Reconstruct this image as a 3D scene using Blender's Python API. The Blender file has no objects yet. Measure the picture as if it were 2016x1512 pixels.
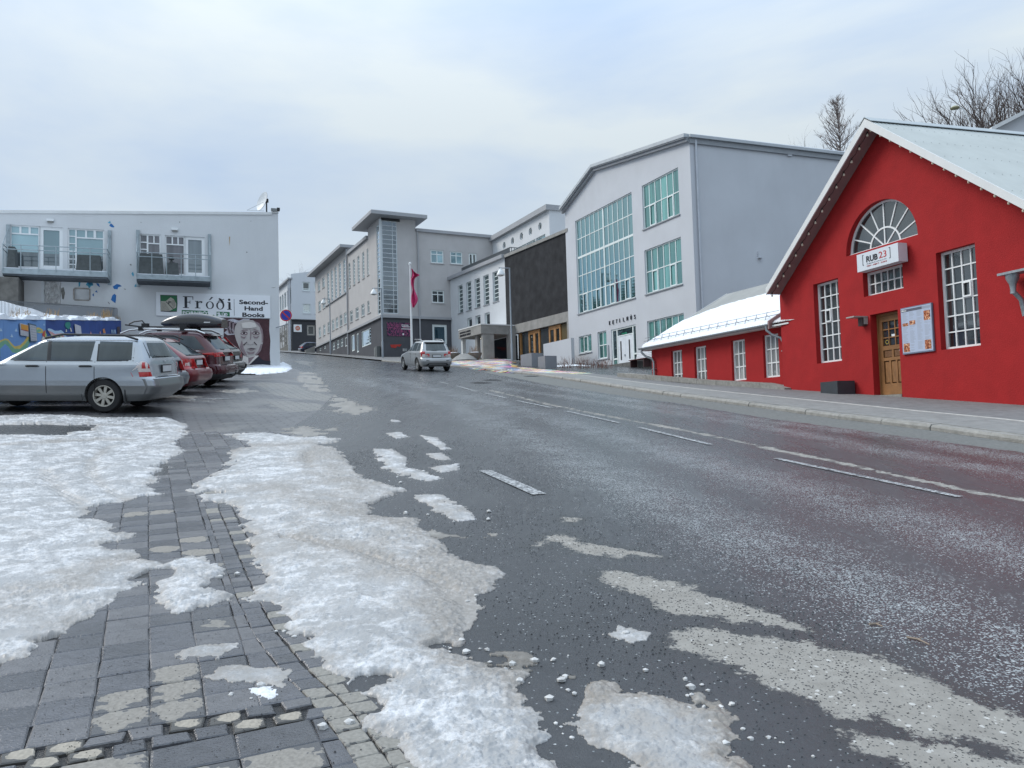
import bpy, bmesh, math, random
import numpy as np
from mathutils import Vector, Matrix
random.seed(7); RS = np.random.RandomState(5)
SC = bpy.context.scene; COL = SC.collection
# ---------------------------------------------------------------- camera
EYE = 1.55
up = Vector((-.029, 1, -.0513)).normalized(); fw = Vector((0, 0, -1))
Yc = (fw - fw.dot(up)*up).normalized(); Xc = Yc.cross(up).normalized()
CM = Matrix((Xc, Yc, up))      # camera -> world
cam = bpy.data.cameras.new('camera'); CAM = bpy.data.objects.new('camera', cam); COL.objects.link(CAM)
cam.sensor_width = 36; cam.lens = 36*1560/2016; cam.clip_end = 2000; cam.clip_start = .05
CAM.matrix_world = Matrix.Translation((0, 0, EYE)) @ CM.to_4x4()
SC.camera = CAM
# ---------------------------------------------------------------- sky, sun, exposure
SUN_EL, SUN_AZ = math.radians(42), math.radians(-75)      # azimuth measured from +Y towards +X
W = bpy.data.worlds.new('World'); SC.world = W; W.use_nodes = True
nt = W.node_tree; nt.nodes.clear(); N = nt.nodes.new; LK = nt.links.new
out = N('ShaderNodeOutputWorld'); bg = N('ShaderNodeBackground'); sky = N('ShaderNodeTexSky')
sky.sky_type = 'NISHITA'; sky.sun_disc = False; sky.sun_elevation = SUN_EL; sky.sun_rotation = SUN_AZ
sky.air_density = 1.0; sky.dust_density = 2.5; sky.ozone_density = 2.0
tc = N('ShaderNodeTexCoord'); mp = N('ShaderNodeMapping'); mp.inputs['Scale'].default_value = (1.0, 1.0, 3.2)
mp.inputs['Rotation'].default_value = (0.05, .12, .5)
nz = N('ShaderNodeTexNoise'); nz.inputs['Scale'].default_value = 1.5; nz.inputs['Detail'].default_value = 7; nz.inputs['Roughness'].default_value = .5
nz.inputs['Distortion'].default_value = .35
LK(tc.outputs['Generated'], mp.inputs['Vector']); LK(mp.outputs[0], nz.inputs['Vector'])
cr = N('ShaderNodeValToRGB'); cr.color_ramp.elements[0].position = .33; cr.color_ramp.elements[1].position = .60
cr.color_ramp.elements[0].color = (3.75, 5.1, 7.3, 1); cr.color_ramp.elements[1].color = (6.5, 7.2, 7.55, 1)
LK(nz.outputs['Fac'], cr.inputs['Fac'])
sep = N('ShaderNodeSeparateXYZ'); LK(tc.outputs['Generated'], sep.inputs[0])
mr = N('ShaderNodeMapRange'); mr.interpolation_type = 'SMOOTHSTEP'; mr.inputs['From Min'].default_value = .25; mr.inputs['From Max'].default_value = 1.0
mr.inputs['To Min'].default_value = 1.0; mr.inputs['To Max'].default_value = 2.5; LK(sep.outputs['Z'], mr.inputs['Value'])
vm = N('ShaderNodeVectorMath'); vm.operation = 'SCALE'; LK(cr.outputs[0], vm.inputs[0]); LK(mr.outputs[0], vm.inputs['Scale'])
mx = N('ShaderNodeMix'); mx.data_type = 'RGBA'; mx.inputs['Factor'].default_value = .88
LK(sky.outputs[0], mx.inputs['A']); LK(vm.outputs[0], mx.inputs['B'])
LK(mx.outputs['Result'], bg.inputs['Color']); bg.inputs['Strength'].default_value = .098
LK(bg.outputs[0], out.inputs[0])
sl = bpy.data.lights.new('sun', 'SUN'); sl.energy = 1.7; sl.angle = math.radians(25); sl.color = (1, .95, .88)
so = bpy.data.objects.new('sun', sl); COL.objects.link(so)
sd_ = Vector((math.sin(SUN_AZ)*math.cos(SUN_EL), math.cos(SUN_AZ)*math.cos(SUN_EL), math.sin(SUN_EL)))
so.rotation_euler = sd_.to_track_quat('Z', 'Y').to_euler(); so.location = (0, 0, 60)
SC.view_settings.view_transform = 'Standard'; SC.view_settings.look = 'None'
SC.view_settings.exposure = 0.22; SC.view_settings.gamma = 1; SC.view_settings.use_curve_mapping = False
# ---------------------------------------------------------------- pixels -> world
def ray(px, py):
    v = Vector(((px-1008)/1560, -(py-756)/1560, -1)); return Vector((Xc.dot(v), Yc.dot(v), up.dot(v)))
def sstep(a, b, x):
    t = np.clip((np.asarray(x, float)-a)/(b-a), 0, 1); return t*t*(3-2*t)
def G(x, y):
    x = np.asarray(x, float); y = np.asarray(y, float)
    s = -.2756*x+.961*y
    z = .11*(np.minimum(s, 150) - 0) * 1.0
    z = np.where(s < -25, -2.75, z)
    z = z + .15*sstep(-5.5, -8.5, x)*(1-sstep(36, 46, y))*sstep(8, 13, y)
    z = z + 14*sstep(30, 85, x+.3*y)
    return z
def g(x, y): return float(G(x, y))
def onground(px, py, dz=0.):
    r = ray(px, py); t = 3.0
    lo, hi = .5, 400.
    f = lambda t: EYE+t*r.z - g(t*r.x, t*r.y) - dz
    # march to the first crossing
    t = 1.0
    while t < 400 and f(t) > 0: t *= 1.02
    lo, hi = t/1.03, t
    for _ in range(30):
        m = (lo+hi)/2
        if f(m) > 0: lo = m
        else: hi = m
    return Vector((r.x*hi, r.y*hi, EYE+r.z*hi))
def atY(px, py, Y):
    r = ray(px, py); t = Y/r.y; return Vector((r.x*t, Y, EYE+r.z*t))
# ---------------------------------------------------------------- tagging
def tag(o, label=None, cat=None, group=None, kind=None):
    if label: o['label'] = label
    if cat: o['category'] = cat
    if group: o['group'] = group
    if kind: o['kind'] = kind
    return o
def thing(name, loc, label, cat, rz=0, group=None):
    o = bpy.data.objects.new(name, None); COL.objects.link(o); o.location = loc; o.rotation_euler = (0, 0, rz)
    o.empty_display_size = .3
    return tag(o, label, cat, group)
def wloc(p):
    v = Vector((0, 0, 0))
    while p is not None: v += p.location; p = p.parent
    return v
class MB:
    def __init__(s): s.v = []; s.f = []; s.mi = []; s.sm = []
    def add(s, vs, fs, mi=0, smooth=False):
        b = len(s.v); s.v += [tuple(v) for v in vs]
        for f in fs: s.f.append(tuple(b+i for i in f)); s.mi.append(mi); s.sm.append(smooth)
    def quad(s, a, b, c, d, mi=0): s.add([a, b, c, d], [(0, 1, 2, 3)], mi)
    def hexa(s, p, mi=0):   # 8 points: bottom 4 ccw, top 4 ccw
        s.add(p, [(0, 3, 2, 1), (4, 5, 6, 7), (0, 1, 5, 4), (1, 2, 6, 5), (2, 3, 7, 6), (3, 0, 4, 7)], mi)
    def box(s, x0, x1, y0, y1, z0, z1, mi=0):
        s.hexa([(x0, y0, z0), (x1, y0, z0), (x1, y1, z0), (x0, y1, z0), (x0, y0, z1), (x1, y0, z1), (x1, y1, z1), (x0, y1, z1)], mi)
    def tube(s, pts, r, n=8, mi=0, caps=True, smooth=True):
        pts = [Vector(p) for p in pts]; R = r if isinstance(r, (list, tuple)) else [r]*len(pts); vs = []; fs = []
        for i, p in enumerate(pts):
            t = (pts[min(i+1, len(pts)-1)]-pts[max(i-1, 0)])
            if t.length < 1e-9: t = Vector((0, 0, 1))
            t.normalize(); a = t.orthogonal().normalized() if i == 0 else (a0 - a0.dot(t)*t).normalized()
            a0 = a; b = t.cross(a)
            for k in range(n):
                th = 2*math.pi*k/n; vs.append(p+R[i]*(math.cos(th)*a+math.sin(th)*b))
        for i in range(len(pts)-1):
            for k in range(n):
                k2 = (k+1) % n; fs.append((i*n+k, i*n+k2, (i+1)*n+k2, (i+1)*n+k))
        if caps: fs.append(tuple(range(n-1, -1, -1))); fs.append(tuple(range((len(pts)-1)*n, len(pts)*n)))
        s.add(vs, fs, mi, smooth)
    def lathe(s, prof, c=(0, 0, 0), axis='z', n=24, mi=0, smooth=True, jit=0):
        vs = []; fs = []; c = Vector(c)
        for (r, h) in prof:
            for k in range(n):
                th = 2*math.pi*k/n; q = r*(1+jit*math.sin(3*th+h*7))
                x, y = q*math.cos(th), q*math.sin(th)
                vs.append(c+Vector({'z': (x, y, h), 'y': (x, h, y), 'x': (h, x, y)}[axis]))
        m = len(prof)
        for i in range(m-1):
            for k in range(n):
                k2 = (k+1) % n; fs.append((i*n+k, i*n+k2, (i+1)*n+k2, (i+1)*n+k))
        s.add(vs, fs, mi, smooth)
    def prism(s, pts, off, mi=0):   # planar polygon extruded by vector off
        pts = [Vector(p) for p in pts]; off = Vector(off); n = len(pts)
        fs = [tuple(range(n-1, -1, -1)), tuple(range(n, 2*n))]+[(i, (i+1) % n, n+(i+1) % n, n+i) for i in range(n)]
        s.add(pts+[p+off for p in pts], fs, mi)
    def mesh(s, name, mats, sub=Vector((0, 0, 0))):
        me = bpy.data.meshes.new(name)
        me.from_pydata([tuple(Vector(v)-sub) for v in s.v], [], s.f); me.update()
        for m in (mats if isinstance(mats, (list, tuple)) else [mats]): me.materials.append(m)
        me.polygons.foreach_set('material_index', s.mi); me.polygons.foreach_set('use_smooth', s.sm)
        if any(s.sm): me.set_sharp_from_angle(angle=math.radians(40))
        bm = bmesh.new(); bm.from_mesh(me); bmesh.ops.recalc_face_normals(bm, faces=bm.faces); bm.to_mesh(me); bm.free()
        return me
    def obj(s, name, mats, parent=None, world=True, **kw):
        sub = wloc(parent) if (world and parent is not None) else Vector((0, 0, 0))
        o = bpy.data.objects.new(name, s.mesh(name, mats, sub)); COL.objects.link(o); o.parent = parent
        return tag(o, **kw)
# ---------------------------------------------------------------- materials
_M = {}
def node(nt, t, **kw):
    n = nt.nodes.new(t)
    for k, v in kw.items(): setattr(n, k, v)
    return n
def mat(name, col, rough=.7, var=.08, scale=3., metal=0., bump=0., bscale=60., spec=.5, coat=0., emit=None, stain=0., stcol=(.2, .19, .17), alpha=1., stz=1., sw=None):
    if name in _M: return _M[name]
    m = bpy.data.materials.new(name); m.use_nodes = True; t = m.node_tree; b = t.nodes['Principled BSDF']; L = t.links.new
    b.inputs['Roughness'].default_value = rough; b.inputs['Metallic'].default_value = metal
    b.inputs['Specular IOR Level'].default_value = spec; b.inputs['Coat Weight'].default_value = coat; b.inputs['Coat Roughness'].default_value = .06
    tcx = node(t, 'ShaderNodeTexCoord'); no = node(t, 'ShaderNodeTexNoise'); no.inputs['Scale'].default_value = scale; no.inputs['Detail'].default_value = 6
    L(tcx.outputs['Object'], no.inputs['Vector'])
    c = Vector(col[:3]); r = node(t, 'ShaderNodeValToRGB'); r.color_ramp.elements[0].position = .3; r.color_ramp.elements[1].position = .7
    r.color_ramp.elements[0].color = (*(c*(1-var)), 1); r.color_ramp.elements[1].color = (*(c*(1+var)), 1)
    L(no.outputs['Fac'], r.inputs['Fac']); src = r.outputs[0]
    if stain > 0:
        mpp = node(t, 'ShaderNodeMapping'); mpp.inputs['Scale'].default_value = (1, 1, .25*stz); L(tcx.outputs['Object'], mpp.inputs[0])
        n2 = node(t, 'ShaderNodeTexNoise'); n2.inputs['Scale'].default_value = 1.3; n2.inputs['Detail'].default_value = 9; n2.inputs['Roughness'].default_value = .65
        L(mpp.outputs[0], n2.inputs['Vector']); r2 = node(t, 'ShaderNodeValToRGB'); r2.color_ramp.elements[0].position = .48; r2.color_ramp.elements[1].position = .75
        r2.color_ramp.elements[1].color = (stain,)*3+(1,); r2.color_ramp.elements[0].color = (0, 0, 0, 1); L(n2.outputs['Fac'], r2.inputs['Fac'])
        mm = node(t, 'ShaderNodeMix', data_type='RGBA'); L(r2.outputs[0], mm.inputs['Factor']); L(src, mm.inputs['A']); mm.inputs['B'].default_value = (*stcol, 1); src = mm.outputs['Result']
    L(src, b.inputs['Base Color'])
    if bump > 0:
        n3 = node(t, 'ShaderNodeTexNoise'); n3.inputs['Scale'].default_value = bscale; n3.inputs['Detail'].default_value = 4; L(tcx.outputs['Object'], n3.inputs['Vector'])
        bp = node(t, 'ShaderNodeBump'); bp.inputs['Strength'].default_value = bump; bp.inputs['Distance'].default_value = .02; L(n3.outputs['Fac'], bp.inputs['Height']); L(bp.outputs[0], b.inputs['Normal'])
    if emit: b.inputs['Emission Color'].default_value = (*emit, 1); b.inputs['Emission Strength'].default_value = 1
    _M[name] = m; return m
def glass(name, dark, refl, fac, rough=.03, curtain=0, ccol=(.5, .6, .58), cscale=9.):
    """coated window glass: a mirror layer over whatever hangs dark or pale behind it"""
    if name in _M: return _M[name]
    m = bpy.data.materials.new(name); m.use_nodes = True; t = m.node_tree; t.nodes.clear(); L = t.links.new
    o = node(t, 'ShaderNodeOutputMaterial'); d = node(t, 'ShaderNodeBsdfDiffuse'); gl = node(t, 'ShaderNodeBsdfGlossy'); ms = node(t, 'ShaderNodeMixShader')
    gl.inputs['Color'].default_value = (*refl, 1); gl.inputs['Roughness'].default_value = rough
    fr = node(t, 'ShaderNodeFresnel'); fr.inputs['IOR'].default_value = 1.5
    ad = node(t, 'ShaderNodeMath', operation='ADD'); ad.use_clamp = True; ad.inputs[1].default_value = fac; L(fr.outputs[0], ad.inputs[0])
    L(ad.outputs[0], ms.inputs[0]); L(d.outputs[0], ms.inputs[1]); L(gl.outputs[0], ms.inputs[2]); L(ms.outputs[0], o.inputs[0])
    tcx = node(t, 'ShaderNodeTexCoord'); oi = node(t, 'ShaderNodeObjectInfo'); geo = node(t, 'ShaderNodeNewGeometry')
    mpp = node(t, 'ShaderNodeMapping'); mpp.inputs['Scale'].default_value = (1, 1, .04); L(geo.outputs['Position'], mpp.inputs[0])
    no = node(t, 'ShaderNodeTexNoise'); no.inputs['Scale'].default_value = cscale; no.inputs['Detail'].default_value = 3; L(mpp.outputs[0], no.inputs['Vector'])
    r = node(t, 'ShaderNodeValToRGB'); r.color_ramp.elements[0].position = .35; r.color_ramp.elements[1].position = .65
    k = Vector(dark); r.color_ramp.elements[0].color = (*(k*.7), 1); r.color_ramp.elements[1].color = (*(Vector(ccol)*curtain+k*(1-curtain)), 1)
    L(no.outputs['Fac'], r.inputs[0]); hv = node(t, 'ShaderNodeHueSaturation'); mrn = node(t, 'ShaderNodeMapRange'); mrn.inputs['To Min'].default_value = .55; mrn.inputs['To Max'].default_value = 1.5; L(oi.outputs['Random'], mrn.inputs['Value']); L(mrn.outputs[0], hv.inputs['Value']); L(r.outputs[0], hv.inputs['Color']); L(hv.outputs[0], d.inputs['Color'])
    _M[name] = m; return m
# ---------------------------------------------------------------- facades
class Fac:
    def __init__(s, P, m):
        s.P = Vector((P[0], P[1])); xp = P[0]/P[1]; sg = 1 if m > xp else -1
        s.d = Vector((m, 1)).normalized()*sg; s.n = Vector((s.d.y, -s.d.x))
    def off(s, k):
        f = Fac.__new__(Fac); f.P = s.P+s.n*k; f.d = s.d; f.n = s.n; return f
    def uw(s, px, py):
        r = ray(px, py); # t*r = P + u d
        det = r.x*(-s.d.y)+s.d.x*r.y
        t = (s.P.x*(-s.d.y)+s.d.x*s.P.y)/det; u = (Vector((t*r.x, t*r.y))-s.P).dot(s.d)
        return u, EYE+t*r.z
    def p(s, u, w, n=0): q = s.P+s.d*u+s.n*n; return Vector((q.x, q.y, w))
    def box(s, mb, u0, u1, w0, w1, n0, n1, mi=0):
        p = s.p; mb.hexa([p(u0, w0, n1), p(u1, w0, n1), p(u1, w0, n0), p(u0, w0, n0), p(u0, w1, n1), p(u1, w1, n1), p(u1, w1, n0), p(u0, w1, n0)], mi)
    def rect(s, TL, TR, BL, BR):
        a, b, c, d = [s.uw(*q) for q in (TL, TR, BL, BR)]
        return (a[0]+c[0])/2, (b[0]+d[0])/2, (c[1]+d[1])/2, (a[1]+b[1])/2
    def wall(s, mb, u0, u1, bot, top, holes=(), rec=.15, mi=0, rmi=None):
        """bot/top: number or function of u; holes: (u0,u1,w0,w1) or dict(u0,u1,lo,hi,cuts)"""
        fb = bot if callable(bot) else (lambda u: bot); ft = top if callable(top) else (lambda u: top)
        H = [h if isinstance(h, dict) else dict(u0=h[0], u1=h[1], lo=(lambda u, a=h[2]: a), hi=(lambda u, a=h[3]: a), cuts=[]) for h in holes]
        cuts = {u0, u1} | set(c for c in getattr(ft, 'cuts', []) if u0 < c < u1)
        for h in H: cuts |= {h['u0'], h['u1']} | set(h['cuts'])
        cuts = sorted(c for c in cuts if u0-1e-6 <= c <= u1+1e-6); rmi = mi if rmi is None else rmi
        for a, b in zip(cuts, cuts[1:]):
            if b-a < 1e-5: continue
            e = 1e-6; m = (a+b)/2; hs = sorted([h for h in H if h['u0'] < m < h['u1']], key=lambda h: h['lo'](m))
            ya, yb = fb(a+e), fb(b-e)
            for h in hs:
                la, lb, ha, hb = h['lo'](a+e), h['lo'](b-e), h['hi'](a+e), h['hi'](b-e)
                mb.quad(s.p(a, ya), s.p(b, yb), s.p(b, lb), s.p(a, la), mi)
                mb.quad(s.p(a, la), s.p(b, lb), s.p(b, lb, -rec), s.p(a, la, -rec), rmi)
                mb.quad(s.p(a, ha), s.p(b, hb), s.p(b, hb, -rec), s.p(a, ha, -rec), rmi)
                ya, yb = ha, hb
            mb.quad(s.p(a, ya), s.p(b, yb), s.p(b, ft(b-e)), s.p(a, ft(a+e)), mi)
        for h in H:
            for u in (h['u0'], h['u1']):
                e = 1e-6 if u == h['u0'] else -1e-6; l, hh = h['lo'](u+e), h['hi'](u+e)
                if hh-l > 1e-3: mb.quad(s.p(u, l), s.p(u, hh), s.p(u, hh, -rec), s.p(u, l, -rec), rmi)
def pline(pts):
    pts = sorted(pts)
    def f(u):
        if u <= pts[0][0]: return pts[0][1]
        for (a, x), (b, y) in zip(pts, pts[1:]):
            if u <= b: return x+(y-x)*(u-a)/max(b-a, 1e-9)
        return pts[-1][1]
    f.cuts = [p[0] for p in pts]; return f
_UN = {}
def unit(name, m):
    k = (name, m.name)
    if k not in _UN:
        b = MB(); b.box(-.5, .5, -.5, .5, -.5, .5); _UN[k] = b.mesh(name, m)
    return _UN[k]
def ubox(name, m, F, u0, u1, w0, w1, n0, n1, parent, tilt=0):
    """a shared unit block placed on a facade as its own object"""
    o = bpy.data.objects.new(name, unit(name, m)); COL.objects.link(o)
    o.parent = parent; c = F.p((u0+u1)/2, (w0+w1)/2, (n0+n1)/2) - wloc(parent)
    o.location = c; o.rotation_euler = (random.uniform(-tilt, tilt), 0, math.atan2(F.d.y, F.d.x)+random.uniform(-tilt, tilt))
    o.scale = (abs(u1-u0), abs(n1-n0), abs(w1-w0)); return o
def window(F, parent, r, cols=1, rows=1, rec=.15, fr=.06, bar=.035, gm=None, fm=None, thickc=(), thickr=(), thick=.09, sill=None, name='window', each=True, casements=(), colw=None, roww=None, lab=None):
    u0, u1, w0, w1 = r; mb = MB(); b = F.box; n0, n1 = -rec-.02, -rec+.045
    b(mb, u0, u0+fr, w0, w1, n0, n1); b(mb, u1-fr, u1, w0, w1, n0, n1); b(mb, u0+fr, u1-fr, w0, w0+fr, n0, n1); b(mb, u0+fr, u1-fr, w1-fr, w1, n0, n1)
    def splits(a, c, n, wts, th):
        wts = wts or [1]*n; t = sum(wts); xs = [a]; 
        for q in wts: xs.append(xs[-1]+(c-a)*q/t)
        return xs
    us = splits(u0+fr/2, u1-fr/2, cols, colw, thickc); ws = splits(w0+fr/2, w1-fr/2, rows, roww, thickr)
    for i in range(1, cols):
        h = (thick if i in thickc else bar)/2; b(mb, us[i]-h, us[i]+h, w0+fr, w1-fr, n0+.005, n1-(.0 if i in thickc else .012))
    for j in range(1, rows):
        h = (thick if j in thickr else bar)/2
        for i in range(cols):
            b(mb, us[i]+bar/2+.002, us[i+1]-bar/2-.002, ws[j]-h, ws[j]+h, n0+.007, n1-.015)
    for (i, j) in casements:      # opening lights carry a second, proud frame
        a, c, d, e = us[i]+.01, us[i+1]-.01, ws[j]+.01, ws[j+1]-.01; q = min(.07, (us[1]-us[0])*.14)
        for bb in ((a, a+q, d, e), (c-q, c, d, e), (a+q, c-q, d, d+q), (a+q, c-q, e-q, e)): b(mb, *bb, n1-.01, n1+.02)
    fo = mb.obj(name, fm or M_WHITE, parent)
    if lab: fo['label'] = lab
    if sill:
        sm = MB(); b(sm, u0-.06, u1+.06, w0-.07, w0-.003, -rec, .07); sm.obj('sill', sill, fo)
    if each:
        for i in range(cols):
            for j in range(rows): ubox('pane', gm, F, us[i], us[i+1], ws[j], ws[j+1], -rec-.012, -rec+.002, fo, tilt=.004)
    else: ubox('pane', gm, F, u0+.01, u1-.01, w0+.01, w1-.01, -rec-.012, -rec+.002, fo, tilt=.003)
    return fo
def textmesh(txt, bold=0., ext=.01):
    c = bpy.data.curves.new('lettering', 'FONT'); c.body = txt; c.size = 1; c.offset = bold; c.extrude = ext; c.resolution_u = 3
    o = bpy.data.objects.new('lettering', c); COL.objects.link(o); dg = bpy.context.evaluated_depsgraph_get()
    me = bpy.data.meshes.new_from_object(o.evaluated_get(dg)); COL.objects.unlink(o); bpy.data.objects.remove(o)
    return me
def text(txt, F, r, n, m, parent, name='lettering', bold=0., slant=0., ext=.006, space=0):
    """lettering fitted into rectangle r=(u0,u1,w0,w1) of facade F at height n above it"""
    me = textmesh(txt, bold, 1); n_ = len(me.vertices); co = np.zeros(n_*3); me.vertices.foreach_get('co', co); co = co.reshape(-1, 3)
    mn, mxx = co.min(0), co.max(0); u0, u1, w0, w1 = r
    q = (co-mn)/np.maximum(mxx-mn, 1e-6); L0 = wloc(parent); new = []
    for a in q:
        p = F.p(u0+a[0]*(u1-u0), w0+a[1]*(w1-w0)+slant*a[0], n+a[2]*ext)-L0; new += [p.x, p.y, p.z]
    me.vertices.foreach_set('co', new); me.materials.clear(); me.materials.append(m); me.update()
    o = bpy.data.objects.new(name, me); COL.objects.link(o); o.parent = parent; return o
def flat(F, parent, name, pts, n, m, th=.004, world=True):
    """a flat painted shape lying on a facade: pts in (u,w)"""
    mb = MB(); mb.prism([F.p(u, w, n) for u, w in pts], F.p(0, 0, th)-F.p(0, 0, 0)); return mb.obj(name, m, parent)
M_WHITE = mat('white_paint', (.74, .76, .76), .45, .03, 2)
M_DARK = mat('dark_void', (.02, .02, .022), .8)
M_STEEL = mat('galvanised_steel', (.33, .36, .38), .42, .15, 12, metal=.6)
M_BLACK = mat('black_paint', (.015, .016, .018), .5)
# ================================================================ noise and polygon fields
def vnoise(x, y, seed=0):
    xi = np.floor(x).astype(np.int64); yi = np.floor(y).astype(np.int64); fx = x-xi; fy = y-yi
    fx = fx*fx*(3-2*fx); fy = fy*fy*(3-2*fy)
    def h(a, b):
        n = (a*374761393 + b*668265263 + seed*1442695) & 0x7fffffff; n = ((n ^ (n >> 13))*1274126177) & 0x7fffffff; return ((n ^ (n >> 16)) & 0xffff)/65535.
    return (h(xi, yi)*(1-fx)+h(xi+1, yi)*fx)*(1-fy)+(h(xi, yi+1)*(1-fx)+h(xi+1, yi+1)*fx)*fy
def fbm(x, y, o=4, seed=0):
    a = 0; s = 0; k = .5
    for i in range(o): a = a+k*vnoise(x*2**i, y*2**i, seed+i); s += k; k *= .5
    return a/s
def gpoly(pts, dz=0.): return np.array([tuple(onground(a, b, dz))[:2] for a, b in pts])
def sdf(P, x, y, margin=.6):
    """signed distance (positive inside) to world polygon P, computed near its box only"""
    out = np.full(x.shape, -margin); m = (x > P[:, 0].min()-margin) & (x < P[:, 0].max()+margin) & (y > P[:, 1].min()-margin) & (y < P[:, 1].max()+margin)
    if not m.any(): return out
    X = x[m]; Y = y[m]; d2 = np.full(X.shape, 1e9); ins = np.zeros(X.shape, bool); n = len(P)
    for i in range(n):
        ax, ay = P[i]; bx, by = P[(i+1) % n]; dx, dy = bx-ax, by-ay; L = dx*dx+dy*dy+1e-12
        t = np.clip(((X-ax)*dx+(Y-ay)*dy)/L, 0, 1); d2 = np.minimum(d2, (X-ax-t*dx)**2+(Y-ay-t*dy)**2)
        c = ((ay > Y) != (by > Y)); ins ^= c & (X < (bx-ax)*(Y-ay)/(by-ay+1e-12)+ax)
    d = np.sqrt(d2); out[m] = np.where(ins, d, -np.minimum(d, margin)); return out
def pathd(P, x, y, margin=1.):
    out = np.full(x.shape, margin); m = (x > P[:, 0].min()-margin) & (x < P[:, 0].max()+margin) & (y > P[:, 1].min()-margin) & (y < P[:, 1].max()+margin)
    X = x[m]; Y = y[m]; d2 = np.full(X.shape, margin**2)
    for i in range(len(P)-1):
        ax, ay = P[i]; bx, by = P[i+1]; dx, dy = bx-ax, by-ay; L = dx*dx+dy*dy+1e-12
        t = np.clip(((X-ax)*dx+(Y-ay)*dy)/L, 0, 1); d2 = np.minimum(d2, (X-ax-t*dx)**2+(Y-ay-t*dy)**2)
    out[m] = np.sqrt(d2); return out
# ================================================================ traced outlines (all laid on the ground where they lie)
SNOW = dict(
 lot=[(-500, 812), (0, 820), (60, 816), (200, 822), (330, 822), (375, 838), (370, 855), (345, 870), (362, 890), (330, 905), (338, 935), (290, 955), (320, 972), (250, 985), (180, 1000), (165, 1020), (205, 1025), (240, 1045), (268, 1050), (245, 1062), (200, 1075), (255, 1085), (290, 1100), (330, 1105), (345, 1118), (300, 1130), (290, 1150), (240, 1165), (215, 1190), (170, 1210), (130, 1235), (125, 1265), (90, 1290), (60, 1310), (30, 1345), (0, 1365), (-400, 1560)],
 strip=[(440, 855), (520, 852), (600, 862), (645, 858), (667, 861), (670, 893), (724, 942), (804, 966), (761, 985), (767, 1001), (826, 1022), (836, 1049), (885, 1076), (901, 1108), (976, 1116), (1006, 1130), (965, 1151), (939, 1178), (944, 1216), (928, 1248), (960, 1270), (890, 1280), (955, 1313), (992, 1318), (1057, 1323), (1030, 1355), (1035, 1377), (1024, 1399), (1051, 1425), (1078, 1452), (1073, 1474), (1116, 1512), (1180, 1600), (860, 1620), (792, 1512), (765, 1465), (732, 1438), (703, 1425), (700, 1415), (685, 1400), (674, 1378), (682, 1361), (668, 1341), (636, 1324), (637, 1306), (618, 1286), (591, 1269), (611, 1258), (561, 1253), (574, 1242), (556, 1236), (569, 1222), (536, 1210), (561, 1195), (539, 1191), (507, 1187), (469, 1182), (472, 1170), (494, 1168), (522, 1153), (519, 1126), (497, 1111), (487, 1084), (490, 1059), (482, 1041), (477, 1022), (460, 994), (447, 989), (403, 987), (393, 972), (373, 965), (398, 947), (422, 935), (452, 902), (450, 885), (500, 880), (490, 872)],
 pc=[(323, 1103), (373, 1094), (405, 1098), (422, 1121), (440, 1131), (432, 1146), (410, 1158), (467, 1173), (467, 1183), (422, 1193), (350, 1208), (316, 1193), (294, 1180), (313, 1158), (303, 1136), (289, 1123)],
 pd=[(304, 1296), (335, 1274), (359, 1267), (407, 1265), (467, 1267), (479, 1277), (443, 1286), (426, 1298), (395, 1296), (373, 1294), (347, 1301), (323, 1302)],
 pe=[(402, 1331), (437, 1316), (474, 1309), (512, 1316), (554, 1311), (574, 1321), (571, 1336), (556, 1356), (507, 1348), (482, 1346), (457, 1344), (425, 1336)],
 pf=[(494, 1358), (539, 1351), (546, 1363), (529, 1377), (509, 1373)],
 pg=[(311, 1250), (347, 1236), (366, 1241), (335, 1253), (287, 1258)],
 ph=[(1144, 1362), (1164, 1347), (1207, 1347), (1233, 1358), (1273, 1362), (1334, 1369), (1338, 1380), (1382, 1395), (1395, 1391), (1415, 1391), (1437, 1402), (1452, 1412), (1437, 1428), (1450, 1458), (1460, 1491), (1500, 1512), (1540, 1580), (1300, 1600), (1255, 1512), (1227, 1500), (1170, 1480), (1146, 1445), (1139, 1430), (1142, 1393)],
 ph2=[(1358, 1372), (1372, 1362), (1388, 1364), (1390, 1377), (1412, 1385), (1424, 1396), (1410, 1402), (1385, 1392), (1368, 1388)],
 pi=[(1181, 1249), (1207, 1240), (1218, 1231), (1260, 1242), (1282, 1247), (1277, 1255), (1242, 1268), (1214, 1257)],
 pj=[(732, 883), (770, 884), (799, 899), (810, 920), (874, 942), (842, 950), (788, 936), (750, 923)],
 pk=[(799, 990), (815, 974), (869, 974), (922, 1001), (936, 1022), (901, 1028), (869, 1012)],
 pl=[(834, 893), (869, 891), (890, 904), (858, 907)], pm=[(842, 920), (906, 912), (901, 926), (869, 931)],
 po=[(761, 853), (790, 850), (806, 860), (780, 864)], pp=[(826, 856), (860, 862), (890, 884), (870, 886), (840, 868)],
 ps=[(466, 733), (477, 726), (525, 716), (552, 716), (556, 712), (573, 720), (576, 726), (564, 733), (525, 736), (500, 738), (468, 738)],
 pt=[(770, 826), (790, 828), (786, 834), (768, 832)])
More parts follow.
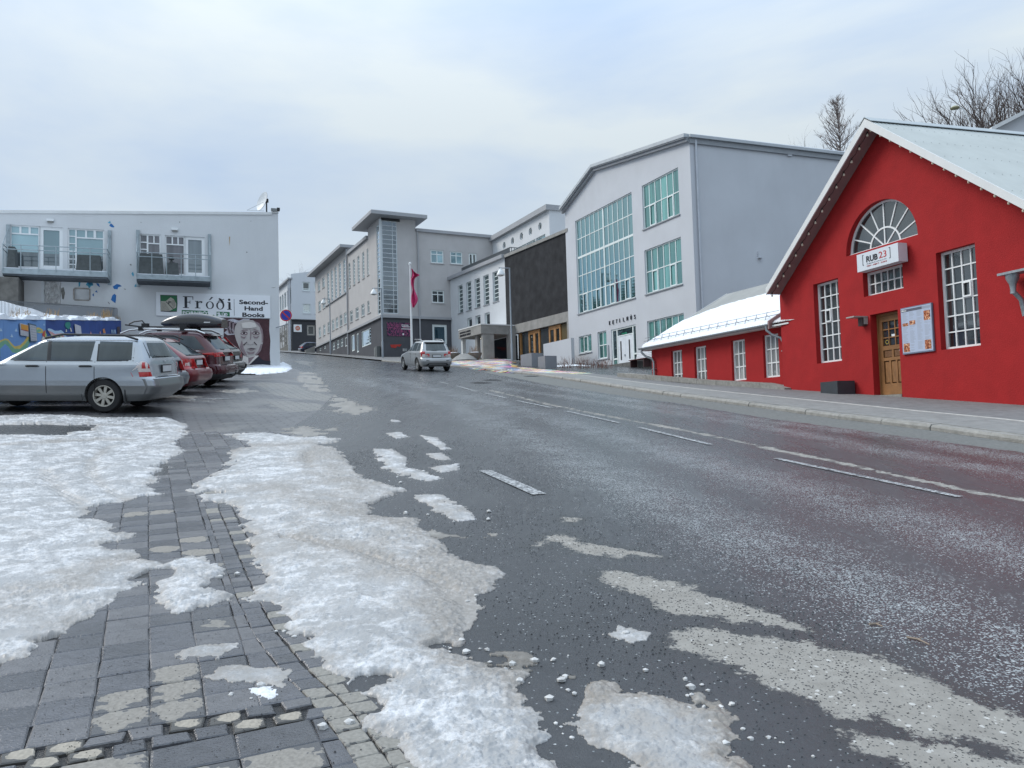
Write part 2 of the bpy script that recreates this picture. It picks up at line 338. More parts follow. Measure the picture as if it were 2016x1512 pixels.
SLUSH = dict(
 a=[(590, 730), (620, 733), (645, 760), (650, 772), (620, 772), (597, 762), (580, 745)],
 b=[(655, 776), (700, 790), (745, 806), (700, 818), (641, 806), (650, 790)],
 c=[(560, 845), (600, 838), (640, 846), (665, 838), (668, 850), (640, 857), (600, 861), (570, 855)],
 d=[(831, 1045), (880, 1050), (965, 1052), (922, 1065), (870, 1060), (840, 1055)],
 e=[(938, 1255), (990, 1270), (1060, 1297), (1148, 1338), (1140, 1346), (1060, 1318), (985, 1292), (935, 1266)],
 f=[(415, 770), (480, 764), (520, 770), (470, 776)], g=[(210, 770), (270, 774), (420, 783), (410, 790), (300, 789), (220, 785)],
 h=[(970, 1300), (1010, 1296), (1060, 1318), (1063, 1335), (1030, 1340), (1000, 1326)],
 k=[(560, 700), (600, 705), (625, 716), (610, 722), (578, 712)])
DRY = [
 [(1180, 1135), (1200, 1122), (1254, 1131), (1361, 1155), (1404, 1176), (1469, 1189), (1544, 1216), (1597, 1242), (1549, 1237), (1458, 1226), (1393, 1210), (1329, 1208), (1264, 1178), (1216, 1157)],
 [(1313, 1243), (1377, 1237), (1501, 1253), (1630, 1275), (1737, 1296), (1845, 1339), (1952, 1393), (2016, 1420), (2300, 1540), (2300, 1640), (2016, 1495), (1900, 1455), (1845, 1452), (1737, 1425), (1657, 1414), (1576, 1377), (1501, 1339), (1458, 1312), (1388, 1296), (1329, 1275)],
 [(1651, 1436), (1737, 1452), (1898, 1479), (2016, 1510), (2200, 1600), (1850, 1600), (1791, 1512), (1710, 1479)],
 [(1062, 1053), (1116, 1053), (1143, 1063), (1191, 1074), (1245, 1092), (1223, 1100), (1137, 1086), (1100, 1071)],
 [(1050, 1066), (1078, 1066), (1080, 1074), (1056, 1075)], [(1110, 1018), (1138, 1020), (1130, 1030), (1112, 1028)],
 [(1190, 1076), (1260, 1085), (1300, 1096), (1290, 1100), (1230, 1090)],
 [(1350, 1195), (1400, 1192), (1560, 1222), (1590, 1240), (1540, 1232), (1450, 1215)]]
SEAM = gpoly([(969, 769), (1080, 796), (1200, 820), (1320, 842), (1450, 868), (1550, 890), (1650, 910), (1741, 930), (1831, 949), (1922, 970), (2016, 984), (2300, 1036)])
KERBPX = [(2400, 930), (2016, 874), (1831, 847), (1650, 825), (1500, 804), (1320, 780), (1202, 762), (1134, 751), (1061, 740), (975, 731), (930, 726), (887, 722)]
KERB = gpoly(KERBPX); far = [(-10., 60.), (-21., 86.), (-34., 112.), (-50., 140.)]
KERB = np.vstack([KERB, np.array(far)])
GUT = gpoly([(2400, 950), (2016, 891), (1831, 867), (1650, 842), (1500, 822), (1320, 792), (1248, 783), (1157, 769), (1065, 755), (997, 741), (940, 731), (975, 731), (1061, 740), (1134, 751), (1202, 762), (1320, 780), (1500, 804), (1650, 825), (1831, 847), (2016, 874), (2400, 930)])
# lot paving (setts and slabs) seen between the snow
PAVEPX = [(-700, 1700), (-700, 840), (0, 800), (300, 790), (380, 730), (470, 736), (575, 724), (598, 735), (655, 778), (625, 810), (560, 850), (540, 905), (500, 990), (500, 1060), (560, 1180), (640, 1290), (720, 1400), (830, 1520), (900, 1700)]
PAVE = gpoly(PAVEPX)
PD = Vector((-.418, .908)); PB = Vector((.908, .418))       # paving frame: away, across
def pab(x, y): return -.418*x+.908*y, .908*x+.418*y
# wheel tracks: lines parallel to the road through these pixels
def trackline(pts): return gpoly(pts)
TR = [trackline([(700, 745), (900, 800), (1060, 870), (1300, 985), (1600, 1110), (2016, 1290), (2400, 1450)]),
      trackline([(760, 745), (1000, 800), (1180, 850), (1450, 930), (1700, 1000), (2016, 1090), (2400, 1200)]),
      trackline([(1000, 765), (1250, 800), (1500, 838), (1700, 880), (2016, 935), (2400, 1000)]),
      trackline([(1000, 748), (1250, 790), (1500, 828), (1750, 858), (2016, 905), (2400, 965)])]
# ================================================================ ground sheet
def fan(rows, cols):
    Z, X = np.meshgrid(rows, cols, indexing='ij'); return X*Z, Z
def sheet(name, x, y, z, mats, faces_mask=None, attrs=None, **kw):
    n, m = x.shape; idx = np.arange(n*m).reshape(n, m)
    q = np.stack([idx[:-1, :-1], idx[:-1, 1:], idx[1:, 1:], idx[1:, :-1]], -1).reshape(-1, 4)
    if faces_mask is not None: q = q[faces_mask.reshape(-1)]
    used = np.unique(q); rm = np.full(n*m, -1); rm[used] = np.arange(len(used)); q = rm[q]
    co = np.stack([x.ravel()[used], y.ravel()[used], z.ravel()[used]], -1).astype(np.float32)
    me = bpy.data.meshes.new(name); me.vertices.add(len(co)); me.vertices.foreach_set('co', co.ravel())
    me.loops.add(q.size); me.loops.foreach_set('vertex_index', q.ravel().astype(np.int32))
    me.polygons.add(len(q)); me.polygons.foreach_set('loop_start', np.arange(0, q.size, 4, dtype=np.int32)); me.polygons.foreach_set('loop_total', np.full(len(q), 4, np.int32))
    me.polygons.foreach_set('use_smooth', np.ones(len(q), bool)); me.update(calc_edges=True); me.validate()
    for k, a in (attrs or {}).items():
        at = me.attributes.new(k, 'FLOAT', 'POINT'); at.data.foreach_set('value', a.ravel()[used].astype(np.float32))
    for mm in mats: me.materials.append(mm)
    o = bpy.data.objects.new(name, me); COL.objects.link(o); return tag(o, **kw)
ys = np.arange(1640, 700, -2.4); rows = 1.55/(.106+(ys-836)/1560.); rows = rows[(rows > 0) & (rows < 110)]
rows = np.concatenate([np.arange(1.2, rows[0], .25), rows, np.geomspace(rows[-1]*1.03, 420, 40)])
c0 = np.arange(-.70, .70, .0016); side = np.geomspace(.705, 9, 40); cols = np.concatenate([-side[::-1], c0, side])
GX, GY = fan(rows, cols)
def masks(x, y):
    A = {}
    d = np.full(x.shape, -1.)
    for p in DRY: d = np.maximum(d, sdf(gpoly(p), x, y, .35))
    sd = .055+.07*(vnoise(x*2.2, y*2.2, 3)-.3) - pathd(SEAM, x, y, .6); d = np.maximum(d, np.maximum(sd, -.35))
    A['dry'] = d; A['gut'] = sdf(GUT, x, y, .4)
    t = np.zeros(x.shape)
    for i, p in enumerate(TR): t = np.maximum(t, np.exp(-(pathd(p, x, y, 2.)/(.52 if i < 2 else .36))**2))
    A['pdry'] = np.maximum(sdf(gpoly([(500, 760), (505, 752), (580, 757), (600, 766), (655, 780), (650, 790), (590, 786), (540, 777)]), x, y, .6), sdf(gpoly([(520, 790), (560, 789), (640, 796), (632, 808), (570, 811), (540, 801)]), x, y, .6)); A['track'] = t; A['pave'] = np.clip(sdf(PAVE, x, y, 1.), -1, 1)
    return A
At = masks(GX, GY); inpave = At['pave'] > 0
near = inpave & (GY < 14)
GZ = G(GX, GY) - .012*sstep(0, .04, At['pave'])*(GY < 13.5) + .006*(fbm(GX*1.3, GY*1.3, 3, 9)-.5)
def ground_mat():
    m = bpy.data.materials.new('wet_asphalt'); m.use_nodes = True; t = m.node_tree; b = t.nodes['Principled BSDF']; L = t.links.new
    def A(n): a = node(t, 'ShaderNodeAttribute'); a.attribute_name = n; return a.outputs['Fac']
    def M(op, a, b_=None, clamp=False):
        k = node(t, 'ShaderNodeMath', operation=op); k.use_clamp = clamp
        for i, v in enumerate((a, b_)):
            if v is None: continue
            if isinstance(v, (int, float)): k.inputs[i].default_value = v
            else: L(v, k.inputs[i])
        return k.outputs[0]
    def NO(s, d=4, r=.6, sc=None):
        n = node(t, 'ShaderNodeTexNoise'); n.inputs['Scale'].default_value = s; n.inputs['Detail'].default_value = d; n.inputs['Roughness'].default_value = r
        L((sc or pos), n.inputs['Vector']); return n.outputs['Fac']
    def R(v, a, c, lo=0., hi=1.):
        k = node(t, 'ShaderNodeMapRange'); k.inputs['From Min'].default_value = a; k.inputs['From Max'].default_value = c; k.inputs['To Min'].default_value = lo; k.inputs['To Max'].default_value = hi; L(v, k.inputs['Value']); return k.outputs[0]
    def MX(f, a, c):
        k = node(t, 'ShaderNodeMix', data_type='RGBA')
        if isinstance(f, float): k.inputs['Factor'].default_value = f
        else: L(f, k.inputs['Factor'])
        for s, v in (('A', a), ('B', c)):
            if isinstance(v, tuple): k.inputs[s].default_value = (*v, 1)
            else: L(v, k.inputs[s])
        return k.outputs['Result']
    tcx = node(t, 'ShaderNodeTexCoord'); pos = tcx.outputs['Object']
    rot = node(t, 'ShaderNodeMapping'); rot.inputs['Rotation'].default_value = (0, 0, math.radians(-16)); rot.inputs['Scale'].default_value = (1, .12, 1); L(pos, rot.inputs[0])
    # aggregate
    vo = node(t, 'ShaderNodeTexVoronoi'); vo.inputs['Scale'].default_value = 120; L(pos, vo.inputs['Vector'])
    vc = node(t, 'ShaderNodeSeparateColor'); L(vo.outputs['Color'], vc.inputs[0])
    vo2 = node(t, 'ShaderNodeTexVoronoi'); vo2.inputs['Scale'].default_value = 60; L(pos, vo2.inputs['Vector']); vc2 = node(t, 'ShaderNodeSeparateColor'); L(vo2.outputs['Color'], vc2.inputs[0])
    tr = M('MULTIPLY', A('track'), R(NO(2.2, 4), .22, .60))
    streak = R(NO(3.5, 5, .6, rot.outputs[0]), .3, .7)
    big = NO(.5, 5)
    base = MX(R(big, .3, .7), (.032, .034, .038), (.060, .063, .068))
    base = MX(R(NO(14, 6), .3, .7), MX(.45, base, (.022, .024, .026)), base)
    # pale stones: rare off the tracks, dense in them
    thr = R(tr, 0, 1, .990, .64)
    st = M('GREATER_THAN', vc.outputs[0], thr); st2 = M('MULTIPLY', M('GREATER_THAN', vc2.outputs[1], R(tr, 0, 1, 1.01, .88)), M('LESS_THAN', vo2.outputs['Distance'], .30))
    stone = M('MAXIMUM', st, st2)
    stc = MX(vc.outputs[2], (.16, .18, .19), (.44, .46, .46))
    c = MX(stone, base, stc)
    # dry patches
    dn = M('ADD', A('dry'), M('ADD', M('MULTIPLY', M('SUBTRACT', NO(5, 9, .8), .5), .55), M('MULTIPLY', M('SUBTRACT', NO(30, 3), .5), .10)))
    dry = R(dn, -.008, .022); damp = R(dn, -.16, .0)
    dcol = MX(R(NO(9, 6), .3, .7), (.235, .222, .198), (.315, .300, .270)); dcol = MX(M('GREATER_THAN', vc.outputs[1], .93), dcol, (.06, .06, .058)); dcol = MX(M('GREATER_THAN', vc2.outputs[2], .985), dcol, (.50, .49, .46))
    c = MX(M('MULTIPLY', damp, .55), c, (.022, .024, .022)); c = MX(dry, c, dcol)
    gm = R(M('ADD', A('gut'), M('MULTIPLY', M('SUBTRACT', NO(4, 7), .5), .25)), -.02, .06)
    gcol = MX(R(NO(16, 7), .3, .7), (.10, .104, .098), (.18, .182, .17)); c = MX(gm, c, gcol)
    # paving sand and far slabs
    pv = M('GREATER_THAN', A('pave'), 0.0)
    br = node(t, 'ShaderNodeTexBrick'); br.inputs['Scale'].default_value = 1; br.inputs['Brick Width'].default_value = .42; br.inputs['Row Height'].default_value = .205; br.inputs['Mortar Size'].default_value = .018; br.offset = 0.5
    r3 = node(t, 'ShaderNodeMapping'); r3.inputs['Rotation'].default_value = (0, 0, math.radians(-24.7)); L(pos, r3.inputs[0]); L(r3.outputs[0], br.inputs['Vector'])
    br.inputs['Color1'].default_value = (.075, .075, .08, 1); br.inputs['Color2'].default_value = (.11, .108, .112, 1); br.inputs['Mortar'].default_value = (.015, .015, .016, 1)
    sy = node(t, 'ShaderNodeSeparateXYZ'); L(pos, sy.inputs[0]); farm = M('GREATER_THAN', sy.outputs['Y'], 13.45)
    wd = R(NO(.55, 5), .52, .60); wf0 = MX(M('MULTIPLY', wd, .6), br.outputs['Color'], (.17, .165, .155)); pdm = R(M('ADD', A('pdry'), M('MULTIPLY', M('SUBTRACT', NO(2.5, 6), .5), .5)), -.02, .05); dcl = MX(M('GREATER_THAN', br.outputs['Fac'], .5), MX(R(NO(3, 5), .3, .7), (.15, .145, .13), (.22, .21, .19)), (.03, .03, .03)); wetfar = MX(pdm, wf0, dcl)
    pc = MX(farm, (.016, .016, .017), wetfar); c = MX(pv, c, pc)
    L(c, b.inputs['Base Color'])
    rough = M('SUBTRACT', R(streak, 0, 1, .19, .36), M('MULTIPLY', A('track'), .10))
    rough = M('MAXIMUM', rough, M('MULTIPLY', stone, .5)); nd = M('MAXIMUM', dry, gm)
    rough = M('MAXIMUM', rough, M('MULTIPLY', nd, .9)); rough = M('MAXIMUM', rough, M('MULTIPLY', M('MULTIPLY', pv, farm), .30))
    L(rough, b.inputs['Roughness']); b.inputs['Specular IOR Level'].default_value = .55
    bp = node(t, 'ShaderNodeBump'); bp.inputs['Distance'].default_value = .010
    hh = M('ADD', M('ADD', M('MULTIPLY', NO(48, 6, .75), 1.0), M('MULTIPLY', NO(130, 3), .35)), M('MULTIPLY', stone, .35)); L(hh, bp.inputs['Height'])
    L(R(nd, 0, 1, .62, .7), bp.inputs['Strength']); L(bp.outputs[0], b.inputs['Normal'])
    return m
GM = ground_mat()
sheet('road', GX, GY, GZ, [GM], attrs=At, kind='structure')
bx, by = np.meshgrid(np.linspace(-90, 90, 60), np.linspace(-60, 1.2, 40), indexing='ij')
# ground behind and beside the viewpoint (edge meets the road sheet)
ab = masks(bx, by); sheet('ground', bx, by, G(bx, by), [GM], attrs=ab, kind='structure')
# ================================================================ pavement on the right of the road
def resample(P, step):
    P = [Vector(p) for p in P]; out_ = [P[0]]
    for a, b_ in zip(P, P[1:]):
        n = max(1, int((b_-a).length/step))
        for i in range(1, n+1): out_.append(a.lerp(b_, i/n))
    return out_
KP = resample([tuple(p) for p in KERB], 1.0); KH = .095
def kn(i):
    a = KP[max(i-3, 0)]; b_ = KP[min(i+3, len(KP)-1)]; d = (b_-a).normalized(); return Vector((d.y, -d.x))   # towards the houses
def sidez(x, y, d):
    return G(x, y)+KH+np.clip(.02*(22-y), -.14, .12)*np.clip(d/5, 0, 1)*(x > 0)
dist = np.concatenate([[.14], np.linspace(.5, 9, 14), np.linspace(11, 45, 10)])
sx = np.array([[KP[i].x+kn(i).x*d for d in dist] for i in range(len(KP))]); sy_ = np.array([[KP[i].y+kn(i).y*d for d in dist] for i in range(len(KP))])
sz = sidez(sx, sy_, dist[None, :]); PLZ = gpoly([(888, 712), (917, 709), (949, 709), (970, 705), (1001, 704), (1020, 713), (1054, 719), (1100, 722), (1168, 729), (1184, 731), (1088, 736), (1061, 733), (997, 730), (928, 722), (888, 717)], .1)
def side_mat():
    m = mat('pavement_asphalt', (.175, .175, .172), .8, .18, 5, bump=.5, bscale=90, stain=.35, stcol=(.10, .10, .10), stz=4); return m
sheet('pavement', sx, sy_, sz, [side_mat()], kind='structure')
def zs(x, y):      # height of the pavement at a point
    q = min(range(len(KP)), key=lambda i: (KP[i]-Vector((x, y))).length); d = (Vector((x, y))-KP[q]).dot(kn(q))
    return float(sidez(x, y, d)) if d > .1 else g(x, y)
# pavement slab strip between kerb and the pale joint line, cut into slabs
M_SLAB = mat('concrete_slab', (.22, .22, .21), .8, .14, 6, bump=.4, bscale=70, stain=.3, stcol=(.13, .13, .12), stz=4)
M_KERB = mat('kerb_concrete', (.27, .262, .24), .85, .2, 9, bump=.8, bscale=40, stain=.5, stcol=(.16, .15, .13), stz=4)
kerb = thing('kerb', (KP[0].x, KP[0].y, 0), None, None); kerb['kind'] = 'structure'
KQ = resample([tuple(p) for p in KERB[:13]], .5); cum = 0; i = 0
def kq_n(i): a = KQ[max(i-4, 0)]; b_ = KQ[min(i+4, len(KQ)-1)]; d = (b_-a).normalized(); return Vector((d.y, -d.x))
def kstone(i0, i1, parent, name, d0, d1, h, m, base=-.1, gap=.008, bev=.03, jit=.0):
    a, b_ = KQ[i0], KQ[i1]; t = (b_-a).normalized(); a = a+t*gap; b_ = b_-t*gap; na, nb = kq_n(i0), kq_n(i1); mb = MB()
    j = random.uniform(-jit, jit); prof = [(d0, base), (d0-j, h-bev), (d0+bev*.8-j, h+j*.5), (d1, h+j*.5), (d1, base)]
    vs = []
    for P_, n_ in ((a, na), (b_, nb)):
        for d, z in prof:
            q = P_+n_*d; vs.append((q.x, q.y, float(G(q.x, q.y))+z+(np.clip(.02*(22-q.y), -.14, .12)*max(0, d)/5 if q.x > 0 else 0)))
    k = len(prof); mb.add(vs, [tuple(range(k)), tuple(range(2*k-1, k-1, -1))]+[(q, k+q, k+(q+1) % k, (q+1) % k) for q in range(k)])
    mb.obj(name, m, parent)
i = 0
while i < len(KQ)-3:
    step = 2
    kstone(i, i+step, kerb, 'kerb_stone', 0, .22, KH+.006, M_KERB, jit=.014, bev=.045); i += step
slabs = thing('pavement_slabs', (KP[0].x, KP[0].y, 0), None, None); slabs['kind'] = 'structure'
i = 0
while i < len(KQ)-4 and KQ[i].y < 36:
    kstone(i, i+4, slabs, 'paving_slab', .24, 1.62, KH+.012, M_SLAB, bev=.004, gap=.006)
    kstone(i, i+4, slabs, 'joint_strip', 1.65, 1.74, KH+.016, mat('pale_joint', (.42, .41, .38), .8, .2, 8), bev=.002, gap=.003); i += 4
# painted forecourt: each painted rectangle its own pastel block of colour
pal = [(.62, .16, .16), (.70, .66, .34), (.20, .34, .56), (.72, .74, .72), (.66, .33, .10), (.16, .45, .45), (.62, .18, .45), (.74, .58, .22), (.14, .18, .28), (.72, .72, .74)]
pm = [mat('pavement_paint_%d' % i, c, .8, .2, 6) for i, c in enumerate(pal)]
pd = MB(); dd = Vector((-.25, .968)); dn_ = Vector((.968, .25)); cen = Vector((PLZ[:, 0].mean(), PLZ[:, 1].mean()))
for i in range(-60, 60):
    for j in range(-60, 60):
        a0 = i*.62+(.3 if j % 2 else 0); b0 = j*.30; q = cen+dn_*a0+dd*b0
        if sdf(PLZ, np.array([q.x+.3]), np.array([q.y+.1]), .5)[0] < -.05 or random.random() < .08: continue
        c4 = [q, q+dn_*.6, q+dn_*.6+dd*.28, q+dd*.28]; z4 = [(p.x, p.y, zs(p.x, p.y)+.006) for p in c4]
        pd.add(z4, [(0, 1, 2, 3)], random.randrange(len(pm)))
pd.obj('painted_forecourt', pm, None, kind='structure')
# ================================================================ lane markings
M_LINE = drypaint = None
def wornpaint():
    m = mat('road_paint_worn', (.42, .43, .43), .6, .15, 20); t = m.node_tree; b = t.nodes['Principled BSDF']; src = b.inputs['Base Color'].links[0].from_socket; tcx = node(t, 'ShaderNodeTexCoord'); no = node(t, 'ShaderNodeTexNoise'); no.inputs['Scale'].default_value = 24; no.inputs['Detail'].default_value = 9; no.inputs['Roughness'].default_value = .8; t.links.new(tcx.outputs['Object'], no.inputs[0])
    r = node(t, 'ShaderNodeMapRange'); r.inputs['From Min'].default_value = .47; r.inputs['From Max'].default_value = .53; t.links.new(no.outputs['Fac'], r.inputs[0]); q = node(t, 'ShaderNodeMix', data_type='RGBA'); t.links.new(r.outputs[0], q.inputs['Factor']); q.inputs['A'].default_value = (.06, .063, .068, 1); t.links.new(src, q.inputs['B']); t.links.new(q.outputs['Result'], b.inputs['Base Color']); return m
M_LINE = wornpaint()
def dash(a, b_, w=.10, name='lane_marking'):
    A_, B_ = onground(*a), onground(*b_); A_.z = B_.z = 0; d = (B_-A_).normalized(); n = Vector((-d.y, d.x, 0))*w/2; L_ = (B_-A_).length; k = max(1, int(L_/.3)); mb = MB()
    for i in range(k):
        p, q = A_+(B_-A_)*(i/k), A_+(B_-A_)*((i+1)/k)
        mb.quad(*[(v.x, v.y, g(v.x, v.y)+.007) for v in (p-n, q-n, q+n, p+n)])
    o = mb.obj(name, M_LINE, None, kind='structure')
for a, b_ in (((865, 752), (883, 756)), ((899, 760), (938, 771)), ((954, 774), (997, 784)), ((1017, 789), (1086, 803)), ((1116, 810), (1220, 833)), ((1259, 842), (1400, 876)), ((1528, 903), (1890, 979))): dash(a, b_)
dash((955, 927), (1062, 974), .15); 
for a, b_ in (((270, 792), (455, 785)), ((300, 767), (400, 762)), ((440, 742), (520, 738))): dash(a, b_, .1, 'parking_line')
# ================================================================ paving stones, one by one
M_STONE = [mat('wet_paving_%d' % i, c, r, .22, 14, bump=.35, bscale=80, spec=.6, stain=.35, stcol=(.09, .088, .08), stz=4) for i, (c, r) in enumerate((((.085, .086, .094), .24), ((.11, .108, .112), .30), ((.065, .066, .072), .20)))]
def drystone(name, wet, dryc, thr):
    m = bpy.data.materials.new(name); m.use_nodes = True; t = m.node_tree; b = t.nodes['Principled BSDF']; L = t.links.new
    tcx = node(t, 'ShaderNodeTexCoord'); ge = tcx.outputs['Generated']; s = node(t, 'ShaderNodeVectorMath', operation='SUBTRACT'); s.inputs[1].default_value = (.5, .5, 0); L(ge, s.inputs[0])
    mu = node(t, 'ShaderNodeVectorMath', operation='MULTIPLY'); mu.inputs[1].default_value = (1, 1, 0); L(s.outputs[0], mu.inputs[0]); ln = node(t, 'ShaderNodeVectorMath', operation='LENGTH'); L(mu.outputs[0], ln.inputs[0])
    no = node(t, 'ShaderNodeTexNoise'); no.inputs['Scale'].default_value = 14; no.inputs['Detail'].default_value = 8; L(tcx.outputs['Object'], no.inputs['Vector'])
    ma = node(t, 'ShaderNodeMath', operation='MULTIPLY_ADD'); ma.inputs[1].default_value = 1.05; L(no.outputs['Fac'], ma.inputs[0]); L(ln.outputs['Value'], ma.inputs[2])
    mr_ = node(t, 'ShaderNodeMapRange'); mr_.inputs['From Min'].default_value = thr; mr_.inputs['From Max'].default_value = thr-.02; L(ma.outputs[0], mr_.inputs['Value'])
    n2 = node(t, 'ShaderNodeTexNoise'); n2.inputs['Scale'].default_value = 60; n2.inputs['Detail'].default_value = 5; L(tcx.outputs['Object'], n2.inputs['Vector'])
    rr = node(t, 'ShaderNodeValToRGB'); rr.color_ramp.elements[0].position = .3; rr.color_ramp.elements[1].position = .7; rr.color_ramp.elements[0].color = (*(Vector(dryc)*.8), 1); rr.color_ramp.elements[1].color = (*(Vector(dryc)*1.15), 1); L(n2.outputs['Fac'], rr.inputs[0])
    mm = node(t, 'ShaderNodeMix', data_type='RGBA'); L(mr_.outputs[0], mm.inputs['Factor']); mm.inputs['A'].default_value = (*wet, 1); L(rr.outputs[0], mm.inputs['B']); L(mm.outputs['Result'], b.inputs['Base Color'])
    r2 = node(t, 'ShaderNodeMapRange'); r2.inputs['To Min'].default_value = .25; r2.inputs['To Max'].default_value = .9; L(mr_.outputs[0], r2.inputs['Value']); L(r2.outputs[0], b.inputs['Roughness'])
    bp = node(t, 'ShaderNodeBump'); bp.inputs['Strength'].default_value = .4; bp.inputs['Distance'].default_value = .01; L(n2.outputs['Fac'], bp.inputs['Height']); L(bp.outputs[0], b.inputs['Normal'])
    return m
M_DRYS = drystone('half_dry_paving', (.070, .070, .073), (.24, .225, .20), .92); M_SETT = drystone('granite_sett', (.06, .056, .05), (.33, .30, .25), .84); M_DRYS2 = drystone('dried_paving_patch', (.070, .070, .073), (.22, .21, .19), .72)
M_PALE = drystone('pale_small_paver', (.06, .058, .055), (.24, .23, .205), 1.02)
BORD = gpoly([(700, 785), (640, 808), (560, 850), (450, 908), (398, 958), (406, 1007), (462, 1168), (500, 1249), (560, 1328), (623, 1390), (673, 1458), (705, 1512), (770, 1620)])
bo = sorted([pab(*p) for p in BORD]); bordb = pline(bo)   # b = f(a) at the left edge of the border
setta0 = pab(*tuple(onground(182, 1497))[:2])[0]; setta1 = setta0+.20
SP = [(k, gpoly(v)) for k, v in SNOW.items() if k in ('lot', 'strip', 'pc', 'ph')]
def covered(x, y, m=.12): return any(sdf(P, np.array([x]), np.array([y]), .5)[0] > m for _, P in SP)
dryspots = [Vector(tuple(onground(*p))[:2]) for p in ((205, 1388), (300, 1345), (300, 1383), (312, 1412), (215, 1422), (395, 1365), (400, 1400), (380, 1490), (250, 1012), (330, 1008), (460, 1012), (470, 1030), (360, 1070), (300, 1080), (400, 1090))]
dry2 = [Vector(tuple(onground(*p))[:2]) for p in ((95, 1320), (430, 1220), (395, 1225), (490, 1480), (450, 1110))]
paving = thing('paving', (-2, 4, 0), None, None); paving['kind'] = 'structure'
cand = []
def stone(corners, m, h=.0, k=1.0):
    cx = sum(c[0] for c in corners)/4; cy = sum(c[1] for c in corners)/4; x = -.418*cx+.908*cy; y = .908*cx+.418*cy   # back to world
    pts = [Vector((-.418*a+.908*b_, .908*a+.418*b_)) for a, b_ in corners]
    if covered(x, y): return
    cand.append((x*x+y*y, pts, Vector((x, y)), m, h))
aa = np.arange(setta1, setta1+12, .2); w_ = .215
for i, a in enumerate(aa):
    for j in range(-30, 20):
        b0 = j*w_; b1 = b0+w_; e0, e1 = bordb(a), bordb(a+.2)
        if b0 > max(e0, e1)-.03: continue
        q = [(a, b0), (a, min(b1, e0)), (a+.2, min(b1, e1)), (a+.2, b0)]; stone(q, None)
for i, a in enumerate(np.arange(setta0-1.0, setta0-.005, .2)):
    for j in range(-16, 16):
        b0 = j*.30; e0, e1 = bordb(a), bordb(a+.2)
        if b0 > max(e0, e1)-.03: continue
        q = [(a, b0), (a, min(b0+.3, e0)), (a+.195, min(b0+.3, e1)), (a+.195, b0)]; stone(q, 'big')
for rw in range(2):
    for j in range(-16, 14):
        b0 = j*.145+(.06 if rw else 0); a = setta0+rw*.1; jt = lambda: random.uniform(-.013, .013); e = bordb(a)
        if b0 > e-.05: continue
        stone([(a+.008+jt(), b0+.01+jt()), (a+.008+jt(), b0+.135+jt()), (a+.092+jt(), b0+.135+jt()), (a+.092+jt(), b0+.01+jt())], 'sett', .001)
for c_, (o0, wd_, st_) in enumerate(((0.0, .11, .11), (.115, .11, .11), (.235, .2, .2), (.44, .2, .2))):
    a = bo[0][0]
    while a < bo[-1][0]:
        e0, e1 = bordb(a)+o0, bordb(a+st_)+o0
        stone([(a, e0), (a, e0+wd_), (a+st_, e1+wd_), (a+st_, e1)], 'border' if c_ < 2 else None); a += st_
cand = [c for c in cand if c[2].y < 13.5 and c[2].y > 2.2 and -.75 < c[2].x/c[2].y < .3]
cand.sort(key=lambda c: c[0]); rest = MB()
for k, (d2, pts, ce, m, h) in enumerate(cand):
    up_ = random.uniform(-.003, .003)+h; top = []; bot = []
    for p in pts:
        v = p-ce; p = p+Vector((random.uniform(-.005, .005), random.uniform(-.005, .005))); v = p-ce; q = ce+v*(1-.007/max(v.length, .05)); top.append(q); bot.append(ce+v*(1-.002/max(v.length, .05)))
    V = [(p.x, p.y, g(p.x, p.y)-.03) for p in bot]+[(p.x, p.y, g(p.x, p.y)-.004+up_) for p in bot]+[((p.x*.96+ce.x*.04), (p.y*.96+ce.y*.04), g(p.x, p.y)+.001+up_) for p in top]
    Fc = [(0, 1, 5, 4), (1, 2, 6, 5), (2, 3, 7, 6), (3, 0, 4, 7), (4, 5, 9, 8), (5, 6, 10, 9), (6, 7, 11, 10), (7, 4, 8, 11), (8, 9, 10, 11)]
    if m == 'sett': mt = M_SETT if random.random() < .6 else random.choice(M_STONE)
    elif m == 'border': mt = M_PALE if (ce.y < 3.6 or random.random() < .12) else random.choice(M_STONE)
    elif m == 'big': mt = random.choice([M_DRYS, M_STONE[0], M_STONE[2]])
    else:
        mt = random.choice(M_STONE)
        if any((ce-s).length < .13 for s in dryspots): mt = M_DRYS
        elif any((ce-s).length < .13 for s in dry2): mt = M_DRYS2
    if k < 296:
        b_ = MB(); b_.add([Vector(v)-Vector((ce.x, ce.y, 0)) for v in V], Fc); o = b_.obj('paving_stone', mt, paving, world=False)
        o.location = Vector((ce.x, ce.y, 0))-paving.location
    else: rest.add(V, Fc, M_STONE.index(mt) if mt in M_STONE else 1)
rest.obj('paving_stones_beyond', M_STONE, paving, kind='stuff')
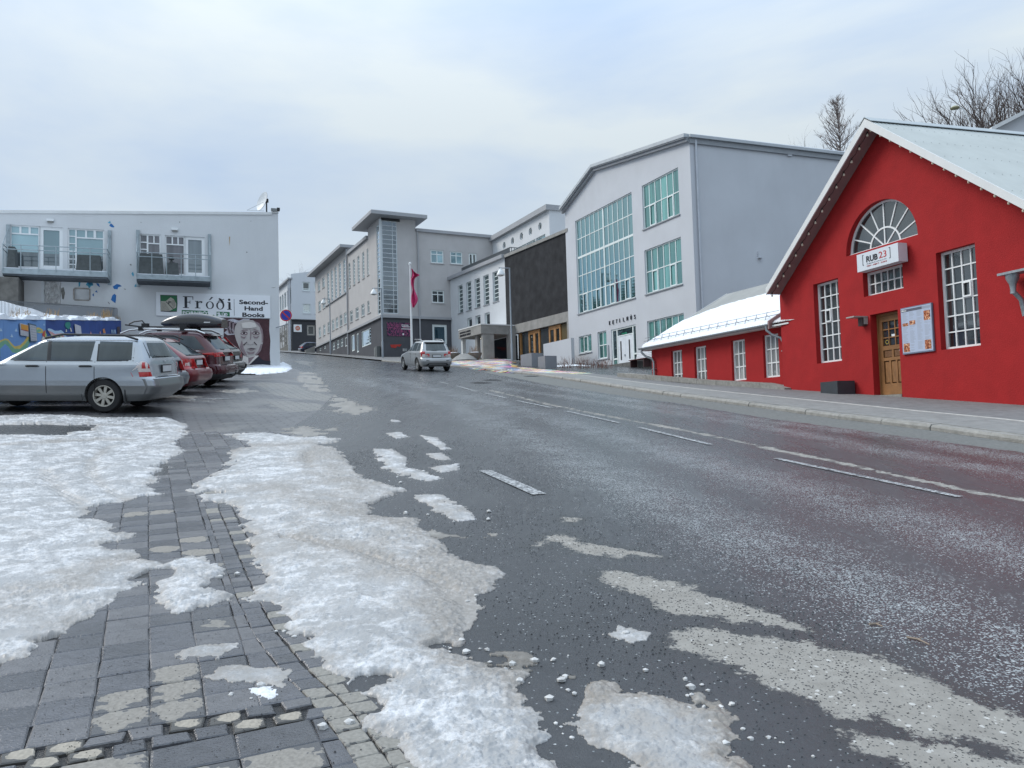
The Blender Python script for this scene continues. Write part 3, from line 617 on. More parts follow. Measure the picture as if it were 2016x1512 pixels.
# ================================================================ snow and ice
def snow_mat(name, ice, crust, dirt, dfac, cov=.5, bumpy=1.):
    """ice: bare grey ice; crust: white granular crust over it; cov: where the crust starts"""
    m = bpy.data.materials.new(name); m.use_nodes = True; t = m.node_tree; b = t.nodes['Principled BSDF']; L = t.links.new
    tcx = node(t, 'ShaderNodeTexCoord'); pos = tcx.outputs['Object']
    def NO(s, d=5, r=.6, dist=0):
        n = node(t, 'ShaderNodeTexNoise'); n.inputs['Scale'].default_value = s; n.inputs['Detail'].default_value = d; n.inputs['Roughness'].default_value = r; n.inputs['Distortion'].default_value = dist; L(pos, n.inputs['Vector']); return n.outputs['Fac']
    def R(v, a, c, lo=0., hi=1.):
        k = node(t, 'ShaderNodeMapRange'); k.inputs['From Min'].default_value = a; k.inputs['From Max'].default_value = c; k.inputs['To Min'].default_value = lo; k.inputs['To Max'].default_value = hi; L(v, k.inputs['Value']); return k.outputs[0]
    def M(op, a, b_):
        k = node(t, 'ShaderNodeMath', operation=op); k.use_clamp = False
        for i, v in enumerate((a, b_)):
            if isinstance(v, (int, float)): k.inputs[i].default_value = v
            else: L(v, k.inputs[i])
        return k.outputs[0]
    def MX(f, a, c):
        q = node(t, 'ShaderNodeMix', data_type='RGBA')
        if isinstance(f, float): q.inputs['Factor'].default_value = f
        else: L(f, q.inputs['Factor'])
        for s, v in (('A', a), ('B', c)):
            if isinstance(v, tuple): q.inputs[s].default_value = (*v, 1)
            else: L(v, q.inputs[s])
        return q.outputs['Result']
    at = node(t, 'ShaderNodeAttribute'); at.attribute_name = 'dirt'; D = at.outputs['Fac']
    n1 = M('ADD', M('MULTIPLY', NO(5, 9, .72, .4), .65), M('MULTIPLY', NO(24, 6, .75, .3), .35)); cm = R(n1, cov-.05, cov+.07)
    icec = MX(R(NO(3, 6, .7), .35, .65), tuple(Vector(ice)*.78), ice); crc = MX(R(NO(14, 7, .75), .3, .7), tuple(Vector(crust)*.84), crust); c = MX(cm, icec, crc)
    dm = R(M('ADD', M('MULTIPLY', NO(3.2, 9, .74), 1.0), M('MULTIPLY', D, .32)), .50, .80, 0, dfac); c = MX(dm, c, dirt)
    d2 = R(M('MULTIPLY', D, R(NO(26, 7, .75), .35, .6)), .10, .75, 0, .75); c = MX(d2, c, tuple(Vector(dirt)*.62))
    gr = M('MULTIPLY', M('GREATER_THAN', NO(85, 2, .5), .70), R(NO(2, 3), .45, .6, 0, .6)); c = MX(gr, c, (.10, .09, .08))
    L(c, b.inputs['Base Color']); L(R(cm, 0, 1, .32, .75), b.inputs['Roughness']); b.inputs['Specular IOR Level'].default_value = .32
    bp = node(t, 'ShaderNodeBump'); bp.inputs['Distance'].default_value = .009; L(R(cm, 0, 1, .12*bumpy, .75*bumpy), bp.inputs['Strength'])
    L(M('ADD', NO(30, 7, .75, .5), M('MULTIPLY', NO(95, 3, .6), .35)), bp.inputs['Height']); L(bp.outputs[0], b.inputs['Normal'])
    return m
M_SNOW = snow_mat('trodden_snow', (.37, .372, .37), (.68, .685, .69), (.34, .31, .275), .62, .525)
M_ICE = snow_mat('grey_ice', (.35, .352, .35), (.62, .622, .62), (.31, .275, .235), .75, .56)
M_SNOWC = snow_mat('clean_snow', (.74, .77, .81), (.80, .83, .87), (.6, .58, .55), .12, .45, .12)
M_SLUSH = snow_mat('brown_slush', (.24, .225, .20), (.42, .40, .37), (.17, .155, .135), .8, .55)
srows = 1.55/(.106+(np.arange(1640, 705, -1.25)-836)/1560.); srows = srows[(srows > 0) & (srows < 60)]
scols = np.arange(-.86, .32, .0009); SX, SY = fan(srows, scols)
def snow(name, polys, mt, t0, label=None, rough=1., clip=None, holes=(), dirtpaths=(), ruts=(), kind='stuff', icy=0.):
    x0 = min(P[:, 0].min() for P in polys); x1 = max(P[:, 0].max() for P in polys); y0 = min(P[:, 1].min() for P in polys); y1 = max(P[:, 1].max() for P in polys)
    r = np.where((srows > y0-.2) & (srows < y1+.2))[0]; cs = np.where((scols > (min(x0/y0, x0/y1))-.02) & (scols < max(x1/y0, x1/y1)+.02))[0]
    if len(r) < 3 or len(cs) < 3: return
    x = SX[r[0]:r[-1]+1, cs[0]:cs[-1]+1]; y = SY[r[0]:r[-1]+1, cs[0]:cs[-1]+1]
    s = np.full(x.shape, -.5)
    for P in polys: s = np.maximum(s, sdf(P, x, y, .5))
    for P in holes: s = np.minimum(s, -sdf(P, x, y, .5))
    s = s + (fbm(x*6, y*6, 5, 11)-.5)*.20*rough+(fbm(x*26, y*26, 3, 5)-.5)*.075
    mel = fbm(x*1.7, y*1.7, 4, 21); s = s-np.clip(mel-.62, 0, 1)*2.4*rough*np.exp(-np.maximum(s, 0)/.7)
    th = .72*t0*(.45+.9*fbm(x*2.1, y*2.1, 3, 31)); h = 1.0*th*np.clip(s/.07, 0, 1)**.7*(.42+.58*np.clip(s/.4, 0, 1))
    l1 = fbm(x*16, y*16, 4, 41); l2 = fbm(x*52, y*52, 2, 51); lump = (np.abs(l1-.5)*2); h = h+(s > 0)*(t0*.30*np.clip(s/.10, 0, 1)*(lump-.25)*(.25+1.5*fbm(x*1.9, y*1.9, 3, 77))+.004*(l2-.5)*2*(lump > .2))
    dirt = np.clip(1-s/.16, 0, 1)*.55+np.clip(fbm(x*1.1+3, y*1.1, 4, 61)-.54, 0, 1)*1.6
    for P, wd in dirtpaths: 
        q = pathd(P, x, y, 1.5)+(fbm(x*8, y*8, 3, 71)-.5)*.2; dirt = dirt+.72*np.clip(1-q/wd, 0, 1)*(.4+1.2*fbm(x*5, y*5, 4, 83))
    for P, wd, dp in ruts:
        q = pathd(P, x, y, 1.); k = np.exp(-(q/wd)**2); h = h-1.3*dp*k*(s > 0)+.012*np.sin((x+y)*70)*k*(s > 0)*.5; dirt = dirt+.45*k
    h = np.maximum(h, np.where(s > 0, .004, 0)); z = G(x, y)+np.where(s > 0, h, -.03)
    f = (s[:-1, :-1] > 0) | (s[1:, :-1] > 0) | (s[:-1, 1:] > 0) | (s[1:, 1:] > 0)
    if not f.any(): return
    return sheet(name, x, y, z, [mt], f, dict(dirt=np.clip(dirt, 0, 1)), kind=kind, label=label)
gp = lambda p: gpoly(p)
rut1 = gp([(85, 925), (110, 960), (150, 990), (190, 1010)]); rut2 = gp([(215, 880), (180, 905), (178, 935), (205, 965), (250, 985)])
snow('snow', [gp(SNOW['lot'])], M_SNOW, .055, 'wide sheet of white trodden snow on the car park in front of the silver estate car', holes=[gp([(-300, 838), (-50, 836), (190, 838), (180, 848), (90, 854), (0, 856), (-300, 862)])], ruts=[(rut1, .09, .02), (rut2, .09, .02)], dirtpaths=[(gp([(0, 880), (120, 872), (220, 868)]), .25), (gp([(20, 1180), (120, 1160), (240, 1110)]), .3)])
dp1 = gp([(560, 1060), (700, 1090), (780, 1115), (860, 1150), (930, 1200), (935, 1250), (990, 1280)]); dp2 = gp([(470, 885), (560, 880), (650, 875), (640, 900), (660, 940), (700, 960), (800, 1010)]); dp3 = gp([(520, 960), (620, 1000), (760, 1030), (830, 1050)])
snow('snow', [gp(SNOW['strip'])], M_SNOW, .06, 'long ragged strip of snow and ice between the paving and the road', ruts=[(gp([(625, 880), (600, 900), (610, 925)]), .08, .015), (dp1, .07, .02)], dirtpaths=[(dp1, .6), (dp2, .6), (dp3, .5), (gp([(880, 1090), (930, 1140), (935, 1240)]), .35)])
snow('ice_patch', [gp(SNOW['pc'])], M_SNOW, .06, 'white lump of snow lying on the wet paving between the two snow fields')
snow('ice_patch', [gp(SNOW['pd'])], M_ICE, .03, 'narrow shelf of ice on the slabs above the dry stone patches', rough=.4)
snow('ice_patch', [gp(SNOW['pe'])], M_ICE, .022, 'thin translucent plate of ice close to the strip of snow', rough=.35)
snow('ice_chunk', [gp(SNOW['pf'])], M_SNOWC, .045, 'small white chunk of ice below the thin ice plate', rough=.3)
snow('ice_patch', [gp(SNOW['pg'])], M_SLUSH, .02, 'faint streak of ice on the paving above the ice shelf', rough=.5)
snow('ice_patch', [gp(SNOW['ph'])], M_ICE, .06, 'large crusty slab of ice on the road at the bottom edge', rough=.8, dirtpaths=[(gp([(1144, 1350), (1230, 1356), (1330, 1372), (1430, 1410), (1450, 1460), (1480, 1520)]), .22)])
snow('ice_chunk', [gp(SNOW['ph2'])], M_SLUSH, .055, 'small brown lump of slush behind the crusty ice slab', rough=.4)
snow('ice_patch', [gp(SNOW['pi'])], M_SNOW, .03, 'small pointed flake of ice lying alone on the wet asphalt', rough=.3)
for k, L_ in (('pj', 'long loaf of ice on the road left of the worn white dash'), ('pk', 'bumpy ice lump on the road just below the loaf of ice'), ('pl', 'small upper ice lump beside the ice loaf'), ('pm', 'small lower ice lump beside the ice loaf'), ('po', 'tiny flat ice remnant above the ice loaf'), ('pp', 'thin grey ice streak right of the ice loaf'), ('pt', 'farthest tiny ice remnant on the road edge')):
    snow('ice_patch', [gp(SNOW[k])], M_SNOW, .04, L_, rough=.45)
snow('snow', [gp(SNOW['ps'])], M_SNOWC, .12, 'clean snow heaped along the foot of the painted portrait wall', rough=.6)
snow('slush', [gp(v) for v in SLUSH.values()], M_SLUSH, .012, 'thin brown slush smeared along the road edge', rough=2.6)
# drain and manhole covers set into the road
for (px, py, rw, lab) in ((947, 754, .42, 'left dark manhole cover in the road below the silver hatchback'), (969, 748.5, .42, 'right dark manhole cover in the road below the silver hatchback'), (1046, 741, .34, 'dark drain cover at the kerb below the painted forecourt')):
    c = onground(px, py); b_ = MB(); b_.lathe([(rw, -.02), (rw, .008), (rw-.05, .010), (rw-.05, .004), (.001, .004)], c=(0, 0, 0), n=24, smooth=False)
    for k in range(-3, 4): b_.box(-rw*.6, rw*.6, k*.09-.02, k*.09+.02, .002, .009)
    o = b_.obj('manhole_cover', mat('cast_iron', (.028, .028, .03), .6, .3, 20), None); o.location = c; o.rotation_euler = (math.atan(.106), math.atan(.030), 0); tag(o, lab, 'manhole cover')
# grit
gr = MB(); t4 = [(0, 2, 1), (0, 1, 3), (1, 2, 3), (2, 0, 3)]
band = gpoly([(640, 900), (900, 860), (1300, 1000), (1900, 1230), (2016, 1300), (2100, 1560), (1100, 1560), (1000, 1300), (930, 1180), (800, 1010)])
lo_, hi_ = band.min(0), band.max(0); n_ = 0
while n_ < 9500:
    x = random.uniform(lo_[0], hi_[0]); y = random.uniform(lo_[1], hi_[1])
    d = sdf(band, np.array([x]), np.array([y]), .5)[0]
    if d < 0 and random.random() > .12: continue
    if float(fbm(np.array([x*.9]), np.array([y*.9]), 3, 99)[0]) < random.uniform(.3, .62): continue
    r = random.choice((.0025, .0035, .0045, .006)); z = g(x, y)
    gr.add([(x+random.uniform(-r, r), y+random.uniform(-r, r), z-.001) for _ in range(3)]+[(x+r*.2, y, z+r)]+[], t4); gr.v[-4:] = [(x-r, y-r*.6, z), (x+r, y-r*.7, z), (x+r*.1, y+r, z), (x, y, z+r*.8)]; n_ += 1
pv = sorted(PAVE[:, 0])
for _ in range(900):
    p = onground(random.uniform(60, 560), random.uniform(1160, 1500)); r = random.choice((.0018, .0025, .0035)); x, y, z = p.x, p.y, p.z+.003
    gr.v += [(x-r, y-r*.6, z), (x+r, y-r*.7, z), (x+r*.1, y+r, z), (x, y, z+r*.8)]; b0 = len(gr.v)-4
    for f in t4: gr.f.append(tuple(b0+i for i in f)); gr.mi.append(0); gr.sm.append(False)
gr.obj('grit', mat('black_lava_grit', (.012, .012, .013), .5), None, kind='stuff', label='black lava grit strewn over the wet road and paving')
# crumbs of ice broken off the edges of the snow
ic = MB(); spots_ = [((900, 1285), 26, .30), ((1010, 1320), 24, .28), ((1040, 1345), 12, .2), ((1400, 1400), 30, .34), ((1450, 1460), 30, .3), ((1370, 1378), 10, .12), ((560, 1240), 8, .2), ((700, 1420), 8, .2), ((940, 1180), 10, .3), ((480, 1362), 8, .12), ((1200, 1360), 16, .3), ((1060, 1440), 10, .2), ((430, 1130), 8, .2), ((1240, 1258), 5, .12), ((880, 1020), 14, .5), ((820, 935), 12, .6)]
for (pc_, n__, sp_) in spots_:
    c = onground(*pc_)
    for _ in range(n__//2):
        x, y = c.x+random.gauss(0, sp_*.5), c.y+random.gauss(0, sp_*.5); r = random.choice((.005, .007, .010, .013, .02)); z = g(x, y)+r*.3; vs = []
        for (a, h_) in ((0, -.5), (1, -.4), (1, .3), (0, .8)):
            if a == 0: vs.append((x, y, z+h_*r))
            else: vs += [(x+r*random.uniform(.7, 1.3)*math.cos(k*1.047), y+r*random.uniform(.7, 1.3)*math.sin(k*1.047), z+h_*r*random.uniform(.6, 1.3)) for k in range(6)]
        f_ = [(0, 1+(k+1) % 6, 1+k) for k in range(6)]+[(1+k, 1+(k+1) % 6, 7+(k+1) % 6, 7+k) for k in range(6)]+[(13, 7+k, 7+(k+1) % 6) for k in range(6)]; ic.add(vs, f_, 0, True)
ic.obj('ice_crumbs', mat('crumb_ice', (.50, .495, .48), .6, .25, 40, bump=.3, bscale=60), None, kind='stuff', label='small crumbs of ice scattered around the snow edges')
# two snapped twigs on the road
for (a, b_, c_) in (((1785, 1258), (1830, 1272), 'a'), ((1712, 1232), (1738, 1236), 'b')):
    p, q = onground(*a), onground(*b_); tw = MB(); m_ = (p+q)/2; tw.tube([p+Vector((0, 0, .01)), m_+Vector((.01, .02, .012)), q+Vector((0, 0, .008))], [.007, .006, .003], 5); tw.tube([m_+Vector((.01, .02, .012)), m_+Vector((.05, .05, .012))], [.004, .002], 4)
    tw.obj('twig', mat('twig_bark', (.28, .22, .17), .8), None, label='longer brown twig lying on the road near the right wheel track' if c_ == 'a' else 'shorter brown twig lying on the road further left', cat='twig')
# ================================================================ RED RESTAURANT
M_RED = mat('red_render', (.33, .016, .017), .8, .07, 2.5, bump=.35, bscale=35, stain=.5, stcol=(.25, .013, .015), stz=2, spec=.25)
M_ROOF = mat('pale_corrugated_roof', (.40, .43, .415), .55, .07, .8, stain=.45, stcol=(.31, .335, .32))
M_RAKE = mat('white_bargeboard', (.66, .67, .66), .5, .04, 3, stain=.2, stcol=(.45, .45, .44)); M_SOFF = mat('brown_soffit', (.27, .18, .175), .7)
G_RED = glass('restaurant_glass', (.035, .04, .042), (.75, .8, .82), .10, curtain=.25, ccol=(.10, .11, .11), cscale=1.3)
G_ANX = glass('annex_glass', (.20, .21, .21), (.7, .75, .77), .06, curtain=.6, ccol=(.42, .44, .43), cscale=5)
def plane_hit(px, py, P, n):
    r = ray(px, py); O = Vector((0, 0, EYE)); t = (Vector(P)-O).dot(n)/r.dot(n); return O+r*t
R = Fac((9.83, 20.8), -.2865)
Rr = R.off(.48)
ux0, _ = R.uw(1543, 760); tip = Rr.uw(1510, 569); apex = Rr.uw(1705, 235); hw = apex[0]-tip[0]; ux1 = apex[0]+hw-(ux0-tip[0])
red = thing('red_restaurant', (*R.p(0, 0)[:2], g(9.8, 20.8)), 'bright red gabled restaurant with arched window and corrugated grey roof', 'building')
rise = apex[1]-tip[1]; sl = rise/hw; ua = apex[0]; wt = lambda u: apex[1]-.16-abs(u-ua)*sl; wt.cuts = [ua]
rw1 = R.rect((1601, 559), (1649, 548.6), (1608, 716), (1658, 710)); rw2 = R.rect((1699, 536), (1776, 519), (1700, 585), (1779, 567))
rw3 = R.rect((1843, 496), (1919, 480), (1852, 689), (1931, 680)); dr = R.rect((1712, 620), (1766, 610), (1722, 775), (1777, 772.5))
fl, fr_, ft = R.uw(1666, 504), R.uw(1807, 463), R.uw(1746.5, 388); fc = (fl[0]+fr_[0])/2; fR = (fr_[0]-fl[0])/2; fb = (fl[1]+fr_[1])/2; fH = ft[1]-fb
fan_hole = dict(u0=fc-fR, u1=fc+fR, lo=lambda u: fb, hi=lambda u: fb+fH*math.sqrt(max(0, 1-((u-fc)/fR)**2)), cuts=[fc-fR*math.cos(math.pi*k/36) for k in range(1, 36)])
wb = MB(); doorb = zs(*R.p((dr[0]+dr[1])/2, 0, .3)[:2]); dr = (dr[0], dr[1], doorb-.3, dr[3])
R.wall(wb, ux0, ux1, -1.5, wt, [rw1, rw2, rw3, dr, fan_hole], rec=.22)
bk = -11.
for u in (ux0, ux1): wb.quad(R.p(u, -1.5), R.p(u, wt(u)), R.p(u, wt(u), bk), R.p(u, -1.5, bk))
wb.add([R.p(ux0, -1.5, bk), R.p(ux1, -1.5, bk), R.p(ux1, wt(ux1), bk), R.p(ua, wt(ua), bk), R.p(ux0, wt(ux0), bk)], [(0, 1, 2, 3, 4)])
wb.obj('wall', M_RED, red)
def corrug(m_name, base, freq, vec):
    pass
# roof: two slopes of corrugated sheets with real ridges, running back from the street gable
def slope(F, u_r, w_r, u_e, w_e, n0, n1, name, m, parent, pitch=.15, amp=.012, nseg=None):
    mb = MB(); L_ = n0-n1; k = int(L_/pitch); vs = []; q = 4
    nn = Vector((0, 0, 1))
    for i in range(k*q+1):
        n_ = n0-L_*i/(k*q); dz = amp*math.cos(2*math.pi*i/q)
        for u, w in ((u_r, w_r), (u_e, w_e)): vs.append(F.p(u, w+dz, n_))
    mb.add(vs, [(2*i, 2*i+1, 2*i+3, 2*i+2) for i in range(k*q)], 0, False)
    b = F.p(u_e, w_e-.06, n0); mb.add([F.p(u_r, w_r-.03, n0), F.p(u_e, w_e-.03, n0), F.p(u_e, w_e-.03, n1), F.p(u_r, w_r-.03, n1)], [(0, 1, 2, 3)])
    return mb.obj(name, m, parent)
for s in (-1, 1):
    rf = slope(R, ua, apex[1], ua+s*hw, apex[1]-rise, .50, bk, 'roof', M_ROOF, red, pitch=.12)
    sc_ = MB()
    for fr0 in (.12, .30, .48, .66, .84, .97):
        n_ = .3
        while n_ > -9: c = R.p(ua+s*hw*fr0, apex[1]-rise*fr0+.018, n_); sc_.box(c.x-.006, c.x+.006, c.y-.006, c.y+.006, c.z-.004, c.z+.005); n_ -= .24
    so_ = sc_.obj('roof_screws', mat('screw_grey', (.22, .23, .23), .6), rf, kind='stuff')
    bd = MB(); a, b_ = (ua, apex[1]-.015), (ua+s*hw, apex[1]-rise-.015)
    bd.hexa([R.p(a[0], a[1]-.20, .53), R.p(b_[0], b_[1]-.17, .53), R.p(b_[0], b_[1]-.17, .495), R.p(a[0], a[1]-.20, .495), R.p(a[0], a[1]+.03, .53), R.p(b_[0], b_[1]+.03, .53), R.p(b_[0], b_[1]+.03, .495), R.p(a[0], a[1]+.03, .495)]); bd.obj('bargeboard', M_RAKE, red)
    sf = MB(); sf.hexa([R.p(a[0], a[1]-.16, .49), R.p(b_[0], b_[1]-.16, .49), R.p(b_[0], b_[1]-.16, .01), R.p(a[0], a[1]-.16, .01), R.p(a[0], a[1]-.10, .49), R.p(b_[0], b_[1]-.10, .49), R.p(b_[0], b_[1]-.10, .01), R.p(a[0], a[1]-.10, .01)]); sf.obj('soffit', M_SOFF, red)
    ev = MB(); R.box(ev, *(sorted((ua+s*hw, ua+s*(hw-.03)))), apex[1]-rise-.16, apex[1]-rise, bk, .49); ev.obj('eaves_board', M_RAKE, red)
rc = MB()
for s in (-1, 1): rc.hexa([R.p(ua, apex[1]+.045, .54), R.p(ua+s*.22, apex[1]+.045-.22*sl, .54), R.p(ua+s*.22, apex[1]+.045-.22*sl, bk), R.p(ua, apex[1]+.045, bk), R.p(ua, apex[1]+.06, .54), R.p(ua+s*.22, apex[1]+.06-.22*sl, .54), R.p(ua+s*.22, apex[1]+.06-.22*sl, bk), R.p(ua, apex[1]+.06, bk)])
rc.obj('ridge_cap', mat('ridge_metal', (.36, .40, .41), .4, .05), red)
window(R, red, rw1, 4, 6, .20, gm=G_RED, bar=.030, casements=[(1, 3)]); window(R, red, rw3, 4, 6, .20, gm=G_RED, bar=.030, casements=[(2, 3)])
window(R, red, rw2, 6, 2, .20, gm=G_RED, bar=.030)
# fan window
fw_ = MB()
def arc(r0, r1, n0, n1, a0=0, a1=180, k=28):
    for i in range(k):
        t0, t1 = [math.radians(a0+(a1-a0)*j/k) for j in (i, i+1)]; P = lambda r, t, n: R.p(fc-r*fR*math.cos(t), fb+r*fH*math.sin(t), n)
        fw_.hexa([P(r0, t0, n1), P(r1, t0, n1), P(r1, t0, n0), P(r0, t0, n0), P(r0, t1, n1), P(r1, t1, n1), P(r1, t1, n0), P(r0, t1, n0)])
arc(.955, 1.0, -.22, -.15); arc(.40, .435, -.21, -.165); R.box(fw_, fc-fR, fc+fR, fb-.03, fb+.05, -.22, -.12)
spk = [22.5, 45, 67.5, 90, 112.5, 135, 157.5]
for t in spk:
    th = math.radians(t); r0 = 0.03 if t in (45, 90, 135) else .435; e = .017/fR
    P = lambda r, o, n: R.p(fc-(r*math.cos(th)+o*math.sin(th))*fR, fb+(r*math.sin(th)-o*math.cos(th))*fH, n)
    for ra, rb in (((r0, .40), (.435, .955)) if r0 < .1 else ((.435, .955),)):
        fw_.hexa([P(ra, -e, -.165), P(rb, -e, -.165), P(rb, -e, -.20), P(ra, -e, -.20), P(ra, e, -.165), P(rb, e, -.165), P(rb, e, -.20), P(ra, e, -.20)])
fo = fw_.obj('arched_window', M_WHITE, red)
def panepoly(t0, t1, r0, r1):
    k = 5; pts = [(fc-r0*fR*math.cos(math.radians(t0+(t1-t0)*i/k)), fb+r0*fH*math.sin(math.radians(t0+(t1-t0)*i/k))) for i in range(k+1)] if r0 > .05 else [(fc, fb+.03)]
    pts += [(fc-r1*fR*math.cos(math.radians(t1+(t0-t1)*i/k)), fb+r1*fH*math.sin(math.radians(t1+(t0-t1)*i/k))) for i in range(k+1)]
    flat(R, fo, 'pane', pts, -.198, G_RED, .01)
ss = [0]+spk+[180]
for a, b_ in zip(ss, ss[1:]): panepoly(a, b_, .42, .97)
for a, b_ in ((0, 45), (45, 90), (90, 135), (135, 180)): panepoly(a, b_, 0, .41)
# door
M_OAK = mat('oiled_oak', (.26, .125, .045), .5, .25, 3, bump=.2, bscale=30, stain=.5, stcol=(.14, .07, .03), stz=.5); M_OAKD = mat('dark_oak', (.15, .07, .028), .5, .2, 4)
dl = (dr[0]+.05, dr[1]-.03, doorb+.04, dr[3]-.07); dm = MB(); du = dl[1]-dl[0]; dh = dl[3]-dl[2]; n0, n1 = -.27, -.215
R.box(dm, dl[0], dl[1], dl[2], dl[2]+dh*.14, n0, n1)
gx = [dl[0]+du*k for k in (0, .13, .87, 1)]; R.box(dm, gx[0], gx[1], dl[2]+dh*.14, dl[3], n0, n1); R.box(dm, gx[2], gx[3], dl[2]+dh*.14, dl[3], n0, n1)
for a, b_ in ((.93, 1), (.565, .62), (.43, .47)): R.box(dm, gx[1], gx[2], dl[2]+dh*a, dl[2]+dh*b_, n0, n1-.001)
for k in (1, 2):
    c = gx[1]+(gx[2]-gx[1])*k/3; R.box(dm, c-.014, c+.014, dl[2]+dh*.62, dl[2]+dh*.93, n0+.01, n1-.006); R.box(dm, c-.03, c+.03, dl[2]+dh*.14, dl[2]+dh*.43, n0+.01, n1-.003)
    y = dl[2]+dh*(.62+.31*k/3)
    for q in range(3): a = gx[1]+(gx[2]-gx[1])*q/3; R.box(dm, a+.015, a+(gx[2]-gx[1])/3-.015, y-.014, y+.014, n0+.012, n1-.008)
c = (gx[1]+gx[2])/2; R.box(dm, c-.03, c+.03, dl[2]+dh*.47, dl[2]+dh*.565, n0+.01, n1-.004)
do = dm.obj('door', M_OAK, red, label='brown wooden door with nine small panes above carved panels')
for q in range(3):
    a = gx[1]+(gx[2]-gx[1])*q/3; b_ = a+(gx[2]-gx[1])/3
    ubox('door_panel', M_OAK, R, a+.035, b_-.035, dl[2]+dh*.155, dl[2]+dh*.415, n0-.005, n1-.022, do)
    for k in range(3): ubox('pane', G_RED, R, a+.012, b_-.012, dl[2]+dh*(.62+.31*k/3)+.012, dl[2]+dh*(.62+.31*(k+1)/3)-.012, n0+.008, n0+.016, do, .003)
ubox('door_panel', M_OAKD, R, gx[1]+.03, c-.045, dl[2]+dh*.478, dl[2]+dh*.556, n0-.005, n1-.02, do); ubox('door_panel', M_OAKD, R, c+.045, gx[2]-.03, dl[2]+dh*.478, dl[2]+dh*.556, n0-.005, n1-.02, do)
ubox('panel_back', M_OAKD, R, gx[1]-.01, gx[2]+.01, dl[2]+dh*.13, dl[2]+dh*.60, n0-.02, n0-.006, do)
ha = MB(); R.box(ha, gx[2]+.03, gx[2]+.06, dl[2]+dh*.50, dl[2]+dh*.57, n1, n1+.02); R.box(ha, gx[2]-.06, gx[2]+.06, dl[2]+dh*.535, dl[2]+dh*.55, n1+.03, n1+.045); ha.obj('handle', M_STEEL, do)
df = MB(); R.box(df, dr[0], dl[0]-.004, doorb-.2, dr[3], -.28, -.20); R.box(df, dl[1]+.004, dr[1], doorb-.2, dr[3], -.28, -.20); R.box(df, dl[0]-.004, dl[1]+.004, dl[3]+.006, dr[3], -.28, -.20); df.obj('door_frame', M_OAK, red)
ds = MB(); R.box(ds, dr[0], dr[1], doorb-.3, doorb+.03, -.5, .02); ds.obj('doorstep', M_KERB, red)
for (u, w, uu, ww, cc) in ((.45, .73, .13, .05, (.7, .75, .78)), (.80, .63, .08, .05, (.6, .62, .7))):
    flat(R, do, 'sticker', [(dl[0]+du*u, dl[2]+dh*w), (dl[0]+du*(u+uu), dl[2]+dh*w), (dl[0]+du*(u+uu), dl[2]+dh*(w+ww*.6)), (dl[0]+du*u, dl[2]+dh*(w+ww*.6))], n0+.02, mat('sticker_%d' % int(u*100), cc, .5), .002)
st = MB(); ctr = (dl[0]+du*.26, dl[2]+dh*.67)
for i in range(20):
    t0, t1 = 2*math.pi*i/20, 2*math.pi*(i+1)/20; f_ = lambda r, t: R.p(ctr[0]+r*math.cos(t), ctr[1]+r*math.sin(t), n0+.02); st.quad(f_(.045, t0), f_(.058, t0), f_(.058, t1), f_(.045, t1))
st.obj('round_sticker', mat('yellow_sticker', (.55, .42, .08), .5), do)
# string of bulbs under both rakes
sb = thing('string_lights', R.p(ua, apex[1], .3), 'string of pale bulbs hanging along both slopes of the red gable', 'string lights')
M_BULB = mat('frosted_bulb', (.62, .56, .44), .25, .03); bu = MB(); bu.lathe([(.001, -.085), (.022, -.079), (.033, -.056), (.031, -.036), (.016, -.015), (.014, 0)], n=10); bme = bu.mesh('bulb', M_BULB); sk_ = MB(); sk_.box(-.015, .015, -.015, .015, -.004, .04); sme = sk_.mesh('bulb_socket', M_BLACK); pts = {-1: [], 1: []}; 
for s in (-1, 1):
    ca = MB()
    for k in range(15):
        f_ = (k+.35)/14.6; u = ua+s*hw*f_; w = apex[1]-rise*f_-(.24 if s < 0 else .20); n_ = .36 if s < 0 else .44
        p = R.p(u, w, n_); pts[s].append(p); o = bpy.data.objects.new('bulb', bme); COL.objects.link(o); o.parent = sb; o.location = p-wloc(sb); sk = bpy.data.objects.new('bulb_socket', sme); COL.objects.link(sk); sk.parent = o
        if k: m_ = (pts[s][-2]+p)/2; ca.tube([pts[s][-2]+Vector((0, 0, .04)), m_+Vector((0, 0, -.01)), p+Vector((0, 0, .04))], .007, 4)
    ca.obj('cable', M_BLACK, sb)
# box sign
M_SIGN = mat('sign_white_face', (.62, .66, .70), .4, .02, 2)
S = R.off(.34); sr = S.rect((1686, 502), (1767.7, 478), (1688.6, 535), (1769, 515.5)); sg = thing('restaurant_sign', R.p(sr[0], sr[2], .1), 'white box sign lettered RUB23 below the arched window', 'sign')
b_ = MB(); R.box(b_, sr[0], sr[1], sr[2], sr[3], .06, .34); b_.obj('sign_box', M_SIGN, sg)
b_ = MB(); R.box(b_, sr[0]+.1, sr[0]+.16, sr[2]+.1, sr[3]-.1, 0, .06); R.box(b_, sr[1]-.16, sr[1]-.1, sr[2]+.1, sr[3]-.1, 0, .06); b_.obj('bracket', M_STEEL, sg)
SU = sr[1]-sr[0]; SH = sr[3]-sr[2]; M_INK = mat('black_ink', (.012, .014, .02), .5); M_RINK = mat('red_ink', (.45, .03, .03), .5); M_GINK = mat('grey_ink', (.30, .32, .36), .5); X = lambda a: sr[0]+SU*a; Y = lambda a: sr[2]+SH*a
text('RUB', R, (X(.24), X(.52), Y(.42), Y(.76)), .341, M_INK, sg, bold=.03); text('23', R, (X(.55), X(.73), Y(.44), Y(.80)), .341, M_RINK, sg)
br = MB()
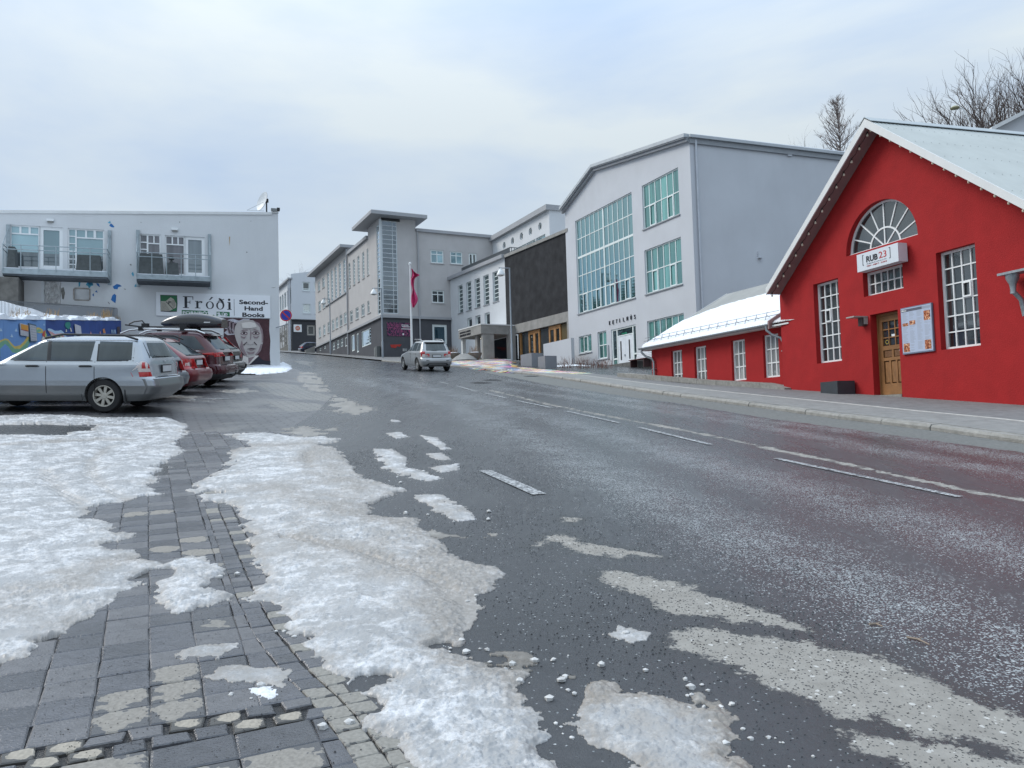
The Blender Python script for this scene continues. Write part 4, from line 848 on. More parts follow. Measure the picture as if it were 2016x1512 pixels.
for xa, xb in ((.145, .175), (.79, .82)):
    xm = xa if xa < .5 else xb-.008; R.box(br, X(xm), X(xm)+.016, Y(.30), Y(.88), .341, .346)
    for y in (.30, .86): R.box(br, X(xa), X(xb), Y(y), Y(y)+.013, .3415, .3465)
br.obj('lettering', M_INK, sg)
text('RESTAURANT', R, (X(.25), X(.73), Y(.30), Y(.355)), .341, M_GINK, sg); text('FISH - MEAT - SUSHI', R, (X(.25), X(.73), Y(.16), Y(.23)), .341, M_RINK, sg)
# menu board
mr_ = R.off(.05).rect((1772, 607), (1833, 596.5), (1778, 698), (1839, 691)); mn = thing('menu_board', R.p(mr_[0], mr_[2], .03), 'tall glazed menu board with food pictures right of the door', 'menu board')
MU = mr_[1]-mr_[0]; MH = mr_[3]-mr_[2]; X = lambda a: mr_[0]+MU*a; Y = lambda a: mr_[2]+MH*a
b_ = MB(); R.box(b_, *mr_, .005, .05); b_.obj('frame', mat('menu_frame', (.16, .19, .26), .4), mn)
b_ = MB(); R.box(b_, X(.02), X(.98), Y(.025), Y(.98), .05, .054); b_.obj('poster', mat('menu_paper', (.42, .48, .60), .3, .02), mn)
b_ = MB(); R.box(b_, X(.03), X(.70), Y(.905), Y(.962), .054, .056); b_.obj('title_band', mat('menu_band', (.10, .10, .13), .4), mn); b_ = MB(); R.box(b_, X(.70), X(.96), Y(.905), Y(.962), .054, .056); b_.obj('title_band', mat('menu_band_pale', (.30, .33, .40), .4), mn)
text('Menu', R, (X(.05), X(.20), Y(.915), Y(.952)), .0565, M_WHITE, mn, bold=.02)
for i in range(4):
    for k in range(40):
        y = .88-k*.021
        if (i == 0 and (.60 < y < .68 or y < .25)) or (i == 1 and .60 < y < .72) or (i == 3 and (.64 < y < .86 or y < .25)) or random.random() < .12: continue
        ubox('text_line', M_GINK, R, X(.05+i*.235), X(.05+i*.235+random.uniform(.10, .19)), Y(y), Y(y+.006), .0542, .0548, mn)
def foodmat(i):
    m = mat('food_photo_%d' % i, (.4, .14, .05), .4); t = m.node_tree; b = t.nodes['Principled BSDF']; tcx = node(t, 'ShaderNodeTexCoord'); no = node(t, 'ShaderNodeTexNoise'); no.inputs['Scale'].default_value = 14+i; no.inputs['Distortion'].default_value = 2; t.links.new(tcx.outputs['Object'], no.inputs[0])
    r = node(t, 'ShaderNodeValToRGB'); r.color_ramp.elements[0].position = .38; r.color_ramp.elements[1].position = .68; r.color_ramp.elements[0].color = (.01, .01, .012, 1); r.color_ramp.elements[1].color = (.75, .6, .4, 1); e = r.color_ramp.elements.new(.52); e.color = (.5, .12, .03, 1); t.links.new(no.outputs['Fac'], r.inputs[0]); t.links.new(r.outputs[0], b.inputs['Base Color']); return m
for i, q in enumerate(((.75, .95, .66, .86), (.05, .24, .60, .665), (.28, .47, .61, .70), (.05, .25, .045, .23), (.74, .94, .055, .25))):
    b_ = MB(); R.box(b_, X(q[0]), X(q[1]), Y(q[2]), Y(q[3]), .054, .0562); b_.obj('food_picture', foodmat(i), mn)
# wall lamp and heater box left of the door
l0 = R.uw(1694, 625); l1 = R.uw(1709, 641); wl = thing('wall_lamp', R.p(l1[0], l1[1], 0), 'dark box lamp with a pale arm left of the wooden door', 'lamp'); b_ = MB(); R.box(b_, l1[0]-.19, l1[0]-.02, l1[1], l1[1]+.22, 0, .16); b_.obj('box', mat('brown_box', (.06, .035, .035), .5), wl)
b_ = MB(); R.box(b_, l1[0]-.04, l1[0], l1[1]+.04, l1[1]+.25, 0, .12); R.box(b_, l1[0]-.30, l1[0]+.01, l1[1]+.225, l1[1]+.26, 0, .45); b_.obj('arm', mat('pale_metal', (.35, .34, .32), .4), wl)
# planter box
p0 = R.uw(1682, 775); bx0 = p0[0]-.62; zb = zs(*R.p(bx0, 0, .5)[:2]); pb = thing('planter_box', R.p(bx0, zb, .4), 'low black planter box against the red wall', 'planter')
b_ = MB(); 
for (a, c_, d_, e_) in ((bx0, bx0+.06, .05, .62), (bx0+.66, bx0+.72, .05, .62), (bx0+.06, bx0+.66, .05, .11), (bx0+.06, bx0+.66, .56, .62)): R.box(b_, a, c_, zb-.15, zb+.30, d_, e_)
b_.obj('box', mat('charcoal_planter', (.035, .042, .05), .55, .15), pb); b_ = MB(); R.box(b_, bx0+.06, bx0+.66, zb, zb+.25, .11, .56); b_.obj('soil', mat('soil', (.05, .04, .03), .9), pb)
# gutter outlet at the right edge
q = R.uw(2006, 560); gt = MB(); c = R.p(q[0]+.1, q[1]+.08, .28); gt.lathe([(.14, .12), (.13, .02), (.07, -.10), (.055, -.22), (.06, -.30)], c=c, n=14); gt.tube([c+Vector((0, 0, -.25)), R.p(q[0]+.12, q[1]-.35, .10), R.p(q[0]+.15, q[1]-.7, .06)], .05, 10); R.box(gt, q[0]-.12, q[0]+3., q[1]+.19, q[1]+.24, .12, .45)
tag(gt.obj('rain_gutter', M_STEEL, None), 'metal gutter outlet at the right edge of the picture on the red wall', 'gutter')
# ---------------------------------------------------------------- red annex
A = Fac((8.78, 25.35), -.41); au1 = A.uw(1545, 700)[0]+.6; au0 = A.uw(1283, 700)[0]; az = (A.uw(1266, 684)[1]+A.uw(1524, 636)[1])/2
annex = thing('red_annex', (*A.p(0, 0)[:2], g(8, 27)), 'low red side wing with snowy roof and four paned windows', 'building')
arects = [A.rect(*q) for q in (((1321, 693), (1341, 689.5), (1324, 750), (1344.5, 748)), ((1366, 684), (1389.5, 681), (1369, 746), (1392, 743.5)), ((1438, 671.5), (1466, 667.5), (1441.5, 738.5), (1470, 736)), ((1500.5, 659.5), (1531, 656), (1503.5, 733.5), (1537, 729.5)))]
mw = sum(r[1]-r[0] for r in arects)/4; arects = [((r[0]+r[1]-mw)/2, (r[0]+r[1]+mw)/2, az-.35-1.42, az-.35) if i else ((r[0]+r[1]-mw)/2, (r[0]+r[1]+mw)/2, az-.35-1.42, az-.35) for i, r in enumerate(arects)]
wb = MB(); A.wall(wb, au0, au1, -1, az, arects, rec=.16); ad = 7.
for u in (au0,): wb.add([A.p(u, -1), A.p(u, az), A.p(u, az+2.25, -4.1), A.p(u, az, -8.2), A.p(u, -1, -8.2)], [(0, 1, 2, 3, 4)])
wb.obj('wall', M_RED, annex)
for i, r in enumerate(arects): window(A, annex, r, 3, 3, .14, fr=.055, bar=.04, gm=G_ANX)
a_l = au0-.22; M_AR = mat('grey_annex_roof', (.30, .30, .28), .6, .1, 1, stain=.3, stcol=(.22, .21, .2)); sa = 2.25/4.1
def sheetroof(F, u0, u1, w0, n0, w1, n1, pitch, amp, m, name, parent):
    mb = MB(); k = int((u1-u0)/pitch*4); vs = []
    for i in range(k+1):
        u = u0+(u1-u0)*i/k; dz = amp*math.cos(math.pi*i/2)
        vs += [F.p(u, w0+dz, n0), F.p(u, w1+dz, n1)]
    mb.add(vs, [(2*i, 2*i+1, 2*i+3, 2*i+2) for i in range(k)]); return mb.obj(name, m, parent)
sheetroof(A, a_l, au1, az+.10-.3*sa, .35, az+.10+4.1*sa, -4.1, .12, .012, M_AR, 'roof', annex); sheetroof(A, a_l, au1, az+.10+4.1*sa, -4.1, az+.1-.3*sa, -8.5, .12, .012, M_AR, 'roof', annex)
b_ = MB(); A.box(b_, a_l+.02, au1, az-.17, az-.12, .0, .33); A.box(b_, a_l-.02, a_l+.02, az-.19, az-.03, -.1, .35); b_.obj('soffit', M_RAKE, annex)
ve = MB(); ve.hexa([A.p(a_l-.03, az-.10-.3*sa+.03, .36), A.p(a_l, az-.10-.3*sa+.03, .36), A.p(a_l, az-.07+4.1*sa, -4.1), A.p(a_l-.03, az-.07+4.1*sa, -4.1), A.p(a_l-.03, az+.10-.3*sa+.03, .36), A.p(a_l, az+.10-.3*sa+.03, .36), A.p(a_l, az+.13+4.1*sa, -4.1), A.p(a_l-.03, az+.13+4.1*sa, -4.1)]); ve.obj('verge_board', M_RAKE, annex)
ve = MB(); e1 = A.uw(1534, 640)[0]; ve.hexa([A.p(e1-.02, az-.24, .45), A.p(e1+.05, az-.24, .45), A.p(e1+.05, az+.20, -.35), A.p(e1-.02, az+.20, -.35), A.p(e1-.02, az+.02, .45), A.p(e1+.05, az+.02, .45), A.p(e1+.05, az+.46, -.35), A.p(e1-.02, az+.46, -.35)]); ve.obj('end_board', M_SOFF, annex)
gu = MB(); gz = az-.08
for i in range(8):
    t0, t1 = math.pi+math.pi*i/8, math.pi+math.pi*(i+1)/8; f_ = lambda t, u, r: A.p(u, gz+r*math.sin(t), .42+r*math.cos(t)); gu.quad(f_(t0, a_l-.05, .07), f_(t0, e1, .07), f_(t1, e1, .07), f_(t1, a_l-.05, .07)); gu.quad(f_(t0, a_l-.05, .064), f_(t0, e1, .064), f_(t1, e1, .064), f_(t1, a_l-.05, .064))
gu.obj('gutter', M_STEEL, annex)
for u, lab in ((a_l+.12, None), (e1-.12, None)):
    d_ = MB(); zb = zs(*A.p(u, 0, .1)[:2]); d_.tube([A.p(u, gz-.04, .42), A.p(u, gz-.18, .42), A.p(u+.10, gz-.34, .30), A.p(u+.30, gz-.46, .12), A.p(u+.36, gz-.60, .08), A.p(u+.36, zb-.1, .08)], .045, 12)
    for w in (gz-.9, gz-2.): A.box(d_, u+.30, u+.44, w, w+.03, 0, .13)
    d_.obj('downpipe', M_STEEL, annex)
sg_ = MB()
u = a_l-.12
for w_, n_ in ((.0, 0.),): sg_.tube([A.p(a_l-.14, az+.10-.02+.15, .12), A.p(e1+.1, az+.10-.02+.15, .12)], .010, 6); sg_.tube([A.p(a_l-.14, az+.10+.02+.24, .06), A.p(e1+.1, az+.10+.02+.24, .06)], .008, 6)
u = a_l+.1
while u < e1: sg_.tube([A.p(u, az+.06, .16), A.p(u, az+.38, .04)], .010, 5); sg_.tube([A.p(u, az+.2, -.1), A.p(u, az+.30, .08)], .008, 5); u += .52
sg_.obj('snow_guard', mat('snow_guard_metal', (.16, .17, .18), .5, metal=.4), annex)
# snow on the annex roof
rn = (A.p(0, -(-1)*0+1, 0)-A.p(0, 0, 0)); P0_ = A.p(0, az+.1, 0); nrm = (A.p(1, 0, 0)-A.p(0, 0, 0)).cross(A.p(0, sa, -1)-A.p(0, 0, 0)).normalized()
tl = [(1268, 681), (1283, 671), (1310, 655), (1347, 634), (1394, 615), (1434, 601), (1467, 592), (1500, 583), (1533, 574), (1560, 566)]
up2 = []
for p in tl:
    h = plane_hit(p[0], p[1], P0_, nrm); v = Vector((h.x, h.y))-A.P; up2.append((v.dot(A.d), -v.dot(A.n)))
sf_ = pline(up2); us = np.linspace(a_l+.02, e1+1.2, 240); ts = np.linspace(0, 1, 60); U, T = np.meshgrid(us, ts, indexing='ij'); Ed = np.array([sf_(u) for u in us])[:, None]
lo = -.36+.03*fbm(U*3, U*0, 3, 4); Sx = lo+(np.maximum(Ed, .02)-lo)*T; rip = fbm(U*4, Sx*4, 4, 8); th = .10*np.clip(T/.04, 0, 1)**.5*np.clip((1-T)/.05, 0, 1)**.5*(.8+.4*rip)*(1-.6*sstep(e1-.9, e1+.2, U)*(1-sstep(.3, .9, Sx)))+.012
PX = A.P.x+A.d.x*U-A.n.x*Sx; PY = A.P.y+A.d.y*U-A.n.y*Sx; PZ = az+.1+Sx*sa+th+.003
so_ = sheet('roof_snow', PX, PY, PZ, [M_SNOWC], None, dict(dirt=sstep(e1-.7, e1+.1, U)*(1-sstep(.2, .8, Sx))*.7), kind='stuff', label='smooth white snow covering the annex roof')
# concrete plinth in front of the annex
pls = thing('annex_plinth', (*A.p(au0, 0, .6)[:2], g(7, 30)), 'low concrete strip sloping along the foot of the annex', 'kerb')
ps = MB(); e_ = A.off(0); v0 = A.uw(1240, 740)[0]; v1 = A.uw(1574, 775)[0]; k = 9
for i in range(k):
    a, b2 = v0+(v1-v0)*i/k, v0+(v1-v0)*(i+1)/k-.015; P = []
    for w_ in (0, 1):
        for (u, n_) in ((a, .62-.05*i/k), (b2, .62-.05*(i+1)/k), (b2, .02), (a, .02)):
            q = A.p(u, 0, n_); P.append((q.x, q.y, zs(q.x, q.y)+(-.3 if w_ == 0 else (.17 if i < k-1 or u == a else .05))))
    mb_ = MB(); mb_.hexa(P); mb_.obj('concrete_block', M_KERB, pls)
# ================================================================ KETILHUS
M_GREY = mat('pale_grey_render', (.52, .54, .57), .85, .04, .5, bump=.2, bscale=30, stain=.12, stcol=(.38, .39, .41), spec=.2); M_TRIM = mat('grey_metal_trim', (.27, .29, .31), .5, .08, 3)
G_K = glass('teal_glass', (.012, .035, .035), (.48, .70, .72), .46, curtain=.25, ccol=(.10, .22, .20), cscale=2.2); G_K2 = glass('teal_curtain_glass', (.05, .12, .11), (.5, .75, .76), .20, curtain=.75, ccol=(.17, .40, .36), cscale=2.6)
K = Fac((7.18, 50.), -.437); ket = thing('hall_building', (*K.p(0, 0)[:2], g(7, 50)), 'large pale grey hall with bent roofline and tall teal window grid', 'building')
ku0 = K.uw(1118, 600)[0]; ku1 = (K.uw(1358, 273)[0]+K.uw(1370, 616)[0])/2; tops = [K.uw(1116, 413), K.uw(1173, 332.5), K.uw(1358, 273)]; 
kt = pline([(ku0, tops[0][1]), (tops[1][0], tops[1][1]), (ku1, tops[2][1])])
kb = K.rect((1132.7, 435.5), (1243.8, 377), (1137.9, 619), (1250.3, 585.5)); k1 = K.rect((1264, 365.7), (1335.7, 328.6), (1267.4, 452), (1339, 421)); k2 = K.rect((1268, 493.4), (1340.5, 466), (1271.7, 579.7), (1343.4, 559)); k3 = K.rect((1272.2, 632.7), (1344.9, 616.8), (1277, 718), (1349, 710)); u_ = (k1[0]+k2[0]+k3[0])/3, (k1[1]+k2[1]+k3[1])/3
k1, k2, k3 = [(u_[0], u_[1], k[2], k[3]) for k in (k1, k2, k3)]
ka = K.rect((1139, 663), (1164, 657.8), (1140.4, 696), (1165, 692)); kc = K.rect((1176, 653.8), (1193.4, 651), (1178, 707.4), (1195.3, 704.7)); kd = K.rect((1203.3, 649), (1252, 638.6), (1205, 727), (1254, 725)); kd = (kd[0], kd[1], kd[2]-.3, kd[3])
mb = MB(); K.wall(mb, ku0, ku1, 0, kt, [kb, k1, k2, k3, ka, kc, kd], rec=.14)
KS = Fac(tuple(K.p(ku1, 0))[:2], 2.657); zt = kt(ku1); e2 = KS.uw(1662, 300); L2 = 26.
pA = K.p(ku1, 0); pB = KS.p(L2, 0); pC = KS.p(L2, 0)-(K.p(ku1, 0)-K.p(ku0, 0)); pD = K.p(ku0, 0)
def q3(p, z): return Vector((p.x, p.y, z))
mb.quad(q3(pA, 0), q3(pB, 0), q3(pB, zt), q3(pA, zt)); mb.quad(q3(pD, 0), q3(pC, 0), q3(pC, tops[0][1]), q3(pD, tops[0][1])); mb.obj('wall', M_GREY, ket)
pM = K.p(tops[1][0], 0); pMc = pM+(pB-pA)
rf = MB()
for (a, b2, c_, d_, za, zb) in ((pA, pB, pMc, pM, zt, tops[1][1]), (pM, pMc, pC, pD, tops[1][1], tops[0][1])):
    o_ = K.n*.35; o_ = Vector((o_.x, o_.y, 0)); rf.hexa([q3(a, za)+o_, q3(b2, za), q3(c_, zb), q3(d_, zb)+o_, q3(a, za+.14)+o_, q3(b2, za+.14), q3(c_, zb+.14), q3(d_, zb+.14)+o_])
rf.obj('roof', M_TRIM, ket)
def trim(F, u0, w0, u1, w1, h, n0, n1, m, parent, name='fascia', dz=0): b = MB(); b.hexa([F.p(u0, w0-h+dz, n1), F.p(u1, w1-h+dz, n1), F.p(u1, w1-h+dz, n0), F.p(u0, w0-h+dz, n0), F.p(u0, w0+dz, n1), F.p(u1, w1+dz, n1), F.p(u1, w1+dz, n0), F.p(u0, w0+dz, n0)]); return b.obj(name, m, parent)
for (a, b2) in (((ku0-.15, tops[0][1]), (tops[1][0], tops[1][1])), ((tops[1][0], tops[1][1]), (ku1+.05, zt))):
    trim(K, a[0], a[1], b2[0], b2[1], .22, .003, .22, M_TRIM, ket, dz=.05); trim(K, a[0], a[1], b2[0], b2[1], .20, .003, .40, mat('pale_fascia', (.42, .45, .47), .5), ket, dz=.262)
trim(KS, -.05, zt, L2, zt, .28, .003, .12, M_TRIM, ket, dz=.02); trim(KS, -.1, zt, L2, zt, .16, .003, .26, mat('pale_fascia', (.42, .45, .47), .5), ket, dz=.19)
b_ = MB(); b_.hexa([KS.p(.3, zt+.195, .20), KS.p(L2, zt+.195, .20), KS.p(L2, zt+.195, -1.2), KS.p(.3, zt+.195, -1.2), KS.p(.3, zt+.24, .18), KS.p(L2, zt+.30, .18), KS.p(L2, zt+.6, -1.2), KS.p(.3, zt+.40, -1.2)]); b_.obj('roof_snow', M_SNOWC, ket)
M_WG = mat('white_window_bars', (.70, .76, .75), .45, .02)
window(K, ket, kb, 12, 5, .12, fr=.07, bar=.055, gm=G_K, fm=M_WG, thickc=(6,), thickr=(3,), thick=.14, sill=M_TRIM, casements=[(1, 0), (4, 0), (7, 0), (10, 0)])
for k_ in (k1, k2, k3): window(K, ket, k_, 6, 2, .12, fr=.07, bar=.055, gm=G_K2, fm=M_WG, sill=M_TRIM, casements=[(1, 0), (4, 0)])
window(K, ket, ka, 3, 1, .12, fr=.07, bar=.06, gm=G_K2, fm=M_WG, sill=M_GREY, casements=[(1, 0)]); window(K, ket, kc, 2, 2, .12, fr=.08, bar=.06, gm=G_K2, fm=M_WG, sill=M_GREY)
# entrance
X = lambda a: kd[0]+(kd[1]-kd[0])*a; kz = zs(*K.p(X(.5), 0, .3)[:2]); kz = kd[2]+.3; H_ = kd[3]-kz; Yk = lambda a: kz+H_*a
en = MB(); K.box(en, X(0), X(.04), kz-.3, kd[3], -.15, -.05); K.box(en, X(.20), X(.235), kz-.3, kd[3], -.15, -.05); K.box(en, X(.84), X(.875), kz-.3, kd[3], -.15, -.05); K.box(en, X(.97), X(1), kz-.3, kd[3], -.15, -.05)
K.box(en, X(.04), X(.20), Yk(.965), kd[3], -.15, -.051); K.box(en, X(.235), X(.84), Yk(.965), kd[3], -.15, -.051); K.box(en, X(.875), X(.97), Yk(.965), kd[3], -.15, -.051); K.box(en, X(.235), X(.84), Yk(.795), Yk(.82), -.15, -.052); K.box(en, X(.04), X(.2), Yk(.25), Yk(.29), -.15, -.053); K.box(en, X(.875), X(.97), Yk(.30), Yk(.34), -.15, -.053)
eo = en.obj('entrance_frame', M_WG, ket)
for (a, b2, c_, d_) in ((.04, .2, .29, .965), (.04, .2, 0, .25), (.875, .97, .34, .965), (.875, .97, 0, .30), (.235, .84, .82, .965)): ubox('pane', G_K2 if d_ == .25 else glass('dark_glass', (.02, .035, .04), (.6, .75, .78), .12), K, X(a), X(b2), Yk(c_), Yk(d_), -.12, -.105, eo)
dd_ = MB(); K.box(dd_, X(.24), X(.538), kz, Yk(.79), -.13, -.07); K.box(dd_, X(.542), X(.835), kz, Yk(.79), -.13, -.07); do = dd_.obj('double_door', mat('white_door', (.66, .70, .74), .45), ket)
for a in (.33, .67): ubox('pane', M_BLACK, K, X(a), X(a+.05), Yk(.22), Yk(.68), -.075, -.064, do)
b_ = MB(); K.box(b_, X(.50), X(.525), Yk(.30), Yk(.35), -.07, -.03); b_.obj('handle', M_STEEL, do)
b_ = MB(); tr_ = (X(.40), X(.60), Yk(.835), Yk(.87)); text('OPIÐ', K, tr_, -.10, mat('green_lettering', (.02, .42, .22), .5), do)
s0 = K.uw(1200, 640); s1 = K.uw(1252, 629.5); cw = (s1[0]-s0[0])/8.6
for i, ch in enumerate('KETILHÚS'):
    u = s0[0]+(s1[0]-s0[0]-cw*.42)*i/7; hgt = .25; wid = cw*.42*(.3 if ch == 'I' else 1); ww = s0[1]; text(ch, K, (u, u+wid, ww, ww+hgt*(1.28 if ch == 'Ú' else 1)), .01, M_INK, ket, bold=.0, ext=.04)
b_ = MB(); q = K.uw(1198.5, 705); K.box(b_, q[0]-.03, q[0]+.09, q[1]-.1, q[1]+.85, 0, .06); b_.obj('notice_board', mat('small_notice', (.30, .32, .34), .5), ket)
dp = MB(); u0 = KS.uw(1368, 285)[0]; dp.tube([KS.p(u0, zt-.05, .10), KS.p(u0, 1, .10)], .065, 10); dp.obj('downpipe', mat('pale_pipe', (.45, .48, .52), .4), ket)
q = KS.uw(1553, 303); b_ = MB(); KS.box(b_, q[0]-.15, q[0]+.15, q[1]-.15, q[1]+.15, 0, .1); b_.obj('vent_box', M_GREY, ket); q = KS.uw(1495, 509); b_ = MB(); KS.box(b_, q[0]-.12, q[0]+.12, q[1], q[1]+.05, 0, .18); KS.box(b_, q[0]-.12, q[0]-.06, q[1]+.05, q[1]+.4, 0, .08); b_.obj('bracket_lamp', M_GREY, ket)
# bench in front of the hall, its seat and slats dusted with snow
bp_ = K.off(1.1); q = bp_.uw(1247, 712); bn = thing('bench', (*bp_.p(q[0], 0)[:2], zs(*bp_.p(q[0], 0)[:2])), 'snow dusted slatted bench half hidden behind the annex corner', 'bench'); zb = bn.location.z
for i in range(4): b_ = MB(); bp_.box(b_, q[0], q[0]+1.7, zb+.50+i*.10, zb+.57+i*.10, -.22-.03*i, -.19-.03*i); b_.obj('back_slat', M_SNOWC, bn)
for i in range(4): b_ = MB(); bp_.box(b_, q[0]-.05, q[0]+1.75, zb+.42, zb+.46, -.15+i*.12, -.05+i*.12); b_.obj('seat_slat', mat('maroon_slat', (.09, .02, .02), .5), bn)
for u in (.1, 1.5): b_ = MB(); bp_.box(b_, q[0]+u, q[0]+u+.07, zb-.05, zb+.42, -.15, .3); b_.obj('leg', mat('dark_leg', (.05, .02, .02), .6), bn)
# dark terrace edge in front of the bench
t0 = Fac(tuple(K.p(K.uw(1204, 728)[0], 0, .9))[:2], -.437); a0 = t0.uw(1200, 732)[0]; top_ = zs(*t0.p(a0, 0)[:2])+.08
te = thing('terrace_edge', t0.p(a0, top_-.1), 'dark concrete terrace edge in front of the white double door', 'terrace'); off_ = Vector((-t0.n.x, -t0.n.y, 0))*.85
for i in range(5):
    P_ = [t0.p(a0+i*1.6, 0), t0.p(a0+i*1.6+1.58, 0)]; zl = [zs(p.x, p.y)-.3 for p in P_]; b_ = MB()
    b_.hexa([q3(P_[0], zl[0]), q3(P_[1], zl[1]), q3(P_[1], zl[1])+off_, q3(P_[0], zl[0])+off_, q3(P_[0], top_), q3(P_[1], top_), q3(P_[1], top_)+off_, q3(P_[0], top_)+off_]); b_.obj('concrete_block', mat('dark_concrete', (.12, .12, .115), .85, .15, 5), te)
# ================================================================ MUSEUM CORNER BUILDING
M_MUS = mat('warm_grey_render', (.46, .45, .445), .85, .05, 1, bump=.2, bscale=20, stain=.2, stcol=(.37, .36, .35), spec=.2); M_PLI = mat('dark_grey_plinth', (.085, .088, .098), .8, .08, 1, stain=.2, stcol=(.12, .12, .125), spec=.2)
M_EAVE = mat('grey_eaves', (.33, .34, .355), .6, .05, 1); M_WWALL = mat('white_grey_render', (.60, .62, .64), .85, .04, .6, stain=.12, stcol=(.43, .44, .45), spec=.2)
G_D = glass('dark_window_glass', (.03, .035, .04), (.7, .78, .82), .12, curtain=.2, ccol=(.12, .13, .13)); G_S = glass('sky_window_glass', (.10, .12, .13), (.78, .86, .9), .50, curtain=.3, ccol=(.3, .34, .35)); G_B = glass('blue_blind_glass', (.22, .36, .40), (.6, .75, .8), .2, curtain=.5, ccol=(.34, .5, .54), cscale=.5)
ML = Fac((-11.6, 71.4), -.48); MF = Fac((-11.6, 71.4), 1.95)     # street side, and the side that faces us
mus = thing('museum_building', (-11.6, 71.4, g(-11.6, 71.4)), 'long warm grey building with glazed stair tower and dark plinth', 'building')
c2 = lambda x, y: (540+x/4.32, 380+y/4.32)
def band(F, x0, x1, y0, y1, pad=0): return F.rect(c2(x0, y0), c2(x1, y0), c2(x0, y1), c2(x1, y1))
mu0 = ML.uw(622, 650)[0]; mu1 = ML.uw(*c2(630, 900))[0]; mu2 = ML.uw(725, 500)[0]; mu3 = 0.
z1 = ML.uw(*c2(350, 703))[1]; z1b = ML.uw(*c2(620, 470))[1]; zA = (z1+z1b)/2; zB = (ML.uw(*c2(625, 535))[1]+ML.uw(*c2(798, 385))[1])/2
zT = MF.uw(*c2(1200, 235))[1]; zC = (MF.uw(*c2(930, 1045))[1]+MF.uw(*c2(1520, 1070))[1])/2; zC2 = (ML.uw(*c2(640, 1185))[1]+ML.uw(*c2(365, 1298))[1])/2; ztw = zT
W_ = []; P_ = []
tall1 = [(x, 18, t, b) for x, t, b in zip((640, 678, 716, 757, 797), (595, 565, 535, 505, 475), (800, 780, 755, 730, 705))]
tall0 = [(x, 22, t, b) for x, t, b in zip((458, 490, 523, 558, 596), (675, 650, 622, 597, 565), (925, 918, 905, 888, 865))]
def col(lst): 
    out_ = []
    for x, w, t, b in lst:
        u = ML.uw(*c2(x, (t+b)/2))[0]; out_.append((u, ML.uw(*c2(x, b))[1], ML.uw(*c2(x, t))[1]))
    n_ = len(out_); lo = sum(o[1] for o in out_)/n_; hi = sum(o[2] for o in out_)/n_; return [(o[0], lo, hi) for o in out_]
def rects(lst, w): return [(u-w/2, u+w/2, lo, hi) for u, lo, hi in col(lst)]
T1 = rects(tall1, .72); T0 = rects(tall0, 1.0)
S1 = rects([(655, 0, 1000, 1095), (704, 0, 975, 1070), (754, 0, 945, 1048), (806, 0, 916, 1022)], 1.15)
S0 = rects([(387, 0, 1140, 1228), (425, 0, 1118, 1205), (463, 0, 1098, 1188), (500, 0, 1078, 1170), (533, 0, 1060, 1150), (567, 0, 1040, 1135), (603, 0, 1020, 1115)], 1.15)
Sa = rects([(380, 0, 752, 835), (418, 0, 720, 805)], 1.3); Sb = rects([(385, 0, 918, 1008), (423, 0, 895, 978)], 1.3)
PW = rects([(505, 0, 1268, 1335), (540, 0, 1252, 1320), (573, 0, 1238, 1308)], 1.2); PW2 = rects([(390, 0, 1318, 1343), (430, 0, 1300, 1325)], 1.1)
PT = rects([(608, 0, 1225, 1305)], 1.1)
lw = [band(ML, 655, 682, 1203, 1345), band(ML, 740, 822, 1160, 1300)]; ldoor = band(ML, 698, 718, 1190, 1356)
for r in (lw[0],): pass
# street side walls
mb = MB(); ML.wall(mb, mu0, mu1, zC2, zA, T0+S0+Sa+Sb, rec=.12); ML.wall(mb, mu1, mu2, zC, zB, T1+S1, rec=.12)
gl0 = ML.uw(*c2(872, 600))[0]; glass_l = (gl0, -.12, zC+.25, zT-.55); ML.wall(mb, mu2, 0, zC, ztw, [glass_l], rec=.12)
gf1 = MF.uw(*c2(1048, 600))[0]; glass_f = (.12, gf1, zC+.25, zT-.25); tf1 = MF.uw(*c2(1208, 600))[0]; mf1 = MF.uw(891, 600)[0]; mf2 = MF.uw(978, 500)[0]; zF = MF.uw(*c2(1215, 325))[1]; zF = (zF+MF.uw(977, 471)[1])/2
MF.wall(mb, 0, tf1, zC, ztw, [glass_f], rec=.12)
fwn = [band(MF, 1330, 1440, 485, 597), band(MF, 1497, 1600, 498, 605), band(MF, 1655, 1722, 512, 650), band(MF, 1340, 1445, 828, 935)]
MF.wall(mb, tf1, mf2, zC, zF, fwn, rec=.12)
# bodies behind
mb.quad(MF.p(tf1, zF), MF.p(tf1, ztw), MF.p(tf1, ztw, -6), MF.p(tf1, zF, -6)); mb.quad(ML.p(mu2, zB), ML.p(mu2, ztw), ML.p(mu2, ztw, -6), ML.p(mu2, zB, -6)); mb.quad(ML.p(mu1, zC), ML.p(mu1, max(zA, zB)), ML.p(mu1, max(zA, zB), -6), ML.p(mu1, zC, -6))
mb.quad(ML.p(mu0, 0), ML.p(mu0, zA), ML.p(mu0, zA, -14), ML.p(mu0, 0, -14)); mb.obj('wall', M_MUS, mus)
mb = MB(); pz = band(MF, 1345, 1470, 1118, 1282)
ML.wall(mb, mu0, mu1, 3, zC2, PW+PW2+PT, rec=.12); ML.wall(mb, mu1, 0, 3, zC, lw+[ldoor], rec=.12); MF.wall(mb, 0, mf1+2, 2, zC, [pz], rec=.14); mb.quad(ML.p(mu1, 3), ML.p(mu1, zC), ML.p(mu1, zC, -.2), ML.p(mu1, 3, -.2)); mb.obj('plinth', M_PLI, mus)
